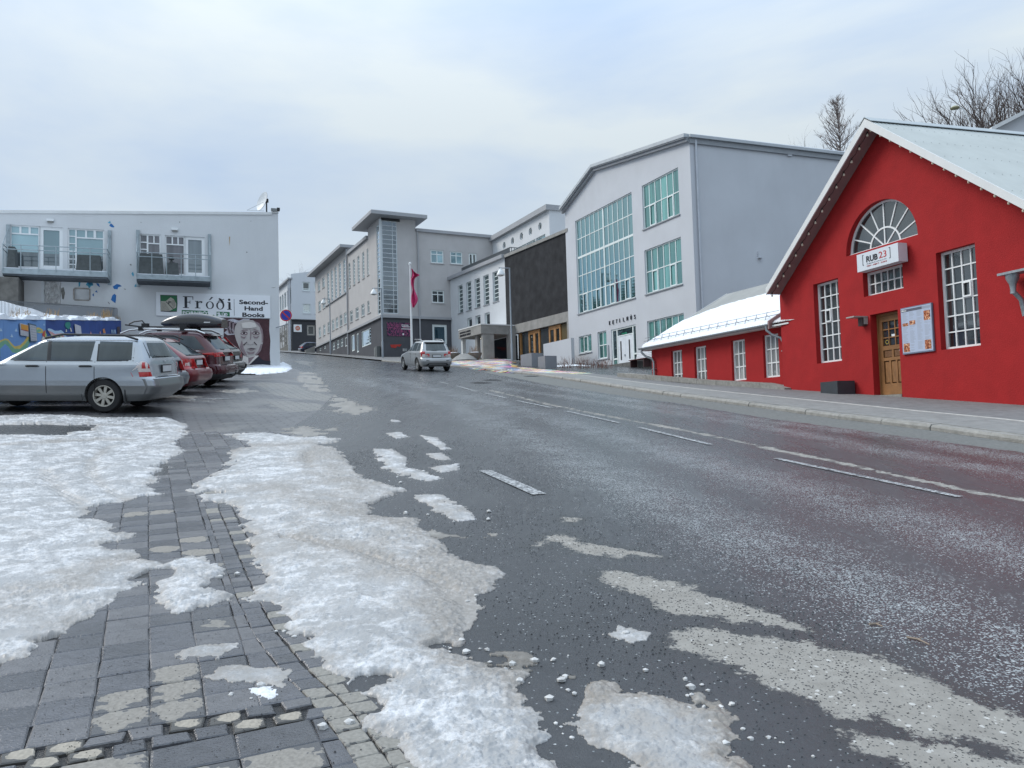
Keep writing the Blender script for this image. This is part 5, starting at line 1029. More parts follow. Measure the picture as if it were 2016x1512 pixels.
rb = MB(); rb.quad(ML.p(mu0, zA), ML.p(mu1, zA), ML.p(mu1, zA, -14), ML.p(mu0, zA, -14)); rb.quad(ML.p(mu1, zB), ML.p(mu2, zB), ML.p(mu2, zB, -14), ML.p(mu1, zB, -14)); rb.quad(MF.p(tf1, zF), MF.p(mf2, zF), MF.p(mf2, zF, -12), MF.p(tf1, zF, -12)); rb.obj('roof', M_EAVE, mus)
def slab(F, u0, u1, z, h, n0, n1, name='eaves', m=M_EAVE, par=None):
    b = MB(); F.box(b, u0, u1, z, z+h, n0, n1); return b.obj(name, m, par or mus)
slab(ML, mu0-.8, mu1+.25, zA, .30, -8, .85); slab(ML, mu1+.27, mu2, zB, .30, -6, .22); slab(MF, tf1+.02, mf2, zF, .28, -3, .22)
# tower roof slab: one block round the corner
b = MB(); o1, o2 = 1.1, 1.0; tu = ML.d*(mu2-1.6); tv = MF.d*(tf1+.8); nL = ML.n*o1; nF = MF.n*o2; Pc = ML.P
cc = [Pc+tu+nL, Pc+nL+ML.d*1.0, Pc+nF*1.0+tv, Pc+tv+tu]; c_out = Pc+ML.d*1.05-MF.d*1.05*0+Vector((0, 0))
cor = Pc+ML.d*1.1-MF.d*1.15; A_ = Pc+tu-MF.d*1.15; B_ = Pc+tv+ML.d*1.1; D_ = Pc+tu+tv
b.hexa([Vector((p.x, p.y, zT)) for p in (A_, cor, B_, D_)]+[Vector((p.x, p.y, zT+.30)) for p in (A_, cor, B_, D_)]); b.obj('tower_roof', M_EAVE, mus)
b = MB(); b.hexa([Vector((p.x, p.y, zT+.302)) for p in (A_, cor, B_, D_)]+[Vector((p.x, p.y, zT+.345)) for p in (A_, cor, B_, D_)]); b.obj('tower_roof_edge', M_RAKE, mus)
slab(ML, mu0-.05, mu1-.05, zC2-.12, .16, .003, .16, 'cornice'); slab(ML, mu1, .12, zC-.15, .22, .003, .20, 'cornice'); slab(MF, -.0, mf1+.3, zC-.15, .22, .004, .20, 'cornice')
slab(ML, T0[0][0]-.9, T0[-1][1]+.3, T0[0][2]-.16, .14, .003, .14, 'window_ledge')
dpm = MB(); dpm.tube([ML.p(mu1-.02, zA-.1, .12), ML.p(mu1-.02, 8.5, .12)], .08, 8); dpm.obj('downpipe', M_EAVE, mus); dpm = MB(); dpm.tube([MF.p(tf1+.15, zF+.1, .10), MF.p(tf1+.15, 5.5, .26)], .07, 8); dpm.obj('downpipe', M_EAVE, mus)
for r in T0: window(ML, mus, r, 1, 9, .10, fr=.08, bar=.06, gm=G_S, each=False, fm=M_WG)
for r in T1: window(ML, mus, r, 1, 7, .10, fr=.07, bar=.06, gm=G_D if r is T1[0] else G_S, each=False, fm=M_WG, sill=M_MUS)
for r in S1+S0+Sa+Sb: window(ML, mus, r, 2, 2, .10, fr=.09, bar=.07, gm=G_D if r in S1 else random.choice([G_D, G_S]), each=False, fm=M_WG, sill=M_MUS, roww=[2.2, 1])
for r in PW+PW2: window(ML, mus, r, 2, 2 if r in PW else 1, .10, fr=.08, bar=.07, gm=G_D, each=False, fm=M_WG)
window(ML, mus, PT[0], 1, 1, .1, fr=.12, gm=M_PLI, each=False, fm=M_WG); window(ML, mus, lw[0], 1, 1, .10, fr=.14, gm=G_S, each=False, fm=M_WG); window(ML, mus, lw[1], 2, 1, .10, fr=.10, bar=.08, gm=G_S, fm=M_WG, colw=[3, 1]); window(ML, mus, ldoor, 1, 1, .10, fr=.14, gm=G_D, each=False, fm=M_WG, name='door')
# stair glass wrapped round the corner
nr = 19; M_TW = mat('tower_glazing_bars', (.55, .60, .62), .4, .03)
window(ML, mus, glass_l, 1, nr+1, .08, fr=.10, bar=.05, gm=G_S, fm=M_TW, each=True, name='stair_window'); window(MF, mus, glass_f, 2, nr+1, .08, fr=.08, bar=.05, gm=glass('stair_glass', (.05, .06, .065), (.6, .68, .74), .20, curtain=.35, ccol=(.22, .24, .25), cscale=.4), fm=M_TW, colw=[2.6, 1], name='stair_window')
b = MB(); cp = Vector((Pc.x, Pc.y, 0)); b.tube([Vector((Pc.x, Pc.y, zC+.1)), Vector((Pc.x, Pc.y, zT-.2))], .13, 6); b.obj('corner_post', M_TW, mus)
b = MB(); MF.box(b, .1, gf1+.3, zT-.27, zT-.02, -.05, .03); b.obj('vent_slot', M_BLACK, mus)
for i, r in enumerate(fwn):
    if i == 2: window(MF, mus, r, 2, 1, .10, fr=.14, bar=.16, gm=G_D, fm=M_WG, name='terrace_door')
    else: window(MF, mus, r, 2, 2, .10, fr=.10, bar=.08, gm=G_B if i < 2 else G_D, fm=M_WG, sill=M_MUS, roww=[2.2, 1])
window(MF, mus, pz, 1, 1, .12, fr=.22, gm=glass('blue_dark_glass', (.02, .05, .07), (.5, .7, .8), .10), fm=M_WG, name='shop_window')
# banner
ba = band(MF, 957, 1162, 1102, 1218); bnr = thing('banner', MF.p(ba[0], ba[2], .03), 'pink and black patterned banner on the dark plinth corner', 'banner')
def bannermat():
    m = mat('banner_print', (.5, .05, .2), .6); t = m.node_tree; b = t.nodes['Principled BSDF']; tcx = node(t, 'ShaderNodeTexCoord'); w = node(t, 'ShaderNodeTexWave'); w.inputs['Scale'].default_value = 1.6; w.inputs['Distortion'].default_value = 14; w.inputs['Detail'].default_value = 3; w.inputs['Detail Scale'].default_value = 1.8; t.links.new(tcx.outputs['Object'], w.inputs[0])
    r = node(t, 'ShaderNodeValToRGB'); r.color_ramp.interpolation = 'CONSTANT'; r.color_ramp.elements[0].color = (.015, .01, .03, 1); r.color_ramp.elements[1].position = .45; r.color_ramp.elements[1].color = (.05, .03, .10, 1); e = r.color_ramp.elements.new(.66); e.color = (.27, .05, .13, 1); t.links.new(w.outputs['Fac'], r.inputs[0]); t.links.new(r.outputs[0], b.inputs['Base Color']); return m
b = MB(); MF.box(b, *ba, .006, .03); b.obj('sheet', bannermat(), bnr); bw = ba[1]-ba[0]; bh = ba[3]-ba[2]
for i, (a, c_, y) in enumerate(((.60, .90, .80), (.62, .95, .68), (.60, .97, .52))): b = MB(); MF.box(b, ba[0]+bw*a, ba[0]+bw*c_, ba[2]+bh*y, ba[2]+bh*(y+.05), .03, .034); b.obj('text_line', M_WHITE, bnr)
b = MB(); MF.box(b, ba[0]+bw*.64, ba[0]+bw*.70, ba[2]+bh*.08, ba[2]+bh*.22, .03, .034); b.obj('emblem', M_WHITE, bnr)
r_ = MF.uw(*c2(985, 1290)); b = MB(); MF.prism = None
b = MB(); b.prism([MF.p(r_[0], r_[1], .01), MF.p(r_[0]+1.1, r_[1]+.05, .01), MF.p(r_[0]+.9, r_[1]-.2, .01), MF.p(r_[0]+.7, r_[1]-.1, .01), MF.p(r_[0]+.5, r_[1]-.3, .01), MF.p(r_[0]+.1, r_[1]-.25, .01)], MF.p(0, 0, .01)-MF.p(0, 0, 0)); b.obj('red_paint_mark', mat('red_spray', (.42, .03, .02), .6), mus)
# cabinet against the wall
r_ = band(ML.off(.4), 850, 872, 1306, 1382); cz = thing('utility_cabinet', ML.p(r_[0], r_[2], .2), 'small dark grey utility cabinet on the pavement by the plinth', 'cabinet'); b = MB(); ML.box(b, r_[0], r_[1], r_[2]-.3, r_[3], .05, .4); b.obj('cabinet_body', mat('cabinet_dark', (.10, .11, .11), .5), cz); b = MB(); ML.box(b, r_[0]+.05, r_[0]+.35, r_[2], r_[3]-.1, .4, .42); b.obj('door', mat('cabinet_pale', (.2, .21, .21), .5), cz)
# ================================================================ back block with round windows
BK = Fac((-1.52, 76.6), -.459); bb = thing('back_building', BK.p(0, 12), 'pale upper block with a row of round porthole windows', 'building')
c3 = lambda x, y: (860+x/4.09, 380+y/4.09)
bu1 = BK.uw(*c3(905, 200))[0]; zBk = (BK.uw(*c3(480, 368))[1]+BK.uw(*c3(897, 150))[1])/2
holes = []; rds = []
for x, y in ((542, 415), (609, 384), (681, 350), (753, 313), (831, 273)): rds.append(BK.uw(*c3(x, y)))
rz = sum(r[1] for r in rds)/5
for u, _ in rds:
    rr = .34; holes.append(dict(u0=u-rr, u1=u+rr, lo=lambda q, u=u, rr=rr: rz-math.sqrt(max(0, rr*rr-(q-u)**2)), hi=lambda q, u=u, rr=rr: rz+math.sqrt(max(0, rr*rr-(q-u)**2)), cuts=[u-rr*math.cos(math.pi*k/10) for k in range(1, 10)]))
sq = []
for x, t in ((612, 455), (685, 422), (757, 388), (835, 350)):
    u, w = BK.uw(*c3(x, t)); sq.append((u, w))
sw = sum(q[1] for q in sq)/4; sqr = [(u-.9, u+.9, sw-1.2, sw) for u, _ in sq]
mb = MB(); BK.wall(mb, 0, bu1, 10, zBk, holes+sqr, rec=.2); BS = Fac(tuple(BK.p(bu1, 0))[:2], 2.4); mb.quad(BS.p(0, 8), BS.p(12, 8), BS.p(12, zBk), BS.p(0, zBk)); mb.obj('wall', M_WWALL, bb)
b = MB(); BK.box(b, -.1, bu1+.15, zBk, zBk+.45, -10, .35); b.obj('eaves', M_EAVE, bb)
for u, _ in rds:
    b = MB(); fr2 = MB()
    for k in range(16):
        t0, t1 = 2*math.pi*k/16, 2*math.pi*(k+1)/16; f_ = lambda r, t: BK.p(u+r*math.cos(t), rz+r*math.sin(t), -.15); fr2.quad(f_(.26, t0), f_(.34, t0), f_(.34, t1), f_(.26, t1))
    BK.box(fr2, u-.02, u+.02, rz-.26, rz+.26, -.16, -.14); fo = fr2.obj('round_window', M_WG, bb); flat(BK, fo, 'pane', [(u+.27*math.cos(2*math.pi*k/16), rz+.27*math.sin(2*math.pi*k/16)) for k in range(16)], -.19, G_D, .01)
for r in sqr: window(BK, bb, r, 2, 1, .18, fr=.09, bar=.07, gm=G_B, fm=M_WG, each=False)
sk = BK.uw(*c3(485, 320)); b = MB(); BK.box(b, -3.5, .2, sk[1]-1, sk[1]+.35, -6, -2.5); b.obj('roof_hatch', M_PLI, bb)
# ================================================================ wing with tall windows, dark wall and shop front
WF = Fac((4.03, 57.2), -.556); wing = thing('museum_wing', WF.p(0, 6), 'white wing with five tall slit windows beside a black rendered wall', 'building')
wu0 = WF.uw(890, 600)[0]-.3; wu1 = WF.uw(996, 600)[0]; wu2 = WF.uw(1124, 600)[0]; zW = (WF.uw(994, 507)[1]+WF.uw(1118, 457)[1])/2
TW = []
for x, w in ((188, 28), (256, 30), (326, 33), (398, 34), (474, 36)): TW.append(WF.uw(*c3(x, 790))[0])
tlo = (WF.uw(*c3(195, 965))[1]+WF.uw(*c3(478, 872))[1])/2; thi = (WF.uw(*c3(190, 742))[1]+WF.uw(*c3(470, 630))[1])/2; TWr = [(u-.52, u+.52, tlo, thi) for u in TW]
SWu = [WF.uw(*c3(x, 1030))[0] for x in (263, 331, 406)]; slo = WF.uw(*c3(331, 1062))[1]; shi = (WF.uw(*c3(331, 985))[1]); SWr = [(u-.5, u+.5, slo-.4, shi) for u in SWu]
mb = MB(); WF.wall(mb, wu0, wu1, 3, zW, TWr+SWr, rec=.2); mb.obj('wall', M_WWALL, wing)
M_BLK = mat('black_render', (.036, .037, .040), .9, .25, 1.6, bump=.5, bscale=12, stain=.4, stcol=(.055, .056, .06), spec=.15); zb1 = (WF.uw(1014, 638)[1]+WF.uw(1121, 613.5)[1])/2; zb2 = (WF.uw(*c3(640, 1125))[1]+WF.uw(*c3(1045, 1042))[1])/2
b = MB(); WF.wall(b, wu1, wu2, zb1, zW, []); b.obj('black_wall', M_BLK, wing)
M_CON = mat('raw_concrete', (.27, .265, .25), .85, .15, 2, bump=.3, bscale=20, stain=.45, stcol=(.36, .35, .33))
b = MB(); WF.box(b, wu1, wu2, zb2, zb1-.003, -.4, .02); b.obj('concrete_beam', M_CON, wing); b = MB(); a = WF.uw(*c3(1050, 1100))[0]; WF.box(b, a, wu2, 3, zb2-.003, -.4, .02); b.obj('concrete_pier', M_CON, wing)
b = MB(); WF.box(b, wu0-.2, wu1, zW, zW+.30, -.3, .30); b.obj('cornice', M_EAVE, wing); b = MB(); WF.box(b, wu1+.004, wu2, zW, zW+.24, -.3, .10); b.obj('coping', M_CON, wing)
b = MB(); WF.box(b, wu0, wu2, zW-.05, zW-.01, -14, -.31); b.obj('terrace_floor', M_CON, wing)
for r in TWr: window(WF, wing, r, 1, 7, .18, fr=.06, bar=.06, gm=glass('slit_glass', (.06, .08, .085), (.6, .68, .7), .10, curtain=.4, ccol=(.14, .16, .17)), fm=M_WG, sill=M_EAVE)
for r in SWr: window(WF, wing, r, 1, 1, .18, fr=.12, gm=G_D, fm=M_WG, each=False)
# shop front below the beam
sf = MB(); s0 = WF.uw(*c3(640, 1200))[0]; s1 = a; zf = 4.5
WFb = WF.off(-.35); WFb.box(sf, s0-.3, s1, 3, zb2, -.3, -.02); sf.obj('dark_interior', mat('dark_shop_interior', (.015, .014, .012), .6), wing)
M_PINE = mat('pine_frame', (.42, .22, .085), .5, .15, 3)
def pdoor(x0, x1, xm, y):
    u0, u1, um = [WF.uw(*c3(x, y))[0] for x in (x0, x1, xm)]; b = MB()
    for (p_, q_) in ((u0, u0+.16), (um-.14, um+.14), (u1-.16, u1)): WF.box(b, p_, q_, 3, zb2-.02, -.36, -.22)
    WF.box(b, u0+.16, um-.14, zb2-.30, zb2-.021, -.36, -.23); WF.box(b, um+.14, u1-.16, zb2-.30, zb2-.021, -.36, -.23); WF.box(b, u0+.16, um-.14, zf+.3, zf+.6, -.36, -.23); WF.box(b, um+.14, u1-.16, zf+.3, zf+.6, -.36, -.23); o = b.obj('wooden_door', M_PINE, wing)
    for (p_, q_) in ((u0+.17, um-.15), (um+.15, u1-.17)): ubox('pane', G_D, WF, p_, q_, zf+.62, zb2-.31, -.31, -.29, o)
pdoor(720, 808, 765, 1200); pdoor(882, 976, 930, 1140)
for x0, x1 in ((665, 716), (812, 878), (980, 1045)): u0, u1 = WF.uw(*c3(x0, 1150))[0], WF.uw(*c3(x1, 1150))[0]; ubox('shop_pane', G_D if x0 < 900 else mat('amber_blind', (.09, .065, .02), .4), WF, u0, u1, 4.2, zb2-.05, -.31, -.29, wing)
b = MB(); u0 = WF.uw(*c3(655, 1200))[0]; WF.box(b, u0-.1, u0+.05, 3, zb2-.01, -.36, -.2); b.obj('wooden_post', M_PINE, wing); b = MB(); u0 = WF.uw(*c3(845, 1200))[0]; WF.box(b, u0-.2, u0+.25, 3, zb2-1.3, -.29, -.25); b.obj('lit_poster', mat('pale_poster', (.45, .5, .5), .5), wing)
# canopy
CO = WF.off(3.07); cu1 = CO.uw(947, 650)[0]; cu0 = CO.uw(903, 660)[0]; ct = (CO.uw(947, 639.5)[1]+CO.uw(903, 651)[1])/2; cb_ = (CO.uw(947, 656)[1]+CO.uw(904, 668)[1])/2
b = MB(); WF.box(b, cu0, cu1, cb_, ct, .003, 3.07); b.obj('canopy', M_CON, wing); b = MB(); WF.box(b, cu0-.02, cu1+.05, ct+.003, ct+.09, .003, 3.1); b.obj('canopy_edge', M_RAKE, wing)
t0 = CO.uw(905, 660)[0]; t1 = CO.uw(927, 655)[0]; hh = (ct-cb_)
text('LISTASAFNIÐ Á AKUREYRI', WF, (cu0+.25, cu0+(cu1-cu0)*.55, cb_+hh*.55, cb_+hh*.80), 3.072, M_INK, wing, bold=.03, ext=.02); text('AKUREYRI ART MUSEUM', WF, (cu0+.25, cu0+(cu1-cu0)*.55, cb_+hh*.18, cb_+hh*.43), 3.072, M_INK, wing, bold=.03, ext=.02)
for x, w, n_ in ((906, .25, 2.9), (932, .35, 2.8)): u = CO.uw(x, 690)[0]; b = MB(); WF.box(b, u-w/2, u+w/2, 3, cb_-.003, n_-.3, n_); b.obj('pillar', M_RAKE if x == 906 else M_CON, wing)
CN = Fac(tuple(WF.p(cu1-.3, 0, 0))[:2], 1.8)
b = MB(); WF.box(b, cu1-.35, cu1-.05, 3, cb_-.003, 1.9, 2.9); b.obj('concrete_wall', M_CON, wing); b = MB(); WF.box(b, cu0, s0+.2, 3, cb_-.1, .01, .05); b.obj('entrance_glazing', glass('entrance_glass', (.012, .013, .016), (.4, .45, .5), .06), wing)
b = MB(); WF.box(b, s0-.55, s0-.02, 3, cb_+.4, .02, .6); b.obj('concrete_pier', M_CON, wing)
for u in (.25, .5, .75): b = MB(); c = WF.p(cu0+(cu1-cu0)*u, cb_-.01, 1.6); b.lathe([(.001, -.03), (.06, -.03), (.06, 0)], c=c, n=10); b.obj('ceiling_lamp', mat('lit_spot', (.8, .8, .75), .5, emit=(2.2, 2.1, 1.8)), wing)
# terrace railing
rl = thing('terrace_railing', WF.p(wu0, zW+.3, 0), 'thin grey bar railing along the roof terrace', 'railing'); ru0 = WF.uw(898, 545)[0]; ru1 = WF.uw(992, 500)[0]; rt = WF.uw(940, 507)[1]; rt = (WF.uw(898, 526.7)[1]+WF.uw(992, 485)[1])/2
M_RAIL = mat('railing_grey', (.11, .12, .13), .5); b = MB(); WF.box(b, ru0, ru1, rt-.06, rt, -.62, -.56); b.obj('handrail', M_RAIL, rl)
RB = Fac(tuple(WF.p(ru1, 0, -.6))[:2], 2.3); b = MB(); RB.box(b, 0, 9, rt-.06, rt, -.03, .03); b.obj('handrail', M_RAIL, rl)
u = ru0; bm_ = unit('baluster', M_RAIL)
while u < ru1: ubox('baluster', M_RAIL, WF, u, u+.04, zW+.02, rt-.06, -.61, -.57, rl); u += .10
u = .1
while u < 9: ubox('baluster', M_RAIL, RB, u, u+.05, zW+.02, rt-.06, -.02, .02, rl); u += .27
# low white ramp wall, shrubs
RW = WF.off(1.9); q0, q1 = RW.uw(1070, 690)[0], K.uw(1122, 690)[0]; rp = thing('ramp_wall', RW.p(q0, 5), 'low white sloping ramp wall in front of the pine doors', 'wall'); zr0 = RW.uw(1070, 677.5)[1]; e_ = RW.uw(1124, 666); b = MB(); b.hexa([RW.p(q0, 3, 0), RW.p(e_[0], 3, 0), RW.p(e_[0], 3, -.25), RW.p(q0, 3, -.25), RW.p(q0, zr0, 0), RW.p(e_[0], zr0+.05, 0), RW.p(e_[0], zr0+.05, -.25), RW.p(q0, zr0, -.25)]); b.obj('wall', M_GREY, rp)
M_BLOCK = mat('grey_painted_block', (.21, .22, .24), .8, .06, 2); 
for (xc, yt, xl, xr, yb, lab) in ((1047, 694.5, 1025, 1069, 717, 'taller grey concrete block left of the shrubs'), (1073.5, 700, 1059, 1096, 720, 'lower grey concrete block beside the shrubs')):
    p = onground(xc, yb+1, .1); f1 = Fac((p.x, p.y), -.5); f2 = Fac((p.x, p.y), 1.9); ul = f1.uw(xl, 705)[0]; ur = f2.uw(xr, 705)[0]; zt_ = f1.uw(xc, yt)[1]; P4 = [f1.P+f1.d*ul, f1.P, f2.P+f2.d*ur, f1.P+f1.d*ul+f2.d*ur]
    b = MB(); b.hexa([Vector((v.x, v.y, 2)) for v in P4]+[Vector((v.x, v.y, zt_-(.0 if i else .0))) for i, v in enumerate(P4)]); r_ = thing('concrete_block', (p.x, p.y, p.z), lab, 'concrete block'); b.obj('block', M_BLOCK, r_)
# litter bin
p = onground(1004, 702, .1); bn_ = thing('litter_bin', p, 'dark green rounded litter bin beside the lamp post', 'bin'); b = MB(); b.lathe([(.16, .45), (.24, .5), (.26, .9), (.25, 1.2), (.16, 1.32), (.001, 1.34)], c=p, n=14); b.obj('bin_body', mat('bin_green', (.02, .05, .045), .45), bn_); b = MB(); b.tube([p+Vector((0, 0, -.1)), p+Vector((0, 0, .5))], .05, 8); b.obj('post', M_STEEL, bn_); b = MB(); b.box(p.x-.06, p.x+.08, p.y-.28, p.y-.25, p.z+.95, p.z+1.08); b.obj('badge', M_WHITE, bn_)
# bowl planters
M_BOWL = mat('brown_concrete_bowl', (.17, .145, .115), .7, .12, 4, stain=.3, stcol=(.10, .09, .08)); M_DGR = mat('dry_stalks', (.20, .12, .07), .9, .3, 20)
for (x, yb, wpx, lab) in ((935, 709, 28.5, 'larger brown concrete bowl planter capped with snow in front of the entrance'), (893, 708.5, 26, 'brown concrete bowl planter partly hidden behind the silver hatchback')):
    p = onground(x, yb, .1); Rr_ = wpx/2/1560*p.y; r_ = thing('bowl_planter', p, lab, 'planter', group=None); b = MB(); H = Rr_*1.0; b.lathe([(Rr_*.35, -.1), (Rr_*.55, H*.12), (Rr_*.85, H*.5), (Rr_*.98, H*.85), (Rr_, H), (Rr_*.92, H), (Rr_*.9, H*.9)], c=p, n=28); b.obj('bowl', M_BOWL, r_)
    b = MB(); b.lathe([(Rr_*.92, H*.88), (Rr_*.8, H*1.0), (Rr_*.5, H*1.12), (.001, H*1.15)], c=p, n=20, jit=.06); b.obj('snow_cap', M_SNOWC, r_)
    b = MB()
    for i in range(40): t = random.uniform(0, 6.28); q = p+Vector((Rr_*.8*math.cos(t)*random.random(), Rr_*.8*math.sin(t)*random.random(), H)); b.tube([q, q+Vector((random.uniform(-.25, .25), random.uniform(-.2, .2), random.uniform(.2, .6)))], [.012, .004], 3)
    b.obj('dry_plant', M_DGR, r_, kind='stuff')
p = onground(915, 709, .1); b = MB(); b.lathe([(1.1, -.05), (.8, .22), (.4, .42), (.001, .5)], c=p, n=24, jit=.08); tag(b.obj('gravel_heap', M_CON, None), 'small grey heap between the two bowl planters', 'heap')
def shrub(name, c, w, d, h, n, m, lab, cat='shrub'):
    b = MB()
    for i in range(n):
        q = Vector((c[0]+random.uniform(-w, w), c[1]+random.uniform(-d, d), 0)); q.z = zs(q.x, q.y)-.05; pts = [q]; v = Vector((random.uniform(-.4, .4), random.uniform(-.4, .4), 1)); L_ = h*random.uniform(.5, 1.1)
        for k in range(3): v = (v+Vector((random.uniform(-.4, .4), random.uniform(-.4, .4), .1))).normalized(); pts.append(pts[-1]+v*L_/3)
        b.tube(pts, [.014, .010, .007, .003], 3)
        for k in (1, 2): b.tube([pts[k], pts[k]+Vector((random.uniform(-.2, .2), random.uniform(-.2, .2), random.uniform(.05, .3)))], [.006, .003], 3)
    return tag(b.obj(name, m, None), lab, cat)
p = onground(1120, 712, .1); shrub('shrub', (p.x+.3, p.y+1.2), 1.6, 1.4, .9, 160, mat('red_twigs', (.13, .06, .045), .9, .3, 20), 'bare reddish shrub at the foot of the white ramp wall'); p = onground(1150, 722, .1); shrub('shrub', (p.x+.2, p.y+1.0), 1.5, .8, .8, 110, mat('red_twigs', (.13, .06, .045), .9, .3, 20), 'low bare shrub by the three light window of the hall')
p = onground(1110, 718, .1); b = MB(); b.lathe([(1.5, 0), (1.2, .12), (.6, .2), (.001, .22)], c=(p.x+.4, p.y+.8, zs(p.x, p.y)-.02), n=18, jit=.12); b.obj('snow', M_SNOWC, None, kind='stuff', label='small patch of snow among the shrubs')
# ================================================================ street lamps, flagpole
M_POLE = mat('lamp_pole_grey', (.25, .28, .31), .45, .06, 6, metal=.3); M_SHADE = mat('white_lamp_shade', (.66, .68, .68), .4, .02)
def lamp(px, Yd, pyt, lab, arm=-1):
    pyb = 713; p = atY(px, 700, Yd); p.z = zs(p.x, p.y);  top = atY(px, pyt, p.y); h = top.z-p.z; L = thing('street_lamp', p, lab, 'street lamp', group='street lamps along the pavement'); b = MB(); b.tube([p+Vector((0, 0, -.2)), p+Vector((0, 0, 1.4)), p+Vector((0, 0, 1.45)), p+Vector((0, 0, h))], [.095, .09, .065, .055], 12); b.obj('pole', M_POLE, L)
    a = Vector((-.90, -.25, 0)); b = MB(); b.tube([p+Vector((0, 0, h-.04)), p+a*.85+Vector((0, 0, h-.02))], .035, 8); b.obj('arm', M_POLE, L); c = p+a*.72+Vector((0, 0, h-.04)); b = MB(); b.lathe([(.05, 0), (.08, -.10), (.17, -.20), (.27, -.38), (.30, -.52), (.27, -.53), (.001, -.53)], c=c, n=18); b.obj('lamp_shade', M_SHADE, L); b = MB(); b.lathe([(.2, -.535), (.14, -.60), (.001, -.61)], c=c, n=12); b.obj('lens', mat('lamp_lens', (.45, .46, .44), .2), L); return L
lamp(1008, 57, 527, 'street lamp in front of the black rendered wall'); lamp(753.5, 69, 567, 'street lamp at the corner of the glazed tower'); lamp(651, 86, 588, 'street lamp in front of the far museum windows')
p = atY(811, 690, 61); p.z = zs(p.x, p.y); fp = thing('flagpole', p, 'tall white flagpole with ball top beside the banner', 'flagpole'); top = atY(808, 521, p.y); b = MB(); b.tube([p+Vector((0, 0, -.2)), Vector((p.x, p.y, top.z))], [.10, .05], 12); b.obj('pole', M_WHITE, fp); b = MB(); b.lathe([(.001, .16), (.10, .1), (.12, .0), (.08, -.08), (.001, -.1)], c=(p.x, p.y, top.z+.05), n=12); b.obj('finial', M_WHITE, fp)
# furled pink flag: folds of a hanging cloth
fl_ = MB(); f0 = atY(810, 528, p.y).z; f1_ = atY(812, 606, p.y).z; nu, nv = 16, 44; vs = []
for j in range(nv+1):
    v = j/nv; z = f0+(f1_-f0)*v; wd = .40*(math.sin(min(v*5, 1)*1.57))*(.55+.45*math.sin(v*9+1))*(1-.35*v)+.18
    wd += .36*math.exp(-((v-.22)/.06)**2)
    for i in range(nu+1):
        u = i/nu; vs.append((p.x+.08+wd*u*.9+.05*math.sin(v*14+u*3), p.y-.05+.16*math.sin(u*11+v*4)*(1-.3*v)-.1*u, z-.25*u*math.sin(v*7+2)*(1-v)))
fl_.add(vs, [(j*(nu+1)+i, j*(nu+1)+i+1, (j+1)*(nu+1)+i+1, (j+1)*(nu+1)+i) for j in range(nv) for i in range(nu)], 0, True)
tag(fl_.obj('flag', mat('pink_flag', (.52, .04, .15), .7, .15, 6), None), 'limp pink flag hanging on the white flagpole', 'flag')
# ================================================================ far white house
WH = Fac((-31.9, 115.), -.504); WR = Fac((-31.9, 115.), 1.98); wh = thing('white_house', (-31.9, 115, g(-31.9, 115)), 'far white house with dark ground floor at the bend of the street', 'building')
c5 = lambda x, y: (540+x/7.557, 520+y/7.557); M_WH = mat('white_house_render', (.60, .63, .66), .8, .03, .3)
whL = WH.uw(546, 600)[0]; whR = WR.uw(634, 600)[0]; zr = (WR.uw(*c5(245, 145))[1]); ze = WH.uw(*c5(262, 215))[1]; zd = WR.uw(*c5(400, 828))[1]
rt_ = pline([(0, zr), (whR, WR.uw(*c5(600, 85))[1]+.0)])
fw2 = [WR.rect(c5(415, 262), c5(530, 268), c5(420, 398), c5(530, 402)), WR.rect(c5(425, 592), c5(540, 595), c5(430, 730), c5(537, 732)), WR.rect(c5(592, 275), c5(650, 278), c5(592, 402), c5(650, 404)), WR.rect(c5(600, 598), c5(655, 600), c5(600, 735), c5(655, 736))]
mb = MB(); WR.wall(mb, 0, whR, zd, rt_, fw2, rec=.2)
lwn = []
for x in (90, 123, 160, 198, 236): u = WH.uw(*c5(x, 400))[0]; lwn.append((u-.65, u+.65, ze-3.6, ze-1.2))
for x in (97, 130, 167, 204, 240): u = WH.uw(*c5(x, 650))[0]; lwn.append((u-.65, u+.65, ze-9.3, ze-6.9))
WH.wall(mb, whL, 0, zd, ze, lwn, rec=.2); mb.add([WR.p(0, ze-.01), WR.p(0, zr), WH.p(whL, ze+1.4, -3), WH.p(whL, ze-.01, 0)], [(0, 1, 2, 3)]); mb.obj('wall', M_WH, wh)
for r in fw2: window(WR, wh, r, 1, 2, .16, fr=.16, bar=.12, gm=G_D if r is not fw2[1] else G_S, fm=M_WG, each=False, roww=[1, 4], sill=M_WH)
for r in lwn: window(WH, wh, r, 1, 1, .16, fr=.14, gm=G_D, fm=M_WG, each=False)
b = MB(); dk = mat('dark_ground_floor', (.04, .042, .048), .8); r1 = WR.rect(c5(485, 905), c5(605, 908), c5(490, 1062), c5(605, 1058)); WR.wall(b, 0, whR, 8, zd-.1, [r1], rec=.2); b.obj('ground_floor', dk, wh); window(WR, wh, r1, 1, 1, .15, fr=.22, gm=G_D, fm=mat('beige_frame', (.35, .34, .31), .5), each=False)
b = MB(); lg = [(WH.uw(*c5(x, 1040))[0]) for x in (125, 165, 205)]; lr = [(u-.8, u+.8, ze-15.2, ze-12.) for u in lg]; WH.wall(b, whL, 0, 8, zd-.1, lr, rec=.2); b.obj('ground_floor', mat('olive_grey_render', (.12, .12, .11), .8), wh)
for r in lr: window(WH, wh, r, 1, 1, .15, fr=.2, gm=G_S, fm=mat('beige_frame', (.35, .34, .31), .5), each=False)
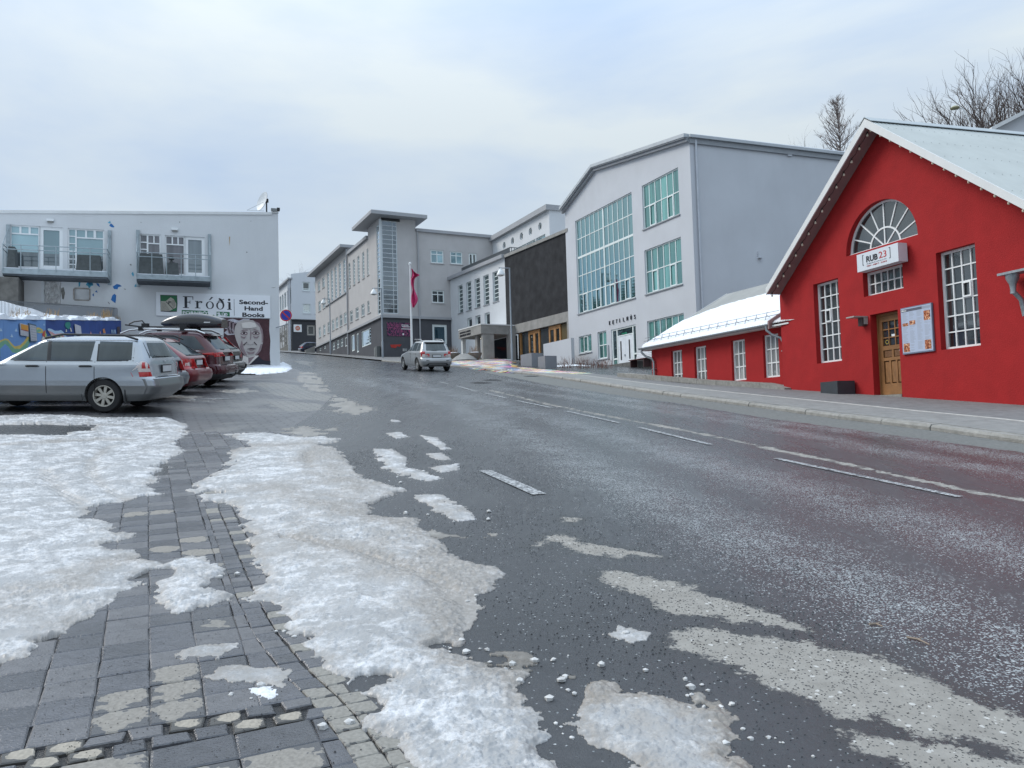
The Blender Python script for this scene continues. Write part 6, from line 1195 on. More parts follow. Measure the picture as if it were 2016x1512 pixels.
b = MB(); WH.box(b, whL, .1, ze, ze+.25, -.2, .45); b.obj('gutter', M_EAVE, wh); b = MB(); WR.box(b, -.1, whR, zd-.12, zd+.05, .004, .15); b.obj('cornice', dk, wh)
for F_, u in ((WH, -.35), (WH, -1.3)): b = MB(); b.tube([F_.p(u, ze, .15), F_.p(u, 8, .15)], .13, 8); b.obj('downpipe', mat('pale_pipe', (.45, .48, .52), .4), wh)
lr_ = WR.off(.1).rect(c5(289, 897), c5(408, 900), c5(289, 1008), c5(408, 1010)); lsg = thing('round_logo_sign', WR.p(lr_[0], lr_[2]), 'white square sign with orange round emblem on the dark ground floor', 'sign'); b = MB(); WR.box(b, *lr_, .005, .1); b.obj('board', M_WHITE, lsg); cx_, cy_ = (lr_[0]+lr_[1])/2, (lr_[2]+lr_[3])/2; rr_ = (lr_[1]-lr_[0])*.30
flat(WR, lsg, 'emblem', [(cx_+rr_*math.cos(t*math.pi/12), cy_+rr_*math.sin(t*math.pi/12)) for t in range(24)], .102, mat('orange_emblem', (.50, .13, .06), .5), .01)
for a in (-.4, 0, .4): flat(WR, lsg, 'emblem_stroke', [(cx_+rr_*(a-.10), cy_-rr_*.5), (cx_+rr_*(a+.05), cy_-rr_*.5), (cx_+rr_*(a+.14), cy_+rr_*.5), (cx_+rr_*(a), cy_+rr_*.5)], .114, M_RAKE, .01)
# low concrete wall by the dark car
fwz = Fac(tuple(ML.p(mu0-.1, 0, .2))[:2], 1.95); a, b2 = fwz.uw(601, 686)[0], fwz.uw(620, 686)[0]; cw_ = thing('concrete_wall', fwz.p(a, 12), 'low raw concrete wall beside the dark parked car', 'wall'); zt0 = fwz.uw(618, 681)[1]; b = MB(); b.hexa([fwz.p(a, 7, 0), fwz.p(b2, 7, 0), fwz.p(b2, 7, -.3), fwz.p(a, 7, -.3), fwz.p(a, zt0-.5, 0), fwz.p(b2, zt0, 0), fwz.p(b2, zt0, -.3), fwz.p(a, zt0-.5, -.3)]); b.obj('wall', M_CON, cw_)
# ================================================================ BOOKSHOP BUILDING
M_FRO = mat('worn_white_render', (.60, .615, .62), .85, .035, .5, bump=.25, bscale=14, stain=.16, stcol=(.44, .45, .45), spec=.2)
F = Fac((-24.3, 42.5), 2.495); fu1 = (F.uw(548, 500)[0]+F.uw(552, 720)[0])/2; fu0 = F.uw(-160, 500)[0]
shop = thing('bookshop_building', F.p(fu1, 3), 'white two storey building with flaking blue paint spots and two balconies', 'building')
ftp = pline([(fu0, F.uw(0, 416)[1]-.35), (F.uw(0, 416)[0], F.uw(0, 416)[1]), (F.uw(400, 419)[0], F.uw(400, 419)[1]), (fu1, F.uw(547, 420)[1])])
ca_ = lambda x, y: (x/6.87, 420+y/6.87); cb2 = lambda x, y: (240+x/5.6, 370+y/5.6)
U = lambda p: F.uw(*p)
LT = U(ca_(130, 152)); LTr = U(ca_(1400, 222)); wtop = (LT[1]+LTr[1])/2; wbot = (U(ca_(590, 735))[1]+U(ca_(1060, 770))[1])/2
xa = [U(ca_(x, 400))[0] for x in (130, 535, 850, 915, 1410)]
H1 = (xa[0], xa[1], wbot, wtop); H2 = (xa[1], xa[2], wbot, wtop); H3 = (xa[3], xa[4], wbot, wtop)
xb_ = [U(cb2(x, 700))[0] for x in (192, 428, 476, 695, 915)]; wt2 = (U(cb2(195, 503))[1]+U(cb2(915, 545))[1])/2; wb2 = (U(cb2(250, 950))[1]+U(cb2(900, 960))[1])/2
J1 = (xb_[0], xb_[1], wb2, wt2); J2 = (xb_[2], xb_[3], wb2, wt2); J3 = (xb_[3], xb_[4], wb2, wt2)
sqh = F.rect(ca_(1005, 1018), ca_(1205, 1030), ca_(1010, 1165), ca_(1205, 1172)); dh0 = F.rect(ca_(310, 905), ca_(560, 925), ca_(310, 1240), ca_(560, 1240))
mb = MB(); F.wall(mb, fu0, fu1, 0, ftp, [H1, H2, H3, J1, J2, J3, sqh], rec=.14)
zt = ftp(fu1); bd = 14; mb.quad(F.p(fu1, 0), F.p(fu1, zt), F.p(fu1, zt, -bd), F.p(fu1, 0, -bd)); mb.quad(F.p(fu0, ftp(fu0)-.05), F.p(fu1, zt-.05), F.p(fu1, zt-.05, -bd), F.p(fu0, ftp(fu0)-.05, -bd)); mb.obj('wall', M_FRO, shop)
def strip(F, u0, u1, fn, h, n0, n1, name, m, par, k=12, dz=0):
    b = MB()
    for i in range(k):
        a, c = u0+(u1-u0)*i/k, u0+(u1-u0)*(i+1)/k; b.hexa([F.p(a, fn(a)-h+dz, n1), F.p(c, fn(c)-h+dz, n1), F.p(c, fn(c)-h+dz, n0), F.p(a, fn(a)-h+dz, n0), F.p(a, fn(a)+dz, n1), F.p(c, fn(c)+dz, n1), F.p(c, fn(c)+dz, n0), F.p(a, fn(a)+dz, n0)])
    return b.obj(name, m, par)
strip(F, fu0, fu1-.35, ftp, .16, -.3, .05, 'coping', M_RAKE, shop, dz=.06)
G_BL = glass('blind_glass_blue', (.34, .50, .53), (.7, .8, .85), .12, curtain=.3, ccol=(.38, .55, .58), cscale=.3); G_RF = glass('balcony_glass', (.10, .12, .13), (.7, .78, .82), .14, curtain=.35, ccol=(.22, .24, .25), cscale=2)
def half(F, r, par, cut=.50):   # blinds half down: a pale upper pane over a dark lower one
    pass
def wbox(r, fr, m=M_WHITE, n=-.14): b = MB(); F.box(b, r[0], r[0]+fr, r[2], r[3], n, n+.07); F.box(b, r[1]-fr, r[1], r[2], r[3], n, n+.07); F.box(b, r[0]+fr, r[1]-fr, r[2], r[2]+fr, n, n+.069); F.box(b, r[0]+fr, r[1]-fr, r[3]-fr, r[3], n, n+.069); return b
def blindwin(r, name, bars, blind, lo=G_RF, fr=.07, upg=G_BL):
    """bars: list of (u0,u1,w0,w1) fractions; blind: fraction of the height that is dark below"""
    b = wbox(r, fr); fx = lambda a: r[0]+(r[1]-r[0])*a; fy = lambda a: r[2]+(r[3]-r[2])*a
    for q in bars: F.box(b, fx(q[0]), fx(q[1]), fy(q[2]), fy(q[3]), -.135, -.075)
    o = b.obj(name, M_WHITE, shop)
    if blind > 0: ubox('pane', lo, F, r[0]+.03, r[1]-.03, r[2]+.03, fy(blind), -.15, -.13, o, .003)
    ubox('pane', upg, F, r[0]+.03, r[1]-.03, fy(blind)+(.004 if blind else .03), r[3]-.03, -.15, -.13, o, .003); return o
blindwin(H1, 'window', [(.06, .94, .79, .82), (.31, .38, .82, .97), (.62, .69, .82, .97)], .38)
blindwin(H2, 'balcony_door', [], .36, fr=.17)
blindwin(H3, 'window', [(.20, .24, .04, .97), (.24, .96, .77, .80), (.47, .52, .80, .97), (.70, .77, .80, .97), (.04, .20, .80, .82), (.04, .20, .62, .64), (.04, .20, .44, .46), (.04, .20, .25, .27), (.04, .20, .12, .14)], .36)
G_CU = glass('net_curtain_glass', (.16, .15, .165), (.7, .75, .8), .10, curtain=.6, ccol=(.30, .28, .30), cscale=4)
blindwin(J1, 'window', [(.34, .42, .04, .97), (.42, .96, .76, .79), (.65, .71, .79, .97), (.04, .34, .78, .81), (.04, .34, .60, .63), (.04, .34, .42, .45), (.04, .34, .24, .27)], .0, upg=G_CU)
blindwin(J2, 'window', [(.04, .96, .76, .79), (.33, .40, .79, .97), (.62, .69, .79, .97)], 0, upg=G_CU)
blindwin(J3, 'balcony_door', [], 0, fr=.17, upg=G_RF)
for (x, y) in ((683, 100),): u, w = U(ca_(x, y)); 
for (u, w) in (U(ca_(683, 105)), U(cb2(583, 465))):
    b = MB(); c = F.p(u, w, .0); F.box(b, u-.17, u+.17, w-.02, w+.10, 0, .14); b.obj('wall_light_cap', M_WHITE, shop); b = MB(); F.box(b, u-.13, u+.13, w-.10, w-.02, 0, .11); b.obj('wall_light', mat('dull_lamp_glass', (.25, .25, .23), .4), shop)
# balconies
M_GALV = mat('galvanised_balcony', (.30, .35, .37), .45, .12, 5, metal=.35); M_DECK = mat('dark_deck', (.07, .08, .09), .8, .2, 8)
def balcony(TLr, fL, fR, ytl, ytr, ybl, ybr, ptop, lab, k, posty):
    D = 1.35; B = F.off(D); u0 = B.uw(*fL)[0]; u1 = B.uw(*fR)[0]; zt_ = (B.uw(fL[0], ytl)[1]+B.uw(fR[0], ytr)[1])/2; zb_ = (B.uw(fL[0], ybl)[1]+B.uw(fR[0], ybr)[1])/2; zr = (B.uw(fL[0], TLr[0])[1]+B.uw(fR[0], TLr[1])[1])/2
    t = thing('balcony', F.p(u0, zb_, D/2), lab, 'balcony'); b = MB(); F.box(b, u0, u1, zb_+.10, zt_, .005, D); b.obj('floor_slab', M_GALV, t); b = MB(); F.box(b, u0+.02, u1-.02, zb_, zb_+.097, .01, D-.03); b.obj('underside', M_DECK, t)
    b = MB(); F.box(b, u0+.05, u1-.05, zt_+.002, zt_+.05, .03, D-.08); b.obj('snow', M_SNOWC, t)
    for z in (zr, zr-.24): b = MB(); b.tube([F.p(u0, z, D-.03), F.p(u1, z, D-.03)], .024, 8); b.obj('rail', M_GALV, t)
    for i in range(k): u = u0+.04+(u1-u0-.08)*i/(k-1); b = MB(); F.box(b, u-.018, u+.018, zt_-.10, zr, D+.002, D+.045); b.obj('post', M_GALV, t)
    for u, nm in ((u0+.02, 0), (u1-.02, 1)):
        for z in (zr, zr-.24): b = MB(); b.tube([F.p(u, z, D-.03), F.p(u, z, .02)], .024, 8); b.obj('side_rail', M_GALV, t)
        for q in range(1, 5): b = MB(); b.tube([F.p(u, zt_, D*q/5), F.p(u, zr-.24, D*q/5)], .014, 6); b.obj('side_baluster', M_GALV, t)
        b = MB(); F.box(b, u-.09, u+.09, zb_-.1, posty, .006, .10); b.obj('wall_channel', M_GALV, t)
        b = MB(); q0, q1 = F.p(u, posty-.25, .10), F.p(u, zr+.02, D-.05); b.tube([q0, q1], .022, 6); b.obj('tie_rod', M_GALV, t)
    gl = MB(); F.box(gl, u0+.05, u1-.05, zt_+.08, zr-.30, D-.012, D-.006); 
    return t, u0, u1, zt_, zr, D
tL = balcony((479, 491.5), (4, 520), (212, 520), 527, 535.5, 541, 550, None, 'long left balcony with galvanised rails below the blue blinds', 7, U(ca_(1470, 235))[1])
tR = balcony((496, 502.5), (268, 520), (414.5, 520), 541, 543.5, 552.5, 557.5, None, 'shorter right balcony holding covered furniture', 6, U(cb2(145, 465))[1])
M_COV = mat('dark_cover', (.075, .085, .085), .8, .2, 6)
def covbox(u0, u1, z0, z1, n0, n1, lab, top=0): t = MB(); t.hexa([F.p(u0, z0, n1), F.p(u1, z0, n1), F.p(u1, z0, n0), F.p(u0, z0, n0), F.p(u0+.06, z1, n1-.08), F.p(u1-.06, z1, n1-.08), F.p(u1-.06, z1, n0+.05), F.p(u0+.06, z1, n0+.05)]); tag(t.obj('covered_furniture', M_COV, None), lab, 'furniture')
_, a, b2, z, zr, D = tR; covbox(a+.1, a+1.35, z+.055, z+1.22, .4, 1.1, 'large dark covered furniture at the left end of the right balcony'); covbox(a+1.42, a+2.15, z+.055, z+.80, .35, .95, 'medium dark covered furniture on the right balcony')
gb = MB(); c = F.p(a+1.75, z+.80, .65); gb.lathe([(.001, .42), (.12, .40), (.16, .30), (.14, .22), (.05, .2), (.05, .0)], c=c, n=12); tag(gb.obj('garden_lantern', M_COV, None), 'dark snow capped lantern on the covered furniture of the right balcony', 'lantern')
_, a, b2, z, zr, D = tL; covbox(b2-1.55, b2-.35, z+.055, z+.95, .35, 1.05, 'dark covered round table on the left balcony'); covbox(a+.15, a+.55, z+.055, z+1.2, .3, 1.1, 'dark cupboard at the left end of the left balcony')
# flaking paint, door, rough patch, niche, small marks
M_BLUEP = mat('old_blue_paint', (.018, .13, .36), .7, .25, 6); M_BLUED = mat('old_teal_paint', (.06, .30, .42), .7, .25, 6); M_BARE = mat('bare_concrete', (.17, .165, .15), .9, .3, 6, bump=.6, bscale=14)
def blob(pts, m, nm='flaked_paint', n=.004): flat(F, shop, nm, [U(p) for p in pts], n, m, .004)
for pts, m in (([ca_(1478, 165), ca_(1500, 135), (1520/6.87, 420+150/6.87), ca_(1548, 182), ca_(1530, 193), ca_(1500, 183)], M_BLUEP), ([ca_(1458, 125), ca_(1490, 103), ca_(1500, 128), ca_(1478, 138)], M_BLUED),
    ([ca_(1525, 990), ca_(1580, 955), ca_(1620, 965), ca_(1648, 985), ca_(1600, 1000), ca_(1590, 1028), ca_(1540, 1022)], M_BLUEP), ([ca_(1500, 1170), ca_(1520, 1110), ca_(1548, 1088), ca_(1572, 1110), ca_(1568, 1180), ca_(1560, 1217)], M_BLUEP),
    ([ca_(1160, 970), ca_(1190, 915), ca_(1215, 925), ca_(1240, 905), ca_(1262, 975), ca_(1230, 985), ca_(1205, 1018), ca_(1190, 985)], M_BLUED), ([ca_(1175, 935), ca_(1230, 920), ca_(1262, 960), ca_(1215, 975)], M_BLUEP),
    ([ca_(1062, 925), ca_(1090, 930), ca_(1082, 985), ca_(1065, 998)], M_BLUED), ([ca_(1298, 945), ca_(1335, 950), ca_(1355, 1000), ca_(1320, 980)], M_BLUEP), ([ca_(1285, 1065), ca_(1305, 1038), ca_(1322, 1072)], M_BLUEP), ([ca_(1250, 1095), ca_(1268, 1082), ca_(1270, 1120), ca_(1255, 1120)], M_BLUEP),
    ([cb2(105, 945), cb2(122, 922), cb2(134, 960), cb2(122, 978)], M_BLUED), ([cb2(138, 1080), cb2(153, 1058), cb2(168, 1088), cb2(140, 1092)], M_BLUED), ([cb2(965, 1100), cb2(992, 1108), cb2(980, 1120)], M_BLUED), ([cb2(85, 845), cb2(102, 838), cb2(108, 852), cb2(95, 855)], M_BARE),
    ([cb2(1368, 712), cb2(1376, 700), cb2(1386, 714)], M_BARE), ([cb2(630, 372), cb2(642, 372), cb2(640, 382), cb2(630, 381)], M_BARE), ([cb2(1417, 362), cb2(1428, 364), cb2(1424, 371)], M_BARE), ([cb2(202, 377), cb2(217, 377), cb2(214, 384)], M_BARE), ([cb2(22, 1110), cb2(45, 1114), cb2(36, 1124)], M_BARE), ([ca_(1455, 1195), ca_(1468, 1200), ca_(1488, 1228), ca_(1478, 1228)], M_BARE),
    ([cb2(1182, 537), cb2(1194, 537), cb2(1190, 600), cb2(1186, 640), cb2(1183, 600)], mat('rust_streak', (.42, .30, .17), .8)), ([cb2(1645, 1098), cb2(1668, 1098), cb2(1700, 1093), cb2(1668, 1103)], M_BARE)): blob(pts, m)
blob([ca_(568, 895), ca_(600, 905), ca_(590, 1000), ca_(604, 1050), ca_(585, 1165), ca_(565, 1168)], M_BARE, 'broken_render'); blob([ca_(828, 1010), ca_(862, 1000), ca_(880, 1080), ca_(862, 1165), ca_(842, 1158), ca_(826, 1060)], M_BARE, 'broken_render')
rp_ = MB(); r_ = F.rect(ca_(602, 900), ca_(826, 915), ca_(602, 1230), ca_(826, 1240)); n_ = 14; vs = []
for j in range(n_+1):
    for i in range(n_+1):
        e = (0 if i in (0, n_) or j in (0, n_) else random.uniform(.02, .09)); vs.append(F.p(r_[0]+(r_[1]-r_[0])*i/n_, r_[2]+(r_[3]-r_[2])*j/n_, e))
rp_.add(vs, [(j*(n_+1)+i, j*(n_+1)+i+1, (j+1)*(n_+1)+i+1, (j+1)*(n_+1)+i) for j in range(n_) for i in range(n_)]); rp_.obj('rough_patch', mat('rough_white_render', (.50, .50, .49), .9, .25, 5, bump=.5, bscale=20, stain=.6, stcol=(.2, .19, .18)), shop)
b = MB(); F.box(b, *dh0, .003, .03); b.obj('blank_door', mat('pale_door', (.58, .58, .57), .7, .05, 2), shop); b = MB(); F.box(b, dh0[0]-.12, dh0[0], dh0[2], dh0[3]+.12, .003, .05); F.box(b, dh0[1], dh0[1]+.12, dh0[2], dh0[3]+.12, .003, .05); F.box(b, dh0[0], dh0[1], dh0[3], dh0[3]+.12, .003, .05); b.obj('door_frame', M_FRO, shop)
b = MB(); F.box(b, sqh[0]-.01, sqh[1]+.01, sqh[2]-.01, sqh[3]+.01, -.3, -.10); b.obj('niche_back', mat('niche_panel', (.55, .56, .56), .8), shop); b = MB(); F.box(b, sqh[0]-.06, sqh[0], sqh[2], sqh[3], 0.001, .04); F.box(b, sqh[1], sqh[1]+.06, sqh[2], sqh[3], 0.001, .04); F.box(b, sqh[0], sqh[1], sqh[3], sqh[3]+.06, 0.001, .04); F.box(b, sqh[0], sqh[1], sqh[2]-.05, sqh[2], .001, .05); b.obj('niche_frame', mat('stained_frame', (.30, .27, .24), .8, .3, 6), shop)
# bookshop sign board
sr = F.off(.06).rect((306.4, 575.4), (532, 581.6), (307.9, 622), (532.3, 625.7)); sg = thing('bookshop_sign', F.p(sr[0], sr[2], .05), 'long white bookshop sign board with green book emblem and black lettering', 'sign')
M_BRD = mat('sign_board_white', (.74, .76, .78), .5, .03, 1); SU = sr[1]-sr[0]; SH = sr[3]-sr[2]; sm_ = sr[0]+SU*.515
b = MB(); F.box(b, sr[0], sm_-.003, sr[2], sr[3], .02, .06); b.obj('board', M_BRD, sg); b = MB(); F.box(b, sm_+.003, sr[1], sr[2], sr[3], .02, .06); b.obj('board', M_BRD, sg)
X = lambda x: sr[0]+SU*(x-172)/(1588-172); Y = lambda y: sr[3]-SH*(y-(98))/(400-98)      # crop pixels along the board, board made level
M_GRN = mat('sign_green', (.01, .13, .045), .5, .08, 4); M_PAGE = mat('sign_page', (.42, .40, .33), .5, .04, 4); SN = .062; fl2 = lambda nm, pts, m, n=SN, par=None: flat(F, par or sg, nm, [(X(x), Y(y)) for x, y in pts], n, m, .003)
em = fl2('emblem', [(222, 132), (424, 132), (428, 240), (420, 345), (330, 350), (226, 346)], M_INK, SN); fl2('emblem_field', [(228, 138), (420, 138), (420, 338), (228, 338)], M_GRN, SN+.003)
fl2('emblem_page', [(228, 215), (288, 212), (345, 160), (385, 185), (412, 240), (412, 290), (330, 338), (228, 338)], M_PAGE, SN+.006)
for (a, b_) in (((290, 225), (375, 315)),): fl2('emblem_spine', [(290, 222), (297, 218), (380, 308), (374, 314)], M_INK, SN+.009)
for i in range(8): y = 232+i*14; fl2('emblem_line', [(234, y), (285+i*9, y+10+i*1), (285+i*9, y+13+i), (234, y+3)], M_INK, SN+.009)
for i in range(7): x = 318+i*6; fl2('emblem_line', [(x+20, 218+i*13), (400, 190+i*13), (401, 193+i*13), (x+21, 221+i*13)], M_INK, SN+.0125)
text('F', F, (X(318), X(350), Y(245), Y(212)), SN+.013, M_INK, sg, bold=.03)
# hand drawn serif letters
LM = MB()
def bar(x0, x1, y0, y1): F.box(LM, X(x0), X(x1), Y(y1), Y(y0), .0605, .068)
def ring(cx, cy, rx, ry, wx, wy, k=22, a0=0, a1=360):
    for i in range(k):
        t0, t1 = [math.radians(a0+(a1-a0)*j/k) for j in (i, i+1)]
        P = lambda t, o: F.p(X(cx+(rx-(wx if o else 0))*math.cos(t)), Y(cy-(ry-(wy if o else 0))*math.sin(t)), 0)
        q = [P(t0, 0), P(t1, 0), P(t1, 1), P(t0, 1)]; off = Vector((F.n.x, F.n.y, 0)); LM.hexa([v+off*.0605 for v in q]+[v+off*.068 for v in q])
bar(512, 545, 148, 290); bar(492, 565, 285, 293); bar(492, 618, 141, 150); bar(610, 618, 150, 182); bar(545, 580, 212, 221); bar(575, 582, 196, 238)          # F
ff = LM.obj('letter', M_INK, sg); LM = MB(); bar(655, 682, 205, 288); bar(637, 705, 285, 293); bar(640, 682, 198, 206); ring(705, 228, 24, 30, 12, 10, 8, 60, 165); bar(705, 728, 200, 222); LM.obj('letter', M_INK, sg)      # r
LM = MB(); ring(822, 248, 50, 50, 20, 7); LM.obj('letter', M_INK, sg); fl2('accent', [(812, 180), (840, 140), (866, 142), (822, 184)], M_INK, .0605)     # o acute
LM = MB(); ring(950, 250, 50, 52, 20, 7); LM.obj('letter', M_INK, sg); fl2('letter_stroke', [(935, 150), (962, 160), (990, 195), (1003, 245), (985, 250), (968, 205), (930, 165)], M_INK, .0685); fl2('letter_stroke', [(918, 192), (998, 160), (1000, 168), (920, 200)], M_INK, .072)   # eth
LM = MB(); bar(1052, 1080, 208, 295); bar(1035, 1092, 293, 301); bar(1040, 1078, 200, 208); LM.obj('letter', M_INK, sg); LM = MB(); ring(1062, 170, 16, 16, 15.5, 15.5, 12); LM.obj('dot', M_INK, sg)       # i
b = MB(); F.box(b, X(1122), X(1127), Y(380), Y(158), .0605, .065); b.obj('divider', M_INK, sg)
fl2('green_strip', [(478, 320), (796, 324), (790, 345), (802, 360), (792, 383), (478, 381)], M_GRN, .0605); fl2('green_strip', [(905, 330), (1068, 332), (1068, 390), (1012, 388), (1000, 372), (985, 388), (960, 376), (940, 360), (905, 352)], M_GRN, .0605)
fl2('green_flake', [(905, 352), (928, 368), (912, 388), (900, 380)], M_GRN, .0605); fl2('green_flake', [(848, 380), (868, 370), (880, 383)], M_GRN, .0605)
text('FORNBÓ', F, (X(490), X(785), Y(372), Y(326)), .064, M_BRD, sg, bold=.03); text('ÚÐ', F, (X(968), X(1040), Y(384), Y(336)), .064, M_BRD, sg, bold=.03); text('B', F, (X(915), X(950), Y(366), Y(340)), .064, M_BRD, sg, bold=.03)
text('Second-', F, (X(1188), X(1558), Y(224), Y(165)), .0605, M_INK, sg, bold=.035); text('Hand', F, (X(1255), X(1490), Y(306), Y(248)), .0605, M_INK, sg, bold=.035); text('Books', F, (X(1226), X(1512), Y(392), Y(334)), .0605, M_INK, sg, bold=.035)
for p in ((252, 100), (1570, 130)): pass
# painted portrait on the wall: generic old woman's face laid down in flat coats of paint
c7 = lambda x, y: (280+x/6.3, 560+y/6.3)
po = MB(); pn = [0]; port = thing('painted_portrait', F.p(U(c7(1300, 700))[0], U(c7(1300, 700))[1]), "painted portrait of an elderly woman's face on a maroon ground under the sign", 'mural')
def pp(pts, m, nm='paint'): pn[0] += 1; flat(F, port, nm, [U(c7(*p)) for p in pts], .003+.0014*pn[0], m, .0016)
MA = mat('maroon_paint', (.065, .025, .03), .8, .25, 5); SK = mat('pale_skin_paint', (.44, .405, .385), .8, .06, 4); SH1 = mat('mauve_shadow_paint', (.24, .18, .19), .8, .15, 8); SH2 = mat('dark_line_paint', (.045, .028, .035), .8); HR = mat('grey_hair_paint', (.46, .45, .49), .8, .2, 9); BLK = mat('black_cloth_paint', (.018, .018, .028), .8); HL = mat('highlight_paint', (.62, .58, .54), .8, .04, 5)
pp([(1010, 415), (1580, 428), (1575, 560), (1590, 700), (1582, 850), (1590, 1000), (1500, 990), (1330, 1000), (1150, 985), (1010, 960)], MA, 'ground_colour')
pp([(1020, 480), (1060, 440), (1120, 425), (1200, 450), (1260, 425), (1340, 425), (1300, 470), (1220, 500), (1190, 560), (1150, 620), (1060, 630), (1015, 600), (1060, 560), (1010, 540), (1060, 510)], HR, 'hair')
for k in range(6): pp([(1030+k*22, 450+k*8), (1075+k*22, 440+k*7), (1050+k*20, 520+k*14), (1085+k*14, 610), (1072+k*14, 612), (1038+k*20, 525+k*14)], SH2 if k % 2 else SH1, 'hair_strand')
pp([(1180, 470), (1260, 440), (1370, 445), (1450, 480), (1480, 540), (1500, 620), (1497, 720), (1470, 820), (1410, 885), (1340, 905), (1270, 885), (1210, 800), (1165, 690), (1140, 600), (1150, 530)], SK, 'face')
pp([(1250, 880), (1320, 905), (1400, 885), (1440, 880), (1450, 920), (1360, 990), (1250, 1000), (1240, 960)], HL, 'neck'); pp([(1330, 995), (1440, 890), (1480, 930), (1520, 945), (1590, 950), (1588, 1000), (1490, 990)], BLK, 'collar'); pp([(1315, 912), (1400, 890), (1350, 950), (1318, 985)], SH1, 'neck_shadow')
pp([(1380, 450), (1450, 480), (1490, 560), (1502, 640), (1498, 720), (1482, 720), (1480, 620), (1455, 530)], SH1, 'temple_shadow'); pp([(1470, 740), (1490, 740), (1465, 830), (1410, 885), (1400, 870), (1440, 820)], SH1, 'cheek_shadow')
pp([(1215, 610), (1250, 580), (1290, 585), (1310, 605), (1300, 630), (1250, 632), (1225, 622)], SH1, 'eye_shadow'); pp([(1355, 605), (1385, 578), (1430, 580), (1465, 605), (1440, 630), (1380, 630)], SH1, 'eye_shadow')
for cx in (1262, 1408): pp([(cx-32, 605), (cx, 590), (cx+34, 606), (cx, 622)], HL, 'eye_white'); pp([(cx+16*math.cos(t*.785), 606+14*math.sin(t*.785)) for t in range(8)], SH2, 'iris'); pp([(cx-38, 600), (cx-5, 583), (cx+38, 600), (cx+36, 605), (cx-4, 590)], SH2, 'eyelid')
pp([(1215, 585), (1250, 562), (1305, 560), (1310, 572), (1255, 575)], SH1, 'eyebrow'); pp([(1355, 565), (1400, 555), (1465, 585), (1400, 570)], SH1, 'eyebrow')
pp([(1345, 560), (1355, 600), (1348, 690), (1338, 690), (1340, 600)], SH1, 'nose_line'); pp([(1308, 725), (1330, 735), (1335, 745), (1312, 740)], SH2, 'nostril'); pp([(1352, 740), (1380, 728), (1376, 742)], SH2, 'nostril'); pp([(1300, 700), (1340, 690), (1385, 705), (1380, 735), (1340, 750), (1305, 735)], SK, 'nose_tip')
pp([(1250, 750), (1295, 712), (1305, 712), (1262, 758)], SH2, 'cheek_crease'); pp([(1390, 712), (1425, 750), (1418, 758), (1382, 720)], SH2, 'cheek_crease'); pp([(1235, 690), (1260, 800), (1300, 880), (1262, 872), (1210, 780)], SH1, 'jaw_shadow'); pp([(1220, 640), (1260, 652), (1296, 640), (1270, 672), (1235, 665)], SH1, 'eye_bag'); pp([(1370, 640), (1410, 652), (1455, 636), (1430, 670), (1390, 668)], SH1, 'eye_bag'); pp([(1250, 520), (1330, 510), (1400, 522), (1330, 517)], SH1, 'forehead_line'); pp([(1262, 500), (1330, 490), (1390, 500), (1330, 496)], SH1, 'forehead_line'); pp([(1325, 470), (1345, 470), (1340, 555), (1330, 555)], SH1, 'brow_fold'); pp([(1290, 830), (1345, 845), (1400, 832), (1380, 862), (1320, 864)], SH1, 'chin_shadow'); pp([(1308, 798), (1350, 790), (1390, 795), (1420, 800), (1385, 806), (1345, 802), (1300, 806)], SH2, 'mouth'); pp([(1320, 808), (1390, 808), (1370, 822), (1340, 822)], SH1, 'lower_lip'); pp([(1230, 480), (1330, 465), (1400, 480), (1420, 530), (1330, 545), (1240, 540)], HL, 'forehead_light')
# dish, corner camera, round sign
dc = atY(520, 398, F.p(F.uw(520, 410)[0], 0, -1.).y); di = thing('satellite_dish', (dc.x, dc.y, ftp(fu1-2)), 'large white satellite dish on the roof edge of the bookshop', 'satellite dish'); ax = Vector((-.68, -.68, .25)).normalized(); s_ = ax.orthogonal().normalized(); t_ = ax.cross(s_); b = MB(); RR = .60; vs = []; n_ = 24
for i in range(5):
    r = RR*i/4; 
    for k in range(n_): a = 2*math.pi*k/n_; vs.append(dc+s_*(r*math.cos(a))+t_*(r*math.sin(a))+ax*(.16*(r/RR)**2))
b.add(vs, [(i*n_+k, i*n_+(k+1) % n_, (i+1)*n_+(k+1) % n_, (i+1)*n_+k) for i in range(4) for k in range(n_)], 0, True); vs2 = [Vector(v)-ax*.02 for v in vs]; b.add(vs2, [(i*n_+k, (i+1)*n_+k, (i+1)*n_+(k+1) % n_, i*n_+(k+1) % n_) for i in range(4) for k in range(n_)], 0, True); b.obj('reflector', mat('dish_white', (.55, .57, .58), .5, .03), di)
b = MB(); q = dc-ax*.05; b.tube([Vector((q.x+.1, q.y, ftp(fu1-2)-.1)), q+Vector((.1, 0, .1))], .045, 8); b.box(q.x+.03, q.x+.20, q.y-.06, q.y+.08, q.z+.0, q.z+.22); b.obj('mast', M_BLACK, di); b = MB(); e_ = dc+Vector((-.95, -.3, -.55)); b.tube([dc+ax*.02, e_], .012, 5); b.tube([e_+Vector((0, 0, .0)), dc-ax*0+Vector((0, 0, -RR*.9))], .012, 5); b.obj('feed_arm', M_STEEL, di)
u, w = U((543, 416)); cmr = thing('floodlight', F.p(u, w, .1), 'small dark floodlight on the top corner of the bookshop', 'floodlight'); b = MB(); F.box(b, u-.28, u+.02, w-.02, w+.14, -.05, .15); b.obj('lamp_body', mat('grey_flood', (.18, .19, .19), .5), cmr); b = MB(); F.box(b, u+.05, u+.22, w+.03, w+.18, -.1, .2); b.obj('camera_body', M_BLACK, cmr)
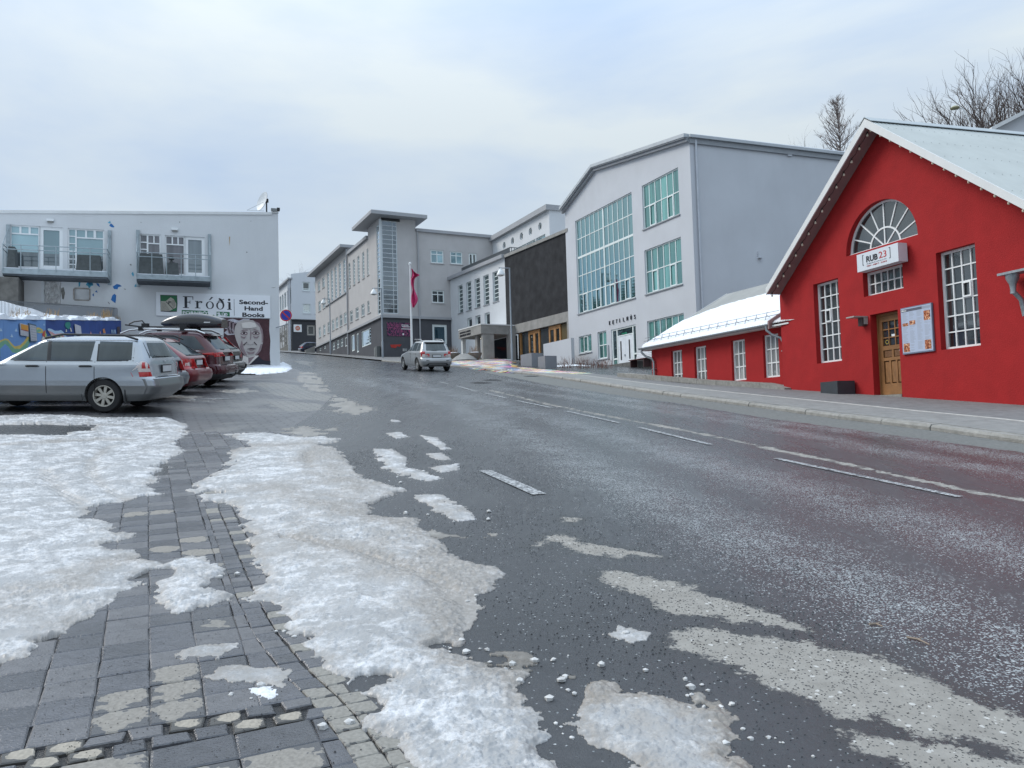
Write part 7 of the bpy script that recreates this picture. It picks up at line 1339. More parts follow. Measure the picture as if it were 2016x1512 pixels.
b = MB(); F.box(b, fu1-.34, fu1+.02, ftp(fu1)-.0, ftp(fu1)+.12, -.3, .06); b.obj('corner_coping', M_RAKE, shop)
sc_ = atY(563, 621, 45.2); rs = .34; ns = thing('no_parking_sign', (sc_.x, sc_.y, sc_.z-rs), 'round blue no parking sign with red rim on the building corner', 'traffic sign')
def disc(r0, r1, y, m, nm): b = MB(); b.lathe([(r0, y), (r1, y), (r1, y+.01), (r0, y+.01)] if r0 > 0 else [(.0005, y), (r1, y), (r1, y+.01), (.0005, y+.01)], c=sc_, axis='y', n=32, smooth=False); return b.obj(nm, m, ns)
M_SR = mat('sign_red', (.42, .02, .025), .4, .03); M_SB = mat('sign_blue', (.01, .025, .30), .4, .03); disc(0, rs, 0, M_STEEL, 'back_plate'); disc(rs*.80, rs, -.012, M_SR, 'rim'); disc(0, rs*.797, -.012, M_SB, 'blue_field')
b = MB(); q = rs*.80*.7071; d_ = .04; b.prism([sc_+Vector((-q-d_*.7, -.016, q-d_*.7)), sc_+Vector((-q+d_*.7, -.016, q+d_*.7)), sc_+Vector((q+d_*.7, -.016, -q+d_*.7)), sc_+Vector((q-d_*.7, -.016, -q-d_*.7))], (0, .0035, 0)); b.obj('red_bar', M_SR, ns)
b = MB(); pw = F.p(fu1-.2, sc_.z-.50, .05); b.tube([pw, Vector((sc_.x+.1, sc_.y+.03, sc_.z-.5))], .025, 8); b.tube([Vector((sc_.x+.02, sc_.y+.03, sc_.z-.5)), Vector((sc_.x+.02, sc_.y+.03, sc_.z+.1))], .025, 8); b.obj('bracket', M_STEEL, ns)
# ================================================================ mural wall along the car park
MW = Fac((-21.2, 43.), -.2865); p0 = MW.P; w1 = MW.uw(237, 640)[0]; w0 = MW.uw(-40, 640)[0]
# MW.d points towards image right (uphill); keep u increasing to the right
zf_ = pline([(MW.uw(0, 628.5)[0], MW.uw(0, 628.5)[1]), (MW.uw(237, 631)[0], MW.uw(237, 631)[1])]); ws_ = MW.uw(-60, 630)[0]
def lin(u): a, b = MW.uw(0, 628.5), MW.uw(237, 631); return a[1]+(b[1]-a[1])*(u-a[0])/(b[0]-a[0])
mwall = thing('painted_wall', MW.p(w1, 3), 'retaining wall painted with sky, rainbow ribbon and rocket pictures', 'mural wall'); M_SKYP = mat('light_blue_paint', (.14, .29, .58), .7, .08, 1.5, stain=.1, stcol=(.3, .4, .6)); M_NAVY = mat('navy_paint', (.015, .055, .24), .7, .10, 1.5)
us = [MW.uw(x, 640)[0] for x in (-120, 7, 90, 188, 237)]
for i, (a, b2) in enumerate(zip(us, us[1:])):
    b = MB(); b.hexa([MW.p(a, -1, 0), MW.p(b2-.012, -1, 0), MW.p(b2-.012, -1, -.3), MW.p(a, -1, -.3), MW.p(a, lin(a), 0), MW.p(b2-.012, lin(b2), 0), MW.p(b2-.012, lin(b2), -.3), MW.p(a, lin(a), -.3)]); b.obj('wall_panel', M_SKYP if i < 2 else M_NAVY, mwall)
b = MB(); b.hexa([MW.p(us[-1]-.01, -1, 0), MW.p(us[-1]+.2, -1, 0), MW.p(us[-1]+.2, -1, -4), MW.p(us[-1]-.01, -1, -4), MW.p(us[-1]-.01, lin(us[-1]), 0), MW.p(us[-1]+.2, lin(us[-1]), 0), MW.p(us[-1]+.2, lin(us[-1]), -4), MW.p(us[-1]-.01, lin(us[-1]), -4)]); b.obj('wall_panel', M_NAVY, mwall)
c8 = lambda x, y: (x/8.4, 620+y/8.4); mn_ = [0]
def mp_(pts, m, nm='painted_shape', n=None): mn_[0] += 1; flat(MW, mwall, nm, [MW.uw(*c8(*p)) for p in pts], n or (.003+.001*mn_[0]), m, .0012)
YE = mat('mural_yellow', (.60, .46, .12), .7); GN = mat('mural_green', (.17, .38, .24), .7); PK = mat('mural_pink', (.60, .30, .32), .7); PB_ = mat('mural_pale_blue', (.42, .58, .74), .7); CR = mat('mural_cream', (.62, .60, .42), .7); TL_ = mat('mural_teal', (.02, .24, .20), .7); RDm = mat('mural_red', (.50, .06, .04), .7); ORm = mat('mural_orange', (.60, .25, .10), .7)
mp_([(-40, 480), (0, 420), (80, 388), (130, 400), (190, 470), (240, 520), (330, 500), (400, 430), (470, 320), (560, 215), (640, 205), (700, 240), (720, 300), (650, 300), (600, 290), (520, 380), (440, 520), (300, 640), (150, 640), (0, 640)], YE); mp_([(-40, 520), (0, 450), (80, 415), (120, 425), (180, 500), (240, 560), (330, 560), (420, 470), (500, 360), (580, 250), (650, 235), (690, 265), (640, 285), (590, 300), (520, 400), (440, 560), (330, 700), (0, 700)], GN); mp_([(0, 560), (80, 480), (130, 520), (200, 620), (320, 640), (300, 760), (0, 760)], M_SKYP)
for (x, y) in ((262, 250), (190, 345), (8, 245), (722, 160)): s = 26 if x < 700 else 14; mp_([(x-s, y+s*.7), (x-s*.5, y), (x, y-s*1.4), (x+s*.5, y), (x+s, y+s*.8), (x, y+s)], PB_, 'painted_drop')
mp_([(692, 330), (715, 270), (745, 252), (760, 400), (720, 380)], RDm); mp_([(735, 252), (752, 300), (752, 400), (738, 380)], YE); mp_([(752, 300), (772, 320), (772, 410), (752, 400)], GN); mp_([(680, 400), (700, 350), (760, 390), (850, 380), (850, 410), (680, 420)], HL)
mp_([(775, 235), (800, 222), (840, 230), (900, 262), (960, 262), (1000, 250), (1040, 280), (1080, 340), (1125, 400), (1060, 400), (1000, 350), (940, 372), (870, 365), (820, 310)], PB_); mp_([(790, 262), (840, 275), (900, 315), (960, 310), (1010, 300), (1050, 350), (1085, 400), (1040, 400), (990, 350), (940, 372), (870, 362), (820, 310)], PK); mp_([(815, 300), (870, 335), (930, 350), (985, 330), (1030, 370), (1048, 402), (1020, 402), (980, 356), (930, 376), (860, 360)], CR)
mp_([(1062, 170), (1080, 125), (1140, 115), (1160, 160), (1150, 200), (1130, 240), (1090, 215)], TL_); mp_([(1080, 240), (1095, 240), (1098, 280), (1078, 286)], HL); mp_([(1145, 210), (1165, 215), (1182, 270), (1165, 280)], HL)
mp_([(1185, 395), (1220, 340), (1265, 350), (1295, 400)], PB_); mp_([(1210, 398), (1250, 372), (1275, 400)], ORm); mp_([(1480, 330), (1490, 270), (1540, 395), (1490, 395)], PK); mp_([(1640, 280), (1655, 272), (1670, 400), (1655, 400)], PK); mp_([(1690, 235), (1720, 225), (1738, 300), (1700, 300)], ORm); mp_([(1700, 310), (1740, 310), (1765, 400), (1715, 400)], PB_); mp_([(1745, 340), (1775, 360), (1780, 400), (1755, 400)], GN)
for x in (1830, 1850, 1875, 1890): mp_([(x, 250), (x+10, 240), (x+16, 310), (x+8, 310)], PB_); 
mp_([(1925, 200), (1970, 190), (1990, 400), (1940, 400)], mat('mural_brown', (.07, .05, .06), .8))
def board(nm, q, m, lab, cat, bm=None):
    MO = MW.off(.05); pts = [MO.uw(*c8(*p)) for p in q]; t = thing(nm, MW.p(pts[0][0], pts[2][1], .04), lab, cat); flat(MW, t, 'board', pts, .03, m, .02)
    return t, pts
pt, pts = board('parking_notice', [(330, 135), (468, 165), (474, 360), (345, 335)], mat('notice_white', (.45, .46, .50), .5), 'small parking notice with orange upper half on the painted wall', 'sign'); flat(MW, pt, 'orange_field', [MW.off(.05).uw(*c8(*p)) for p in ((345, 150), (465, 175), (467, 262), (352, 232))], .051, mat('notice_orange', (.62, .27, .02), .5), .003); flat(MW, pt, 'red_edge', [MW.off(.05).uw(*c8(*p)) for p in ((345, 232), (467, 262), (467, 275), (346, 245))], .051, M_SR, .003)
pt, pts = board('rules_board', [(475, 135), (600, 165), (618, 445), (505, 440)], mat('board_frame_blue', (.05, .11, .17), .5), 'taller white rules board with dark lines on the painted wall', 'sign'); Z_ = lambda q: [MW.off(.05).uw(*c8(*p)) for p in q]
flat(MW, pt, 'white_field', Z_([(490, 160), (595, 186), (612, 430), (514, 428)]), .051, mat('notice_white', (.45, .46, .50), .5), .003)
for i in range(6): y = 190+i*42; flat(MW, pt, 'text_line', Z_([(508+i*3, y), (582+i*3, y+14), (584+i*3, y+24), (509+i*3, y+11)]), .055, M_GINK, .002)
pt, pts = board('poster', [(1235, 148), (1335, 185), (1355, 355), (1255, 320)], mat('poster_white', (.50, .50, .55), .6), 'plain white poster on the navy part of the painted wall', 'poster')
# snow cap on the wall, fence, snow slope, dry grass
b = MB(); k = 60; a0, a1 = us[0], us[-1]-.1
for i in range(k):
    a, c = a0+(a1-a0)*i/k, a0+(a1-a0)*(i+1)/k; h0, h1 = [.10+.06*math.sin(q*1.9)+.04*math.sin(q*5.3) for q in (a, c)]; n0, n1 = [.02+.05*max(0, math.sin(q*2.7)) for q in (a, c)]
    b.hexa([MW.p(a, lin(a)+.003-.05*n0*10*.3, n0), MW.p(c, lin(c)+.003-.05*n1*10*.3, n1), MW.p(c, lin(c)+.003, -.6), MW.p(a, lin(a)+.003, -.6), MW.p(a, lin(a)+h0, n0-.04), MW.p(c, lin(c)+h1, n1-.04), MW.p(c, lin(c)+h1+.05, -.6), MW.p(a, lin(a)+h0+.05, -.6)])
b.obj('snow_cap', M_SNOWC, mwall)
fe = thing('bar_fence', MW.p(us[0], 4, -.35), 'thin barred metal fence behind the painted wall', 'fence'); M_FEN = mat('fence_metal', (.13, .14, .15), .5, metal=.2); FB = MW.off(-.35)
ftop_ = lambda u: (lambda a, b: a[1]+(b[1]-a[1])*(u-a[0])/(b[0]-a[0]))(FB.uw(0, 590.5), FB.uw(230, 606)); fbot = lambda u: (lambda a, b: a[1]+(b[1]-a[1])*(u-a[0])/(b[0]-a[0]))(FB.uw(0, 622), FB.uw(230, 626.5)); f0_, f1_ = FB.uw(-90, 610)[0], FB.uw(230, 610)[0]
for fn in (ftop_, fbot): b = MB(); b.hexa([FB.p(f0_, fn(f0_)-.03, .02), FB.p(f1_, fn(f1_)-.03, .02), FB.p(f1_, fn(f1_)-.03, -.02), FB.p(f0_, fn(f0_)-.03, -.02), FB.p(f0_, fn(f0_), .02), FB.p(f1_, fn(f1_), .02), FB.p(f1_, fn(f1_), -.02), FB.p(f0_, fn(f0_), -.02)]); b.obj('rail', M_FEN, fe)
u = f0_+.05
while u < f1_: ubox('bar', M_FEN, FB, u-.007, u+.007, fbot(u), ftop_(u), -.007, .007, fe); u += .135
u = f0_+.05
while u < f1_: ubox('post', M_FEN, FB, u-.018, u+.018, fbot(u)-.3, fbot(u)+.0, -.018, .018, fe); u += 1.35
# snow slope between the wall and the building, low concrete wall beyond
sl_ = MB(); n1_, n2_ = 26, 14; vs = []
q0 = Vector((MW.p(us[0], 0, -.45).x, MW.p(us[0], 0, -.45).y)); q1 = Vector((MW.p(us[-1], 0, -.45).x, MW.p(us[-1], 0, -.45).y))
for i in range(n1_+1):
    t = i/n1_; u = us[0]+(us[-1]-us[0])*t; base = MW.p(u, lin(u)-.05, -.4); hgt = 4.2*(1-t)**1.35
    for j in range(n2_+1):
        s = j/n2_; q = base+Vector((-F.n.x*0-.96*0, 0, 0)); out_n = Vector((-MW.n.x, -MW.n.y, 0)); q = base+out_n*(s*16); vs.append((q.x, q.y, base.z+hgt*(1-math.exp(-s*6))*1.0+.35*s*0+.06*math.sin(i*1.3+j)))
sl_.add(vs, [(i*(n2_+1)+j, (i+1)*(n2_+1)+j, (i+1)*(n2_+1)+j+1, i*(n2_+1)+j+1) for i in range(n1_) for j in range(n2_)], 0, True)
sl_.obj('snow', M_SNOWC, None, kind='stuff', label='clean snow bank rising behind the painted wall')
rmp = thing('ramp_parapet', F.p(U((70, 600))[0], 7, .8), 'low grey concrete parapet at the foot of the bookshop wall', 'wall'); Fq = F.off(.8); a = Fq.uw(66, 600); c = Fq.uw(231, 607); b = MB(); b.hexa([Fq.p(a[0], 4, 0), Fq.p(c[0], 4, 0), Fq.p(c[0], 4, -.2), Fq.p(a[0], 4, -.2), Fq.p(a[0], a[1], 0), Fq.p(c[0], c[1], 0), Fq.p(c[0], c[1], -.2), Fq.p(a[0], a[1], -.2)]); b.obj('parapet', mat('parapet_grey', (.24, .25, .26), .8, .08, 2), rmp)
Fd = F.off(1.6); d0 = Fd.uw(-60, 560); d1 = Fd.uw(36, 590); dk_ = thing('dark_side_wall', Fd.p(d1[0], 8), 'dark weathered concrete wall under the left balcony', 'wall'); b = MB(); Fd.box(b, d0[0], d1[0], 4, Fd.uw(20, 545)[1], -1.5, 0); b.obj('wall', mat('weathered_concrete', (.11, .105, .095), .9, .3, 3, bump=.5, bscale=12, stain=.6, stcol=(.05, .05, .045)), dk_)
b = MB()
for (x, n_, h) in ((205, 70, .55), (180, 30, .35), (98, 25, .4), (33, 22, .35), (225, 20, .3)):
    u0 = FB.uw(x, 620)[0]
    for _ in range(n_): u = u0+random.uniform(-.9, .9); q = MW.p(u, lin(u)+.05, -.25+random.uniform(-.1, .1)); b.tube([q, q+Vector((random.uniform(-.12, .12), random.uniform(-.12, .12), h*random.uniform(.4, 1.1)))], [.010, .004], 3)
b.obj('dry_grass', mat('straw', (.38, .25, .12), .9, .25, 20), None, kind='stuff', label='dry straw coloured grass along the top of the painted wall')
# ================================================================ CARS
M_TYRE = mat('tyre_rubber', (.018, .018, .019), .85, .1, 30); M_RIM = mat('alloy_rim', (.42, .42, .41), .35, .1, 12, metal=.6); M_WELL = mat('wheel_well_dark', (.008, .008, .009), .9); M_PLAST = mat('black_trim', (.022, .023, .025), .6)
M_CGL = glass('car_glass', (.015, .02, .022), (.55, .62, .66), .05, curtain=.35, ccol=(.10, .115, .12), cscale=2.4)
M_TAILR = mat('tail_lamp_red', (.42, .012, .012), .18, .1, 20, coat=.8); M_TAILW = mat('tail_lamp_clear', (.60, .52, .49), .18, .1, 20, coat=.8); M_PLATE = mat('number_plate', (.55, .57, .58), .5, .03); M_PINK = mat('plate_ink', (.03, .04, .12), .5)
def paint(name, c, metal=.25, rough=.28, dirt=.0): return mat(name, c, rough, .05, 2, metal=metal, coat=.6, stain=dirt, stcol=(.20, .19, .18), stz=2)
class Car:
    """x forward, z up, origin on the ground under the middle of the car"""
    def __init__(s, L, Wd, xf, xr, hw, zmax, n=9.0):
        s.L, s.W, s.xf, s.xr, s.hw, s.n, s.zmax = L, Wd, pline(xf), pline(xr), pline(hw), n, zmax     # xf(z), xr(z), half width(z)
    def y(s, x, z):
        a = (s.xf(z)-s.xr(z))/2; c = (s.xf(z)+s.xr(z))/2; q = min(abs(x-c)/a, .9999); return s.hw(z)*(1-q**s.n)**(1/s.n)
    def xrear(s, y, z):
        a = (s.xf(z)-s.xr(z))/2; c = (s.xf(z)+s.xr(z))/2; q = min(abs(y)/s.hw(z), .9999); return c-a*(1-q**s.n)**(1/s.n)
    def side(s, nm, P, m, par, off=.006, sg=1, k=8, th=.012, world=False):
        """P: 4 corners (x,z) BL BR TR TL on the flank sg"""
        b = MB(); vs = []
        for j in range(k+1):
            for i in range(k+1):
                u, v = i/k, j/k; x = (P[0][0]*(1-u)+P[1][0]*u)*(1-v)+(P[3][0]*(1-u)+P[2][0]*u)*v; z = (P[0][1]*(1-u)+P[1][1]*u)*(1-v)+(P[3][1]*(1-u)+P[2][1]*u)*v
                o = off if 0 < i < k and 0 < j < k else off-.003; vs.append((x, sg*(s.y(x, z)+o), z))
        n1 = len(vs); vs += [(x, y-sg*th, z) for x, y, z in vs]; f = []; g2 = lambda i, j: j*(k+1)+i
        for j in range(k):
            for i in range(k): f.append((g2(i, j), g2(i+1, j), g2(i+1, j+1), g2(i, j+1)))
        for i in range(k): f += [(g2(i, 0), g2(i+1, 0), n1+g2(i+1, 0), n1+g2(i, 0)), (g2(i, k), g2(i+1, k), n1+g2(i+1, k), n1+g2(i, k)), (g2(0, i), g2(0, i+1), n1+g2(0, i+1), n1+g2(0, i)), (g2(k, i), g2(k, i+1), n1+g2(k, i+1), n1+g2(k, i))]
        b.add(vs, f, 0, True); return b.obj(nm, m, par, world=False)
    def rear(s, nm, P, m, par, off=.006, k=8, th=.012):
        b = MB(); vs = []
        for j in range(k+1):
            for i in range(k+1):
                u, v = i/k, j/k; y = (P[0][0]*(1-u)+P[1][0]*u)*(1-v)+(P[3][0]*(1-u)+P[2][0]*u)*v; z = (P[0][1]*(1-u)+P[1][1]*u)*(1-v)+(P[3][1]*(1-u)+P[2][1]*u)*v
                o = off if 0 < i < k and 0 < j < k else off-.003; vs.append((s.xrear(y, z)-o, y, z))
        n1 = len(vs); vs += [(x+th, y, z) for x, y, z in vs]; f = []; g2 = lambda i, j: j*(k+1)+i
        for j in range(k):
            for i in range(k): f.append((g2(i, j), g2(i+1, j), g2(i+1, j+1), g2(i, j+1)))
        for i in range(k): f += [(g2(i, 0), g2(i+1, 0), n1+g2(i+1, 0), n1+g2(i, 0)), (g2(i, k), g2(i+1, k), n1+g2(i+1, k), n1+g2(i, k)), (g2(0, i), g2(0, i+1), n1+g2(0, i+1), n1+g2(0, i)), (g2(k, i), g2(k, i+1), n1+g2(k, i+1), n1+g2(k, i))]
        b.add(vs, f, 0, True); return b.obj(nm, m, par, world=False)
    def body(s, par, m, zs_, wheels, wr, m2=None, zsplit=0, wellr=1.13):
        n_ = 96; vs = []; f = []
        zz = np.unique(np.round(np.concatenate([zs_, np.linspace(zs_[0], zs_[-1], 26)]), 3))
        for z in zz:
            a = (s.xf(z)-s.xr(z))/2; c = (s.xf(z)+s.xr(z))/2; h = s.hw(z)
            for k in range(n_):
                t = 2*math.pi*(k+.5)/n_; ct, st = math.cos(t), math.sin(t); e = 2/s.n; x = a*math.copysign(abs(ct)**e, ct); vs.append((c+x, h*math.copysign(abs(st)**e, st), z))
        m_ = len(zz)
        for i in range(m_-1):
            for k in range(n_): k2 = (k+1) % n_; f.append((i*n_+k, i*n_+k2, (i+1)*n_+k2, (i+1)*n_+k))
        f.append(tuple(range(n_-1, -1, -1))); f.append(tuple((m_-1)*n_+k for k in range(n_)))
        b = MB(); b.add(vs, f, 0, True); o = b.obj('body', [m, m2 or m, M_WELL], par, world=False); cs = []
        for wx in wheels:
            for sg in (-1, 1):
                c = MB(); R_ = wr*wellr; _n = 0; y1, y2 = sg*(s.W/2-.27), sg*(s.W/2+.2); c.lathe([(.0001, min(y1, y2)), (R_, min(y1, y2)), (R_, max(y1, y2)), (.0001, max(y1, y2))], c=(wx, 0, wr), axis='y', n=36, smooth=False, mi=2); co = c.obj('cut', [m, m2 or m, M_WELL], par, world=False); bm = bmesh.new(); bm.from_mesh(co.data); bmesh.ops.remove_doubles(bm, verts=bm.verts, dist=.001); bmesh.ops.recalc_face_normals(bm, faces=bm.faces); bm.to_mesh(co.data); bm.free(); cs.append(co)
                md = o.modifiers.new('w', 'BOOLEAN'); md.object = co; md.solver = 'EXACT'; md.operation = 'DIFFERENCE'
        dg = bpy.context.evaluated_depsgraph_get(); me = bpy.data.meshes.new_from_object(o.evaluated_get(dg)); o.modifiers.clear(); o.data = me
        for co in cs: bpy.data.objects.remove(co)
        me.materials.clear(); [me.materials.append(q) for q in (m, m2 or m, M_WELL)]
        for p in me.polygons:
            c = p.center; well = any(abs(math.hypot(c.x-wx, c.z-wr)-wr*wellr) < .02 or (math.hypot(c.x-wx, c.z-wr) < wr*wellr and abs(c.y) < s.W/2-.2) for wx in wheels)
            if p.material_index != 2: p.material_index = 1 if c.z < zsplit else 0
            p.use_smooth = True
        me.set_sharp_from_angle(angle=math.radians(35)); return o
def wheel(par, x, sg, Wd, r, rimr, spokes, m=None, w=.20):
    t = MB(); y0 = sg*(Wd/2-.02); yi = sg*(Wd/2-.02-w); h = (y0-yi); prof = [(rimr, 0), (r*.93, .02), (r, .16), (r, .84), (r*.93, .98), (rimr, 1.), (rimr*.98, .93), (rimr*.95, .6)]
    t.lathe([(a, yi+h*q) for a, q in prof], c=(x, 0, r), axis='y', n=36); wo = t.obj('wheel', M_TYRE, par, world=False)
    b = MB(); b.lathe([(rimr*1.0, yi+h*.985), (rimr*.90, yi+h*.97), (rimr*.86, yi+h*.80), (rimr*.86, yi+h*.3)], c=(x, 0, r), axis='y', n=36); b.lathe([(.001, yi+h*.93), (.05, yi+h*.93), (.065, yi+h*.85), (.065, yi+h*.7)], c=(x, 0, r), axis='y', n=16)
    for k in range(spokes):
        a = 2*math.pi*(k+.25)/spokes; ca, sa_ = math.cos(a), math.sin(a); P = []
        for (rr, ww) in ((.04, .022), (rimr*.93, .030 if spokes > 6 else .040)):
            for s_ in (-1, 1): P.append((x+rr*ca-s_*ww*sa_, rr*sa_+s_*ww*ca+r))
        y1, y2 = yi+h*.90, yi+h*.76; b.hexa([(P[0][0], y1, P[0][1]), (P[1][0], y1, P[1][1]), (P[3][0], y1, P[3][1]), (P[2][0], y1, P[2][1]), (P[0][0], y2, P[0][1]), (P[1][0], y2, P[1][1]), (P[3][0], y2, P[3][1]), (P[2][0], y2, P[2][1])])
    b.obj('rim', m or M_RIM, wo, world=False); d = MB(); d.lathe([(.001, yi+h*.45), (rimr*.9, yi+h*.45)], c=(x, 0, r), axis='y', n=24); d.obj('brake_disc', mat('brake_dark', (.03, .03, .03), .6), wo, world=False)
def plate(car, par, z, w=.42, h=.12, y0=0, txt='KB 174'):
    x = car.xrear(0, z)-.025; b = MB(); b.box(x-.004, x+.02, y0-w/2-.02, y0+w/2+.02, z-.02, z+h+.02); b.obj('plate_holder', M_PLAST, par, world=False)
    b = MB(); b.box(x-.009, x-.004, y0-w/2, y0+w/2, z, z+h); po_ = b.obj('number_plate', M_PLATE, par, world=False); return po_
def bx(par, nm, m, x0, x1, y0, y1, z0, z1): b = MB(); b.box(x0, x1, y0, y1, z0, z1); return b.obj(nm, m, par, world=False)
def seatparts(par, xs, z0, W_): pass
def carroot(name, px, pyb, dx, dy, lab, axis, cat='car', pitch=True, at=None):
    """at: world xy of the rear wheel contact; axis: heading angle of +x"""
    ca, sa_ = math.cos(axis), math.sin(axis); x, y = at[0]-dx*ca+dy*sa_, at[1]-dx*sa_-dy*ca
    fwd = (g(x+1.3*ca, y+1.3*sa_)-g(x-1.3*ca, y-1.3*sa_))/2.6; lft = (g(x-.7*sa_, y+.7*ca)-g(x+.7*sa_, y-.7*ca))/1.4
    z = g(x, y)+.0; t = thing(name, (x, y, z), lab, cat); t.rotation_euler = (math.atan(lft), -math.atan(fwd), axis); return t
def rails(par, car, m, x0, x1, zr, yy, nm='roof_rail', h=.06):
    for sg in (-1, 1): b = MB(); b.tube([(x0, sg*yy, zr-.02), (x0+.12, sg*yy, zr+h), ((x0+x1)/2, sg*yy, zr+h+.03), (x1-.12, sg*yy, zr+h), (x1, sg*yy, zr-.03)], .022, 8); b.obj(nm, m, par, world=False)
HEAD = math.pi+math.radians(2)      # noses point to image left
# ---- silver estate in front
SIL = paint('silver_paint', (.36, .39, .42), .55, .27, .12); SILL = paint('grey_lower_paint', (.15, .155, .155), .3, .4, .5)
def estate(par, p, lower, spec):
    pass
c1 = Car(4.46, 1.74, [(.22, 2.10), (.45, 2.22), (.62, 2.20), (.80, 2.05), (.93, 1.05), (.98, .80), (1.40, .05), (1.46, -.25), (1.49, -.7)], [(.22, -2.00), (.36, -2.18), (.50, -2.26), (.66, -2.22), (.70, -2.15), (.95, -2.12), (1.02, -2.10), (1.40, -1.93), (1.46, -1.82), (1.49, -1.55)], [(.22, .80), (.35, .855), (.62, .87), (.92, .855), (.98, .82), (1.36, .64), (1.43, .58), (1.49, .40)], 1.49, 9)
P1 = onground(211, 812); at1 = (P1.x, P1.y); s1 = carroot('parked_car', 0, 0, -1.28, .72, 'silver estate car with grey lower panels nearest the camera', HEAD, at=at1)
c1.body(s1, SIL, [.22, .36, .5, .62, .7, .93, .98, 1.4, 1.46, 1.49], (1.26, -1.28), .325, SILL, .545)
def common(c, t, g4, tail, rearwin, wheels, r, rimr, spokes, rimm=None):
    for sg in (-1, 1):
        for q in g4: c.side('window', q, M_CGL, t, sg=sg)
        for wx in wheels: wheel(t, wx, sg, c.W, r, rimr, spokes, rimm)
    c.rear('rear_window', rearwin, M_CGL, t)
g4 = [[(-.20, 1.01), (.66, 1.01), (.10, 1.33), (-.14, 1.375)], [(-1.02, 1.01), (-.26, 1.01), (-.20, 1.38), (-1.04, 1.385)], [(-1.80, 1.03), (-1.17, 1.01), (-1.13, 1.385), (-1.76, 1.37)]]
common(c1, s1, g4, None, [(-.60, 1.06), (.60, 1.06), (.54, 1.36), (-.54, 1.36)], (1.26, -1.28), .325, .21, 8, mat('cream_alloy', (.42, .40, .35), .4, .1, 10, metal=.3))
for sg in (-1, 1):
    c1.side('window_trim', [(-1.06, 1.0), (.72, 1.0), (.70, 1.012), (-1.06, 1.012)], M_PLAST, s1, off=.008, sg=sg, k=6)
    c1.side('pillar_trim', [(-.265, 1.01), (-.195, 1.01), (-.135, 1.38), (-.205, 1.385)], M_PLAST, s1, off=.009, sg=sg, k=4)
    c1.side('quarter_trim', [(-1.84, 1.0), (-1.14, .995), (-1.10, 1.40), (-1.80, 1.385)], M_PLAST, s1, off=.003, sg=sg, k=6)
    for x0, x1_ in ((-.20, -.188), (-1.12, -1.108), (.86, .872)): c1.side('door_seam', [(x0, .34), (x1_, .34), (x1_, .99), (x0, .99)], M_WELL, s1, off=.0045, sg=sg, k=6, th=.006)
    for x in (.06, -.95):
        b = MB(); y = sg*(c1.y(x, .90)+.012); b.tube([(x-.11, y, .90), (x-.07, y+sg*.018, .905), (x+.07, y+sg*.018, .905), (x+.11, y, .90)], .020, 8); b.obj('door_handle', M_PLAST, s1, world=False)
    c1.side('tail_light', [(-2.08, .70), (-1.96, .70), (-1.95, .79), (-2.07, .79)], M_TAILR, s1, off=.014, sg=sg, k=6); c1.side('tail_light', [(-2.07, .795), (-1.95, .795), (-1.97, 1.0), (-2.04, 1.0)], M_TAILW, s1, off=.014, sg=sg, k=6); c1.side('tail_lamp_insert', [(-2.06, .86), (-2.0, .86), (-2.0, .98), (-2.04, .98)], M_TAILR, s1, off=.02, sg=sg, k=4); c1.side('sill', [(-.86, .24), (.86, .24), (.86, .36), (-.86, .36)], SILL, s1, off=.02, sg=sg, k=6, th=.04)
    b = MB(); b.box(-1.70, -1.68, sg*.62 if sg > 0 else -.86, sg*.86 if sg > 0 else -.62, .17, .45); b.obj('mud_flap', M_PLAST, s1, world=False)
    q = (.58, .84) if sg > 0 else (-.84, -.58)
    c1.rear('tail_light', [(q[0]+(.06 if sg > 0 else 0), .70), (q[1]-(0 if sg > 0 else .06), .70), (q[1]-(.0 if sg > 0 else .09), .79), (q[0]+(.09 if sg > 0 else 0), .79)], M_TAILR, s1, k=6); c1.rear('tail_lamp_insert', [(q[0]+.11, .86), (q[1]-.11, .86), (q[1]-.13, .96), (q[0]+.13, .96)], M_TAILR, s1, off=.012, k=4); c1.rear('tail_light', [(q[0]+(.09 if sg > 0 else 0), .795), (q[1]-(0 if sg > 0 else .09), .795), (q[1]-(.03 if sg > 0 else .14), .98), (q[0]+(.14 if sg > 0 else .03), .98)], M_TAILW, s1, k=6); 
    b = MB(); b.tube([(-1.85, sg*.60, 1.42), (-1.6, sg*.60, 1.50), (-.4, sg*.60, 1.515), (-.05, sg*.58, 1.44)], .022, 8); b.obj('roof_rail', M_PLAST, s1, world=False)
    m_ = MB(); m_.box(.70, .82, sg*.86 if sg > 0 else -1.04, sg*1.04 if sg > 0 else -.86, 1.0, 1.13); m_.obj('wing_mirror', SIL, s1, world=False)
c1.rear('bumper', [(-.80, .36), (.80, .36), (.82, .655), (-.82, .655)], SILL, s1, off=.03, k=10, th=.05); plate(c1, s1, .78); c1.rear('wiper', [(-.05, 1.075), (.30, 1.085), (.30, 1.10), (-.05, 1.09)], M_PLAST, s1, off=.02)
c1.rear('tailgate_seam', [(-.60, .675), (.60, .675), (.60, .687), (-.60, .687)], M_WELL, s1, off=.004); c1.rear('badge', [(-.08, .96), (.02, .96), (.02, 1.0), (-.08, 1.0)], M_STEEL, s1, off=.012, k=3)
for x in (.0, -.9):     # seats seen through the glass would sit here: dark headrest shapes behind the panes
    pass
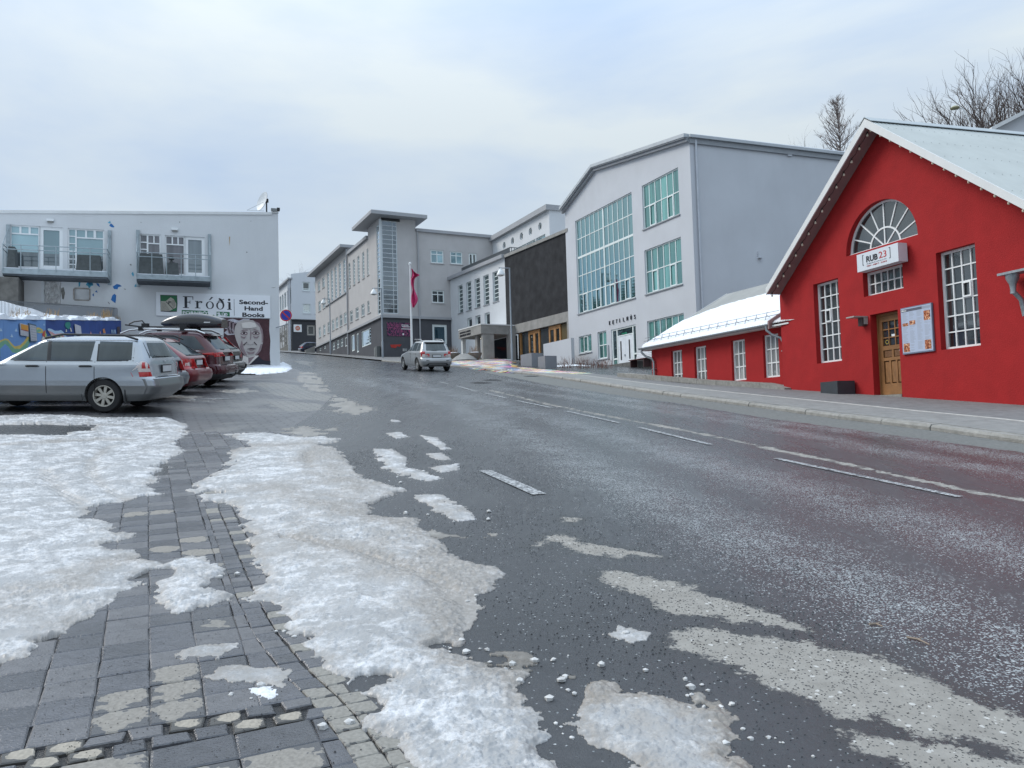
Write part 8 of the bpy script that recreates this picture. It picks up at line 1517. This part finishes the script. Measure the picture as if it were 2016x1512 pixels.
# ---- second: blue-grey estate
def parkspot(k, off=0.):
    """rear-wheel contact points of the next cars up the row"""
    return None
def mk(name, px, Yd, W_, L, lab, col_, low, prof, tail, rimr=.21, r=.32, spokes=5, head=HEAD, zs_=None, n=9, zsplit=.3, g4=None, rw=None, wheels=(1.3, -1.32), rearx=-2.2):
    c = Car(L, W_, prof[0], prof[1], prof[2], prof[3], n); X_ = (px-1008)/1560*Yd     # px: right-most rear point of the bumper at depth Yd
    ca, sa_ = math.cos(head), math.sin(head); at = (X_-rearx*ca*0, Yd); t = carroot(name, 0, 0, rearx, 0, lab, head, at=at); c.body(t, col_, zs_ or [.22, .5, .7, .95, 1.0, 1.4, prof[3]], wheels, r, low, zsplit)
    common(c, t, g4, None, rw, wheels, r, rimr, spokes); return c, t
BLU = paint('blue_grey_paint', (.055, .075, .10), .4, .3, .3); RED_ = paint('bright_red_paint', (.15, .010, .016), .3, .28, .25); DRED = paint('dark_red_paint', (.055, .006, .012), .35, .26, .2); BRN = paint('grey_brown_paint', (.055, .052, .050), .4, .3, .3)
def hatch(L, H, zb, slope_, W_=1.76, tail=.0, bulge=.0):
    xr0 = -L/2; return ([(.22, L/2-.15), (.45, L/2), (.65, L/2-.03), (.80, L/2-.2), (zb-.05, L/2-1.15), (zb, L/2-1.38), (H-.10, L/2-2.15), (H-.04, L/2-2.4), (H, L/2-2.9)],
        [(.22, xr0+.22), (.36, xr0+.05), (.52, xr0), (.66, xr0+.05), (.70, xr0+.14), (zb-.03, xr0+.17), (zb+.02, xr0+.20), (H-.12, xr0+.20+slope_), (H-.05, xr0+.32+slope_), (H, xr0+.65+slope_)],
        [(.22, W_/2-.08), (.36, W_/2-.015), (.62, W_/2), (zb-.06, W_/2-.02), (zb, W_/2-.05), (H-.13, W_/2-.22), (H-.06, W_/2-.28), (H, W_/2-.46)], H)
def glass4(L, zb, H, sl_, three=True):
    xr = -L/2; top = H-.13; f = L/2-1.5
    out_ = [[(-.18, zb+.03), (f, zb+.03), (f-.55, top-.04), (-.13, top)], [(-1.02, zb+.03), (-.24, zb+.03), (-.19, top), (-1.0, top)]]
    if three: out_.append([(xr+.50, zb+.06), (-1.08, zb+.03), (-1.06, top), (xr+.42+sl_, top-.03)])
    return out_
def rest(c, t, zb, H, L, tails, platez, bump_m, wiper=True, rail=None):
    for sg in (-1, 1):
        for (kind, P, m) in tails:
            if kind == 's': c.side('tail_light', P, m, t, off=.010, sg=sg, k=6)
            else: Q = [(sg*a, z) for a, z in P]; Q = Q if sg > 0 else [Q[1], Q[0], Q[3], Q[2]]; c.rear('tail_light', Q, m, t, off=.010, k=6)
        for x0 in (-.19, -1.05): c.side('door_seam', [(x0, .34), (x0+.012, .34), (x0+.012, zb), (x0, zb)], M_WELL, t, off=.0045, sg=sg, k=6, th=.006)
        for x in (.04, -.88): b = MB(); y = sg*(c.y(x, zb-.10)+.012); b.tube([(x-.10, y, zb-.10), (x-.06, y+sg*.018, zb-.095), (x+.06, y+sg*.018, zb-.095), (x+.10, y, zb-.10)], .018, 8); b.obj('door_handle', bump_m, t, world=False)
        m_ = MB(); y0 = c.W/2-.04; m_.box(L/2-1.52, L/2-1.38, min(sg*y0, sg*(y0+.2)), max(sg*y0, sg*(y0+.2)), zb, zb+.14); m_.obj('wing_mirror', bump_m, t, world=False)
        if rail: b = MB(); xr = -L/2; b.tube([(xr+.75, sg*(c.W/2-.30), H-.06), (xr+1.0, sg*(c.W/2-.30), H+.035), (0, sg*(c.W/2-.30), H+.05), (L/2-2.5, sg*(c.W/2-.31), H+.01), (L/2-2.25, sg*(c.W/2-.31), H-.07)], .022, 8); b.obj('roof_rail', rail, t, world=False)
    if platez: plate(c, t, platez)
    if wiper: c.rear('wiper', [(-.05, zb+.05), (.28, zb+.06), (.28, zb+.08), (-.05, zb+.07)], M_PLAST, t, off=.02)
    c.rear('tailgate_seam', [(-.58, .685), (.58, .685), (.58, .697), (-.58, .697)], M_WELL, t, off=.004)
# positions: px of the rear bumper's near corner and depth
def rearpos(px, Y): return ((px-1008)/1560*Y, Y)
L, H = 4.45, 1.48; c, t = mk('parked_car', 353, 18.6, 1.76, L, 'blue-grey estate car mostly hidden behind the silver estate', BLU, BLU, hatch(L, H, .95, .34), None, g4=glass4(L, .95, H, .34), rw=[(-.58, 1.0), (.58, 1.0), (.50, 1.35), (-.50, 1.35)], rearx=-L/2)
rest(c, t, .95, H, L, [('s', [(-2.20, .68), (-2.0, .68), (-1.98, .92), (-2.12, .92)], M_TAILR), ('r', [(.55, .68), (.82, .68), (.80, .80), (.58, .80)], M_TAILR), ('r', [(.60, .80), (.80, .80), (.76, .93), (.66, .93)], M_TAILW)], .78, BLU); c.rear('spoiler', [(-.52, 1.37), (.52, 1.37), (.50, 1.42), (-.50, 1.42)], M_PLAST, t, off=.10, th=.14)
c.rear('bumper', [(-.80, .36), (.80, .36), (.80, .64), (-.80, .64)], BLU, t, off=.03, k=8, th=.05)
L, H = 4.57, 1.49; c, t = mk('parked_car', 402, 21.0, 1.77, L, 'bright red estate car with black roof rails between grey and dark red cars', RED_, RED_, hatch(L, H, .96, .62), None, g4=glass4(L, .96, H, .62), rw=[(-.58, 1.0), (.58, 1.0), (.50, 1.36), (-.50, 1.36)], rearx=-L/2)
rest(c, t, .96, H, L, [('s', [(-2.26, .68), (-2.06, .68), (-2.04, .93), (-2.16, .93)], M_TAILR), ('r', [(.60, .68), (.84, .68), (.82, .93), (.66, .93)], M_TAILR), ('r', [(.60, .74), (.78, .74), (.76, .84), (.62, .84)], M_TAILW)], .76, RED_, rail=M_PLAST); c.rear('bumper', [(-.80, .34), (.80, .34), (.80, .64), (-.80, .64)], RED_, t, off=.035, k=8, th=.05)
L, H = 4.60, 1.68; c4, t4_ = mk('parked_car', 456, 24.0, 1.84, L, 'dark red sport utility car carrying the black roof box', DRED, M_PLAST, hatch(L, H, 1.08, .42, 1.84), None, g4=glass4(L, 1.08, H, .42), rw=[(-.62, 1.14), (.62, 1.14), (.55, 1.50), (-.55, 1.50)], r=.35, rimr=.23, rearx=-L/2, zsplit=.40, zs_=[.25, .5, .7, 1.05, 1.08, 1.5, 1.68])
rest(c4, t4_, 1.08, H, L, [('s', [(-2.25, .93), (-1.75, 1.0), (-1.75, 1.03), (-2.16, 1.06)], M_TAILR), ('r', [(.40, .92), (.88, .92), (.86, 1.05), (.42, 1.0)], M_TAILR)], .80, DRED); c4.rear('spoiler', [(-.60, 1.54), (.60, 1.54), (.58, 1.60), (-.58, 1.60)], DRED, t4_, off=.12, th=.2); c4.rear('bumper', [(-.84, .42), (.84, .42), (.85, .66), (-.85, .66)], DRED, t4_, off=.04, k=8, th=.06); c4.rear('chrome_strip', [(-.5, .40), (.5, .40), (.5, .43), (-.5, .43)], M_STEEL, t4_, off=.05)
for sg in (-1, 1): b = MB(); b.tube([(-1.75, sg*.66, 1.60), (-1.5, sg*.66, 1.70), (0, sg*.66, 1.745), (.45, sg*.64, 1.70), (.7, sg*.64, 1.60)], .026, 8); b.obj('roof_rail', mat('bright_rail', (.62, .64, .66), .25, metal=.6), t4_, world=False)
for sg in (-1, 1): c4.side('window_chrome', [(-1.70, 1.085), (.95, 1.085), (.95, 1.10), (-1.62, 1.10)], mat('bright_rail', (.62, .64, .66), .25, metal=.6), t4_, off=.012, sg=sg)
b = MB(); b.tube([(-2.28, .1, .38), (-2.42, .1, .36), (-2.46, .1, .46)], .025, 8); b.lathe([(.001, .035), (.035, 0), (.001, -.035)], c=(-2.46, .1, .50), n=12); b.obj('tow_hook', M_BLACK, t4_, world=False)
def onroof(t, name, lab, cat): r_ = thing(name, (0, 0, 0), lab, cat); r_.location = t.location; r_.rotation_euler = t.rotation_euler; return r_
rbx = onroof(t4_, 'roof_box', 'long glossy black roof box on the dark red sport utility car', 'roof box'); b = MB(); vs = []; f = []; ns_ = 22; mm_ = 16
for i in range(ns_+1):
    u = i/ns_; x = -2.02+1.85*u; hgt = .36*(math.sin(math.pi*min(1, (u*.90+.08)))**.55) if u < .45 else .36*(math.sin(math.pi*(u*.90+.08))**.65); hgt = max(hgt, .05); wd = .40*(min(1, u*6+.75))*(1 if u < .6 else 1-.55*((u-.6)/.4)**2)
    for k in range(mm_): a = 2*math.pi*k/mm_; ct, st = math.cos(a), math.sin(a); vs.append((x, -.28+wd*math.copysign(abs(ct)**.5, ct), 1.87+.08*(u-.3)**2+(hgt*abs(st)**.7 if st > 0 else -.10*abs(st)**.5*min(1, hgt*6))))
for i in range(ns_):
    for k in range(mm_): k2 = (k+1) % mm_; f.append((i*mm_+k, i*mm_+k2, (i+1)*mm_+k2, (i+1)*mm_+k))
f += [tuple(range(mm_)), tuple(ns_*mm_+k for k in range(mm_))]; b.add(vs, f, 0, True); b.obj('shell', mat('gloss_black_plastic', (.012, .012, .016), .22, coat=.6), rbx, world=False); bx(rbx, 'badge', M_WHITE, -1.72, -1.54, .121, .128, 1.93, 1.96)
for x in (-1.1, .1): bx(rbx, 'crossbar', M_PLAST, x-.03, x+.03, -.72, .72, 1.745, 1.775); [bx(rbx, 'foot', M_PLAST, x-.06, x+.06, s_*.66-.05, s_*.66+.05, 1.68, 1.79) for s_ in (-1, 1)]
bk = onroof(t4_, 'bicycle_carrier', 'folded black bicycle carrier on the near side of the dark red car roof', 'bicycle carrier'); b = MB(); b.tube([(-1.15, .5, 1.80), (.15, .5, 1.80), (.62, .5, 1.86)], .022, 8); b.tube([(.0, .5, 1.82), (.12, .52, 1.98), (.35, .52, 1.95), (.5, .52, 1.88)], .02, 6); b.box(-.05, .12, .42, .58, 1.78, 1.90); b.box(-1.15, -.98, .42, .58, 1.78, 1.88); b.obj('carrier', M_PLAST, bk, world=False)
L, H = 4.63, 1.66; c5_, t5 = mk('parked_car', 474, 27.3, 1.86, L, 'dark brown grey estate with tall red tail light nearest the portrait', BRN, M_PLAST, hatch(L, H, 1.05, .62, 1.86), None, g4=glass4(L, 1.05, H, .62), rw=[(-.60, 1.10), (.60, 1.10), (.50, 1.50), (-.50, 1.50)], r=.35, rimr=.23, rearx=-L/2, zsplit=.4)
rest(c5_, t5, 1.05, H, L, [('s', [(-2.20, .80), (-1.98, .80), (-1.93, 1.03), (-2.12, 1.03)], M_TAILR), ('s', [(-2.12, 1.03), (-2.02, 1.03), (-1.62, 1.52), (-1.72, 1.52)], M_TAILR), ('r', [(.60, .80), (.86, .80), (.80, 1.03), (.68, 1.03)], M_TAILR), ('r', [(.70, 1.03), (.79, 1.03), (.62, 1.52), (.56, 1.52)], M_TAILR)], .76, BRN); c5_.rear('spoiler', [(-.56, 1.55), (.56, 1.55), (.54, 1.60), (-.54, 1.60)], M_PLAST, t5, off=.12, th=.2); b = MB(); b.tube([(-2.3, .0, .5), (-2.46, .0, .48), (-2.5, .0, .6)], .03, 8); b.obj('tow_hook', M_BLACK, t5, world=False); c5_.rear('bumper', [(-.84, .42), (.84, .42), (.85, .64), (-.85, .64)], BRN, t5, off=.04, k=8, th=.06)
# ---- silver hatchback driving uphill
L, H = 4.12, 1.58; prof = hatch(L, H, 1.0, .28, 1.74); SIL2 = paint('champagne_silver_paint', (.36, .37, .37), .45, .3, .3); hd = math.radians(90+24); pw = onground(863, 728); 
c6 = Car(L, 1.74, *prof, 9); t6 = carroot('car_driving', 0, 0, -1.27, -.60, 'silver hatchback driving uphill away from the camera', hd, at=(onground(874, 730).x, onground(874, 730).y)); c6.body(t6, SIL2, [.24, .5, .7, .95, 1.0, 1.45, H], (1.27, -1.27), .34, SIL2, .3)
common(c6, t6, glass4(L, 1.0, H, .28), None, [(-.66, 1.05), (.66, 1.05), (.58, 1.44), (-.58, 1.44)], (1.27, -1.27), .34, .22, 7, M_RIM)
rest(c6, t6, 1.0, H, L, [('s', [(-1.95, .76), (-1.80, .76), (-1.74, 1.02), (-1.86, 1.02)], M_TAILR), ('r', [(.62, .88), (.84, .88), (.80, 1.02), (.62, 1.02)], M_TAILR), ('r', [(.62, .74), (.84, .74), (.84, .875), (.62, .875)], M_TAILW)], .72, SIL2, rail=SIL2)
c6.rear('bumper', [(-.80, .36), (.80, .36), (.82, .64), (-.82, .64)], SIL2, t6, off=.04, k=8, th=.06); c6.rear('lower_grille', [(-.60, .30), (.60, .30), (.50, .42), (-.50, .42)], M_PLAST, t6, off=.052, k=6); c6.rear('skid_plate', [(-.48, .30), (.48, .30), (.44, .38), (-.44, .38)], SIL2, t6, off=.062, k=6)
for s_ in (-1, 1): Q = [(s_*.45, .545), (s_*.62, .545), (s_*.62, .575), (s_*.45, .575)]; c6.rear('reflector_slot', Q if s_ > 0 else [Q[1], Q[0], Q[3], Q[2]], M_PLAST, t6, off=.05, k=3)
c6.rear('spoiler', [(-.55, 1.46), (.55, 1.46), (.53, 1.50), (-.53, 1.50)], M_PLAST, t6, off=.09, th=.12); c6.rear('quarter_glass', [(-.82, 1.06), (-.70, 1.06), (-.62, 1.42), (-.70, 1.42)], M_CGL, t6, k=4)
# ---- far dark blue estate by the white house
L, H = 4.3, 1.48; prof = hatch(L, H, .95, .5, 1.72); NAV = paint('navy_paint_car', (.012, .02, .05), .4, .25); q = atY(602, 692, 104.); c7_ = Car(L, 1.72, *prof, 9); t7 = carroot('parked_car_far', 0, 0, -1.27, 0, 'dark blue estate car parked below the white house', math.radians(28), at=(q.x, q.y)); t7.location.z = q.z-.2+.0
c7_.body(t7, NAV, [.22, .5, .7, .92, .95, 1.35, H], (1.25, -1.27), .32, NAV, .3); common(c7_, t7, glass4(L, .95, H, .5), None, [(-.58, 1.0), (.58, 1.0), (.5, 1.35), (-.5, 1.35)], (1.25, -1.27), .32, .21, 6); rest(c7_, t7, .95, H, L, [('s', [(-2.12, .70), (-1.85, .74), (-1.85, .90), (-2.0, .92)], M_TAILR), ('r', [(.5, .70), (.8, .70), (.78, .9), (.6, .9)], M_TAILR)], None, NAV)
# ================================================================ bare trees on the hill and beyond
M_BARK = mat('dark_bark', (.055, .045, .042), .9, .3, 8); M_TWIG = mat('brown_twigs', (.085, .065, .058), .9, .3, 8)
def tree(name, base, h, lab, seed, twig=None, spread=.5, kind='round', n0=7, lean=0, rtr=.2, density=1., group=None):
    rnd = random.Random(seed); T = thing(name, base, lab, 'tree', group=group); tr = MB(); cr = MB(); base = Vector(base)
    def grow(b, p, d, L, r, lev, mb):
        k = 3 if lev < 3 else 2; pts = [p]; q = p; v = d
        for i in range(k): v = (v+Vector((rnd.uniform(-.22, .22), rnd.uniform(-.22, .22), rnd.uniform(-.02, .16)))).normalized(); q = q+v*L/k; pts.append(q)
        rr = [r*(1-.55*i/k) for i in range(k+1)]; mb.tube(pts, rr, 5 if lev < 2 else 3, caps=False)
        if lev >= (5 if density >= 1 else 4): return
        nb = rnd.choice((2, 3)) if lev else 3
        nb = 3 if lev < 3 else 2+(rnd.random() < .55*density)
        for j in range(nb):
            az = rnd.uniform(0, 6.28); sp = rnd.uniform(.35, .95)*(spread*1.6); o = v.orthogonal().normalized(); o.rotate(Matrix.Rotation(az, 3, v)); nd = (v+o*sp+Vector((0, 0, .12))).normalized(); s = pts[rnd.choice((1, 2) if k > 2 else (1,)) if j else -1]
            grow(b, s, nd, L*rnd.uniform(.62, .82), r*rnd.uniform(.5, .62), lev+1, mb)
    if kind == 'spire':     # upright larch-like tree: a leader with many short ascending limbs
        pts = [base+Vector((.05*math.sin(i), .04*math.cos(i*2), h*i/12)) for i in range(13)]; tr.tube(pts, [rtr*(1-i/12.5) for i in range(13)], 6)
        for i in range(int(120*density)):
            t = rnd.uniform(.12, .97)**.9; p = base+Vector((0, 0, h*t)); wd = h*.33*(math.sin(math.pi*min(1, t*1.05))**.6)*(1-t*.55)+.25; az = rnd.uniform(0, 6.28); d = Vector((math.cos(az), math.sin(az), rnd.uniform(.3, .9))).normalized(); L = wd*rnd.uniform(.6, 1.15)
            q = p; pp_ = [p]
            for k in range(4): d = (d+Vector((rnd.uniform(-.2, .2), rnd.uniform(-.2, .2), .18))).normalized(); q = q+d*L/4; pp_.append(q)
            cr.tube(pp_, [.05, .04, .03, .02, .01], 3, caps=False)
            for m in range(7): s = pp_[rnd.randrange(1, 5)]; dd = (d+Vector((rnd.uniform(-1, 1), rnd.uniform(-1, 1), rnd.uniform(-.2, .8)))).normalized(); e = s+dd*rnd.uniform(.3, .8); cr.tube([s, (s+e)/2+Vector((0, 0, .05)), e], [.018, .014, .006], 3, caps=False); e2 = e+Vector((rnd.uniform(-.4, .4), rnd.uniform(-.4, .4), rnd.uniform(0, .4))); cr.tube([(s+e)/2, e2], [.010, .005], 3, caps=False)
    else:
        tt = base+Vector((lean, 0, h*.22)); tr.tube([base+Vector((0, 0, -.5)), (base+tt)/2+Vector((.1, 0, 0)), tt], [rtr*1.2, rtr, rtr*.85], 8)
        for j in range(n0):
            az = j*6.28/n0+rnd.uniform(-.3, .3); el = rnd.uniform(.5, 2.2); d = Vector((math.cos(az), math.sin(az), el)).normalized(); grow(tr, tt-Vector((0, 0, rnd.uniform(0, h*.08))), d, h*.31*rnd.uniform(.8, 1.15), rtr*.5, 0 if density >= 1 else 1, cr)
    tr.obj('trunk', M_BARK, T); cr.obj('branches', twig or M_TWIG, T); return T
def place(px, pytop, Y, h):
    p = atY(px, pytop, Y); return (p.x, p.y, p.z-h)
tree('bare_tree', place(1648, 190, 82, 15), 15, 'slender upright bare tree behind the grey hall roof', 11, kind='spire', rtr=.17, density=1.05, twig=mat('pale_twigs', (.17, .14, .13), .9, .3, 8))
tree('bare_shrub', place(1592, 252, 80, 7), 7, 'small thin bare treetop left of the slender upright tree', 12, spread=.45, n0=4, rtr=.07, density=.6)
tree('bare_tree', place(1955, 128, 62, 13), 13, 'broad bare tree with gnarled dark limbs behind the corrugated roof', 14, spread=.58, n0=14, rtr=.36)
tree('bare_tree', place(2075, 128, 70, 14), 14, 'bare tree cut off by the right edge of the picture', 16, spread=.6, n0=8, rtr=.32)
tree('bare_shrub', place(1862, 190, 66, 9), 9, 'low spreading bare tree left of the broad gnarled one', 15, spread=.8, n0=7, rtr=.12, density=.8)
for i, (x, y, h) in enumerate(((585, 527, 8), (600, 521, 8), (560, 548, 7))): tree('bare_tree', place(x, y, 135+i*3, h), h, ('pale bare treetop left above the far white house', 'pale bare treetop in the middle above the far white house', 'lowest pale bare treetop at the left end of the white house')[i], 30+i, spread=.5, n0=6, rtr=.12, density=.7)
# lamp post among the trees, white gable at the right edge
q = atY(1880, 212, 58); L = thing('hill_lamp', (q.x+.9, q.y, q.z-8), 'yellowish street lamp head among the branches behind the roof', 'street lamp'); b = MB(); b.tube([(q.x+1.1, q.y, q.z-8), (q.x+1.05, q.y, q.z-1.2), (q.x+.6, q.y, q.z-.1), (q.x, q.y, q.z)], .05, 8); b.obj('pole', M_RAKE, L); b = MB(); b.lathe([(.001, .16), (.20, .10), (.34, -.02), (.30, -.08), (.001, -.14)], c=(q.x, q.y, q.z), n=14); b.obj('lamp_head', mat('olive_lamp', (.28, .27, .16), .5), L)
a = atY(1962, 252, 46); pk = atY(2040, 212, 46); wg = thing('white_gable_house', (pk.x, pk.y, 8), 'corner of a white gabled house at the right edge above the roof', 'building')
b = MB(); b.prism([(a.x, 46, 4), (pk.x+(pk.x-a.x), 46, 4), (pk.x+(pk.x-a.x), 46, a.z), (pk.x, 46, pk.z), (a.x, 46, a.z)], (0, 8, 0)); b.obj('wall', M_WWALL, wg)
dx_, dz_ = pk.x-a.x, pk.z-a.z; b = MB(); b.hexa([(a.x-.6, 45.5, a.z-.6*dz_/dx_-.05), (pk.x, 45.5, pk.z-.05), (pk.x, 54, pk.z-.05), (a.x-.6, 54, a.z-.6*dz_/dx_-.05), (a.x-.6, 45.5, a.z-.6*dz_/dx_+.18), (pk.x, 45.5, pk.z+.18), (pk.x, 54, pk.z+.18), (a.x-.6, 54, a.z-.6*dz_/dx_+.18)]); b.obj('roof', M_RAKE, wg)
# dark spruces on the slope opposite the hall: they stand behind the bookshop and show in the hall's glass
M_SPR = mat('spruce_green', (.018, .032, .020), .9, .4, 3)
for i in range(13):
    x = -34-i*3.6+random.uniform(-1, 1); y = 92+random.uniform(-7, 9); h = random.uniform(9, 14); z = g(x, y); T = thing('spruce', (x, y, z), 'dark spruce on the slope behind the bookshop, seen only mirrored in the hall windows', 'tree', group='dark spruces behind the bookshop'); b = MB(); b.tube([(x, y, z-.3), (x, y, z+h*.9)], [.2, .05], 6); b.obj('trunk', M_BARK, T); b = MB(); k = 0
    for t in np.arange(.06, 1, .035):
        r = h*.21*(1-t)**.8+.1
        for m in range(9): a_ = m*.698+k*.4+random.uniform(-.15, .15); c = Vector((x, y, z+h*t)); o = Vector((math.cos(a_), math.sin(a_), 0)); s_ = Vector((-o.y, o.x, 0)); e = c+o*r*random.uniform(.8, 1.1)+Vector((0, 0, -r*.35)); b.add([c+s_*.12, c-s_*.12, e-s_*.22, e+Vector((0, 0, -.12)), e+s_*.22], [(0, 1, 2, 3), (0, 3, 4)])
        k += 1
    b.obj('crown', M_SPR, T)
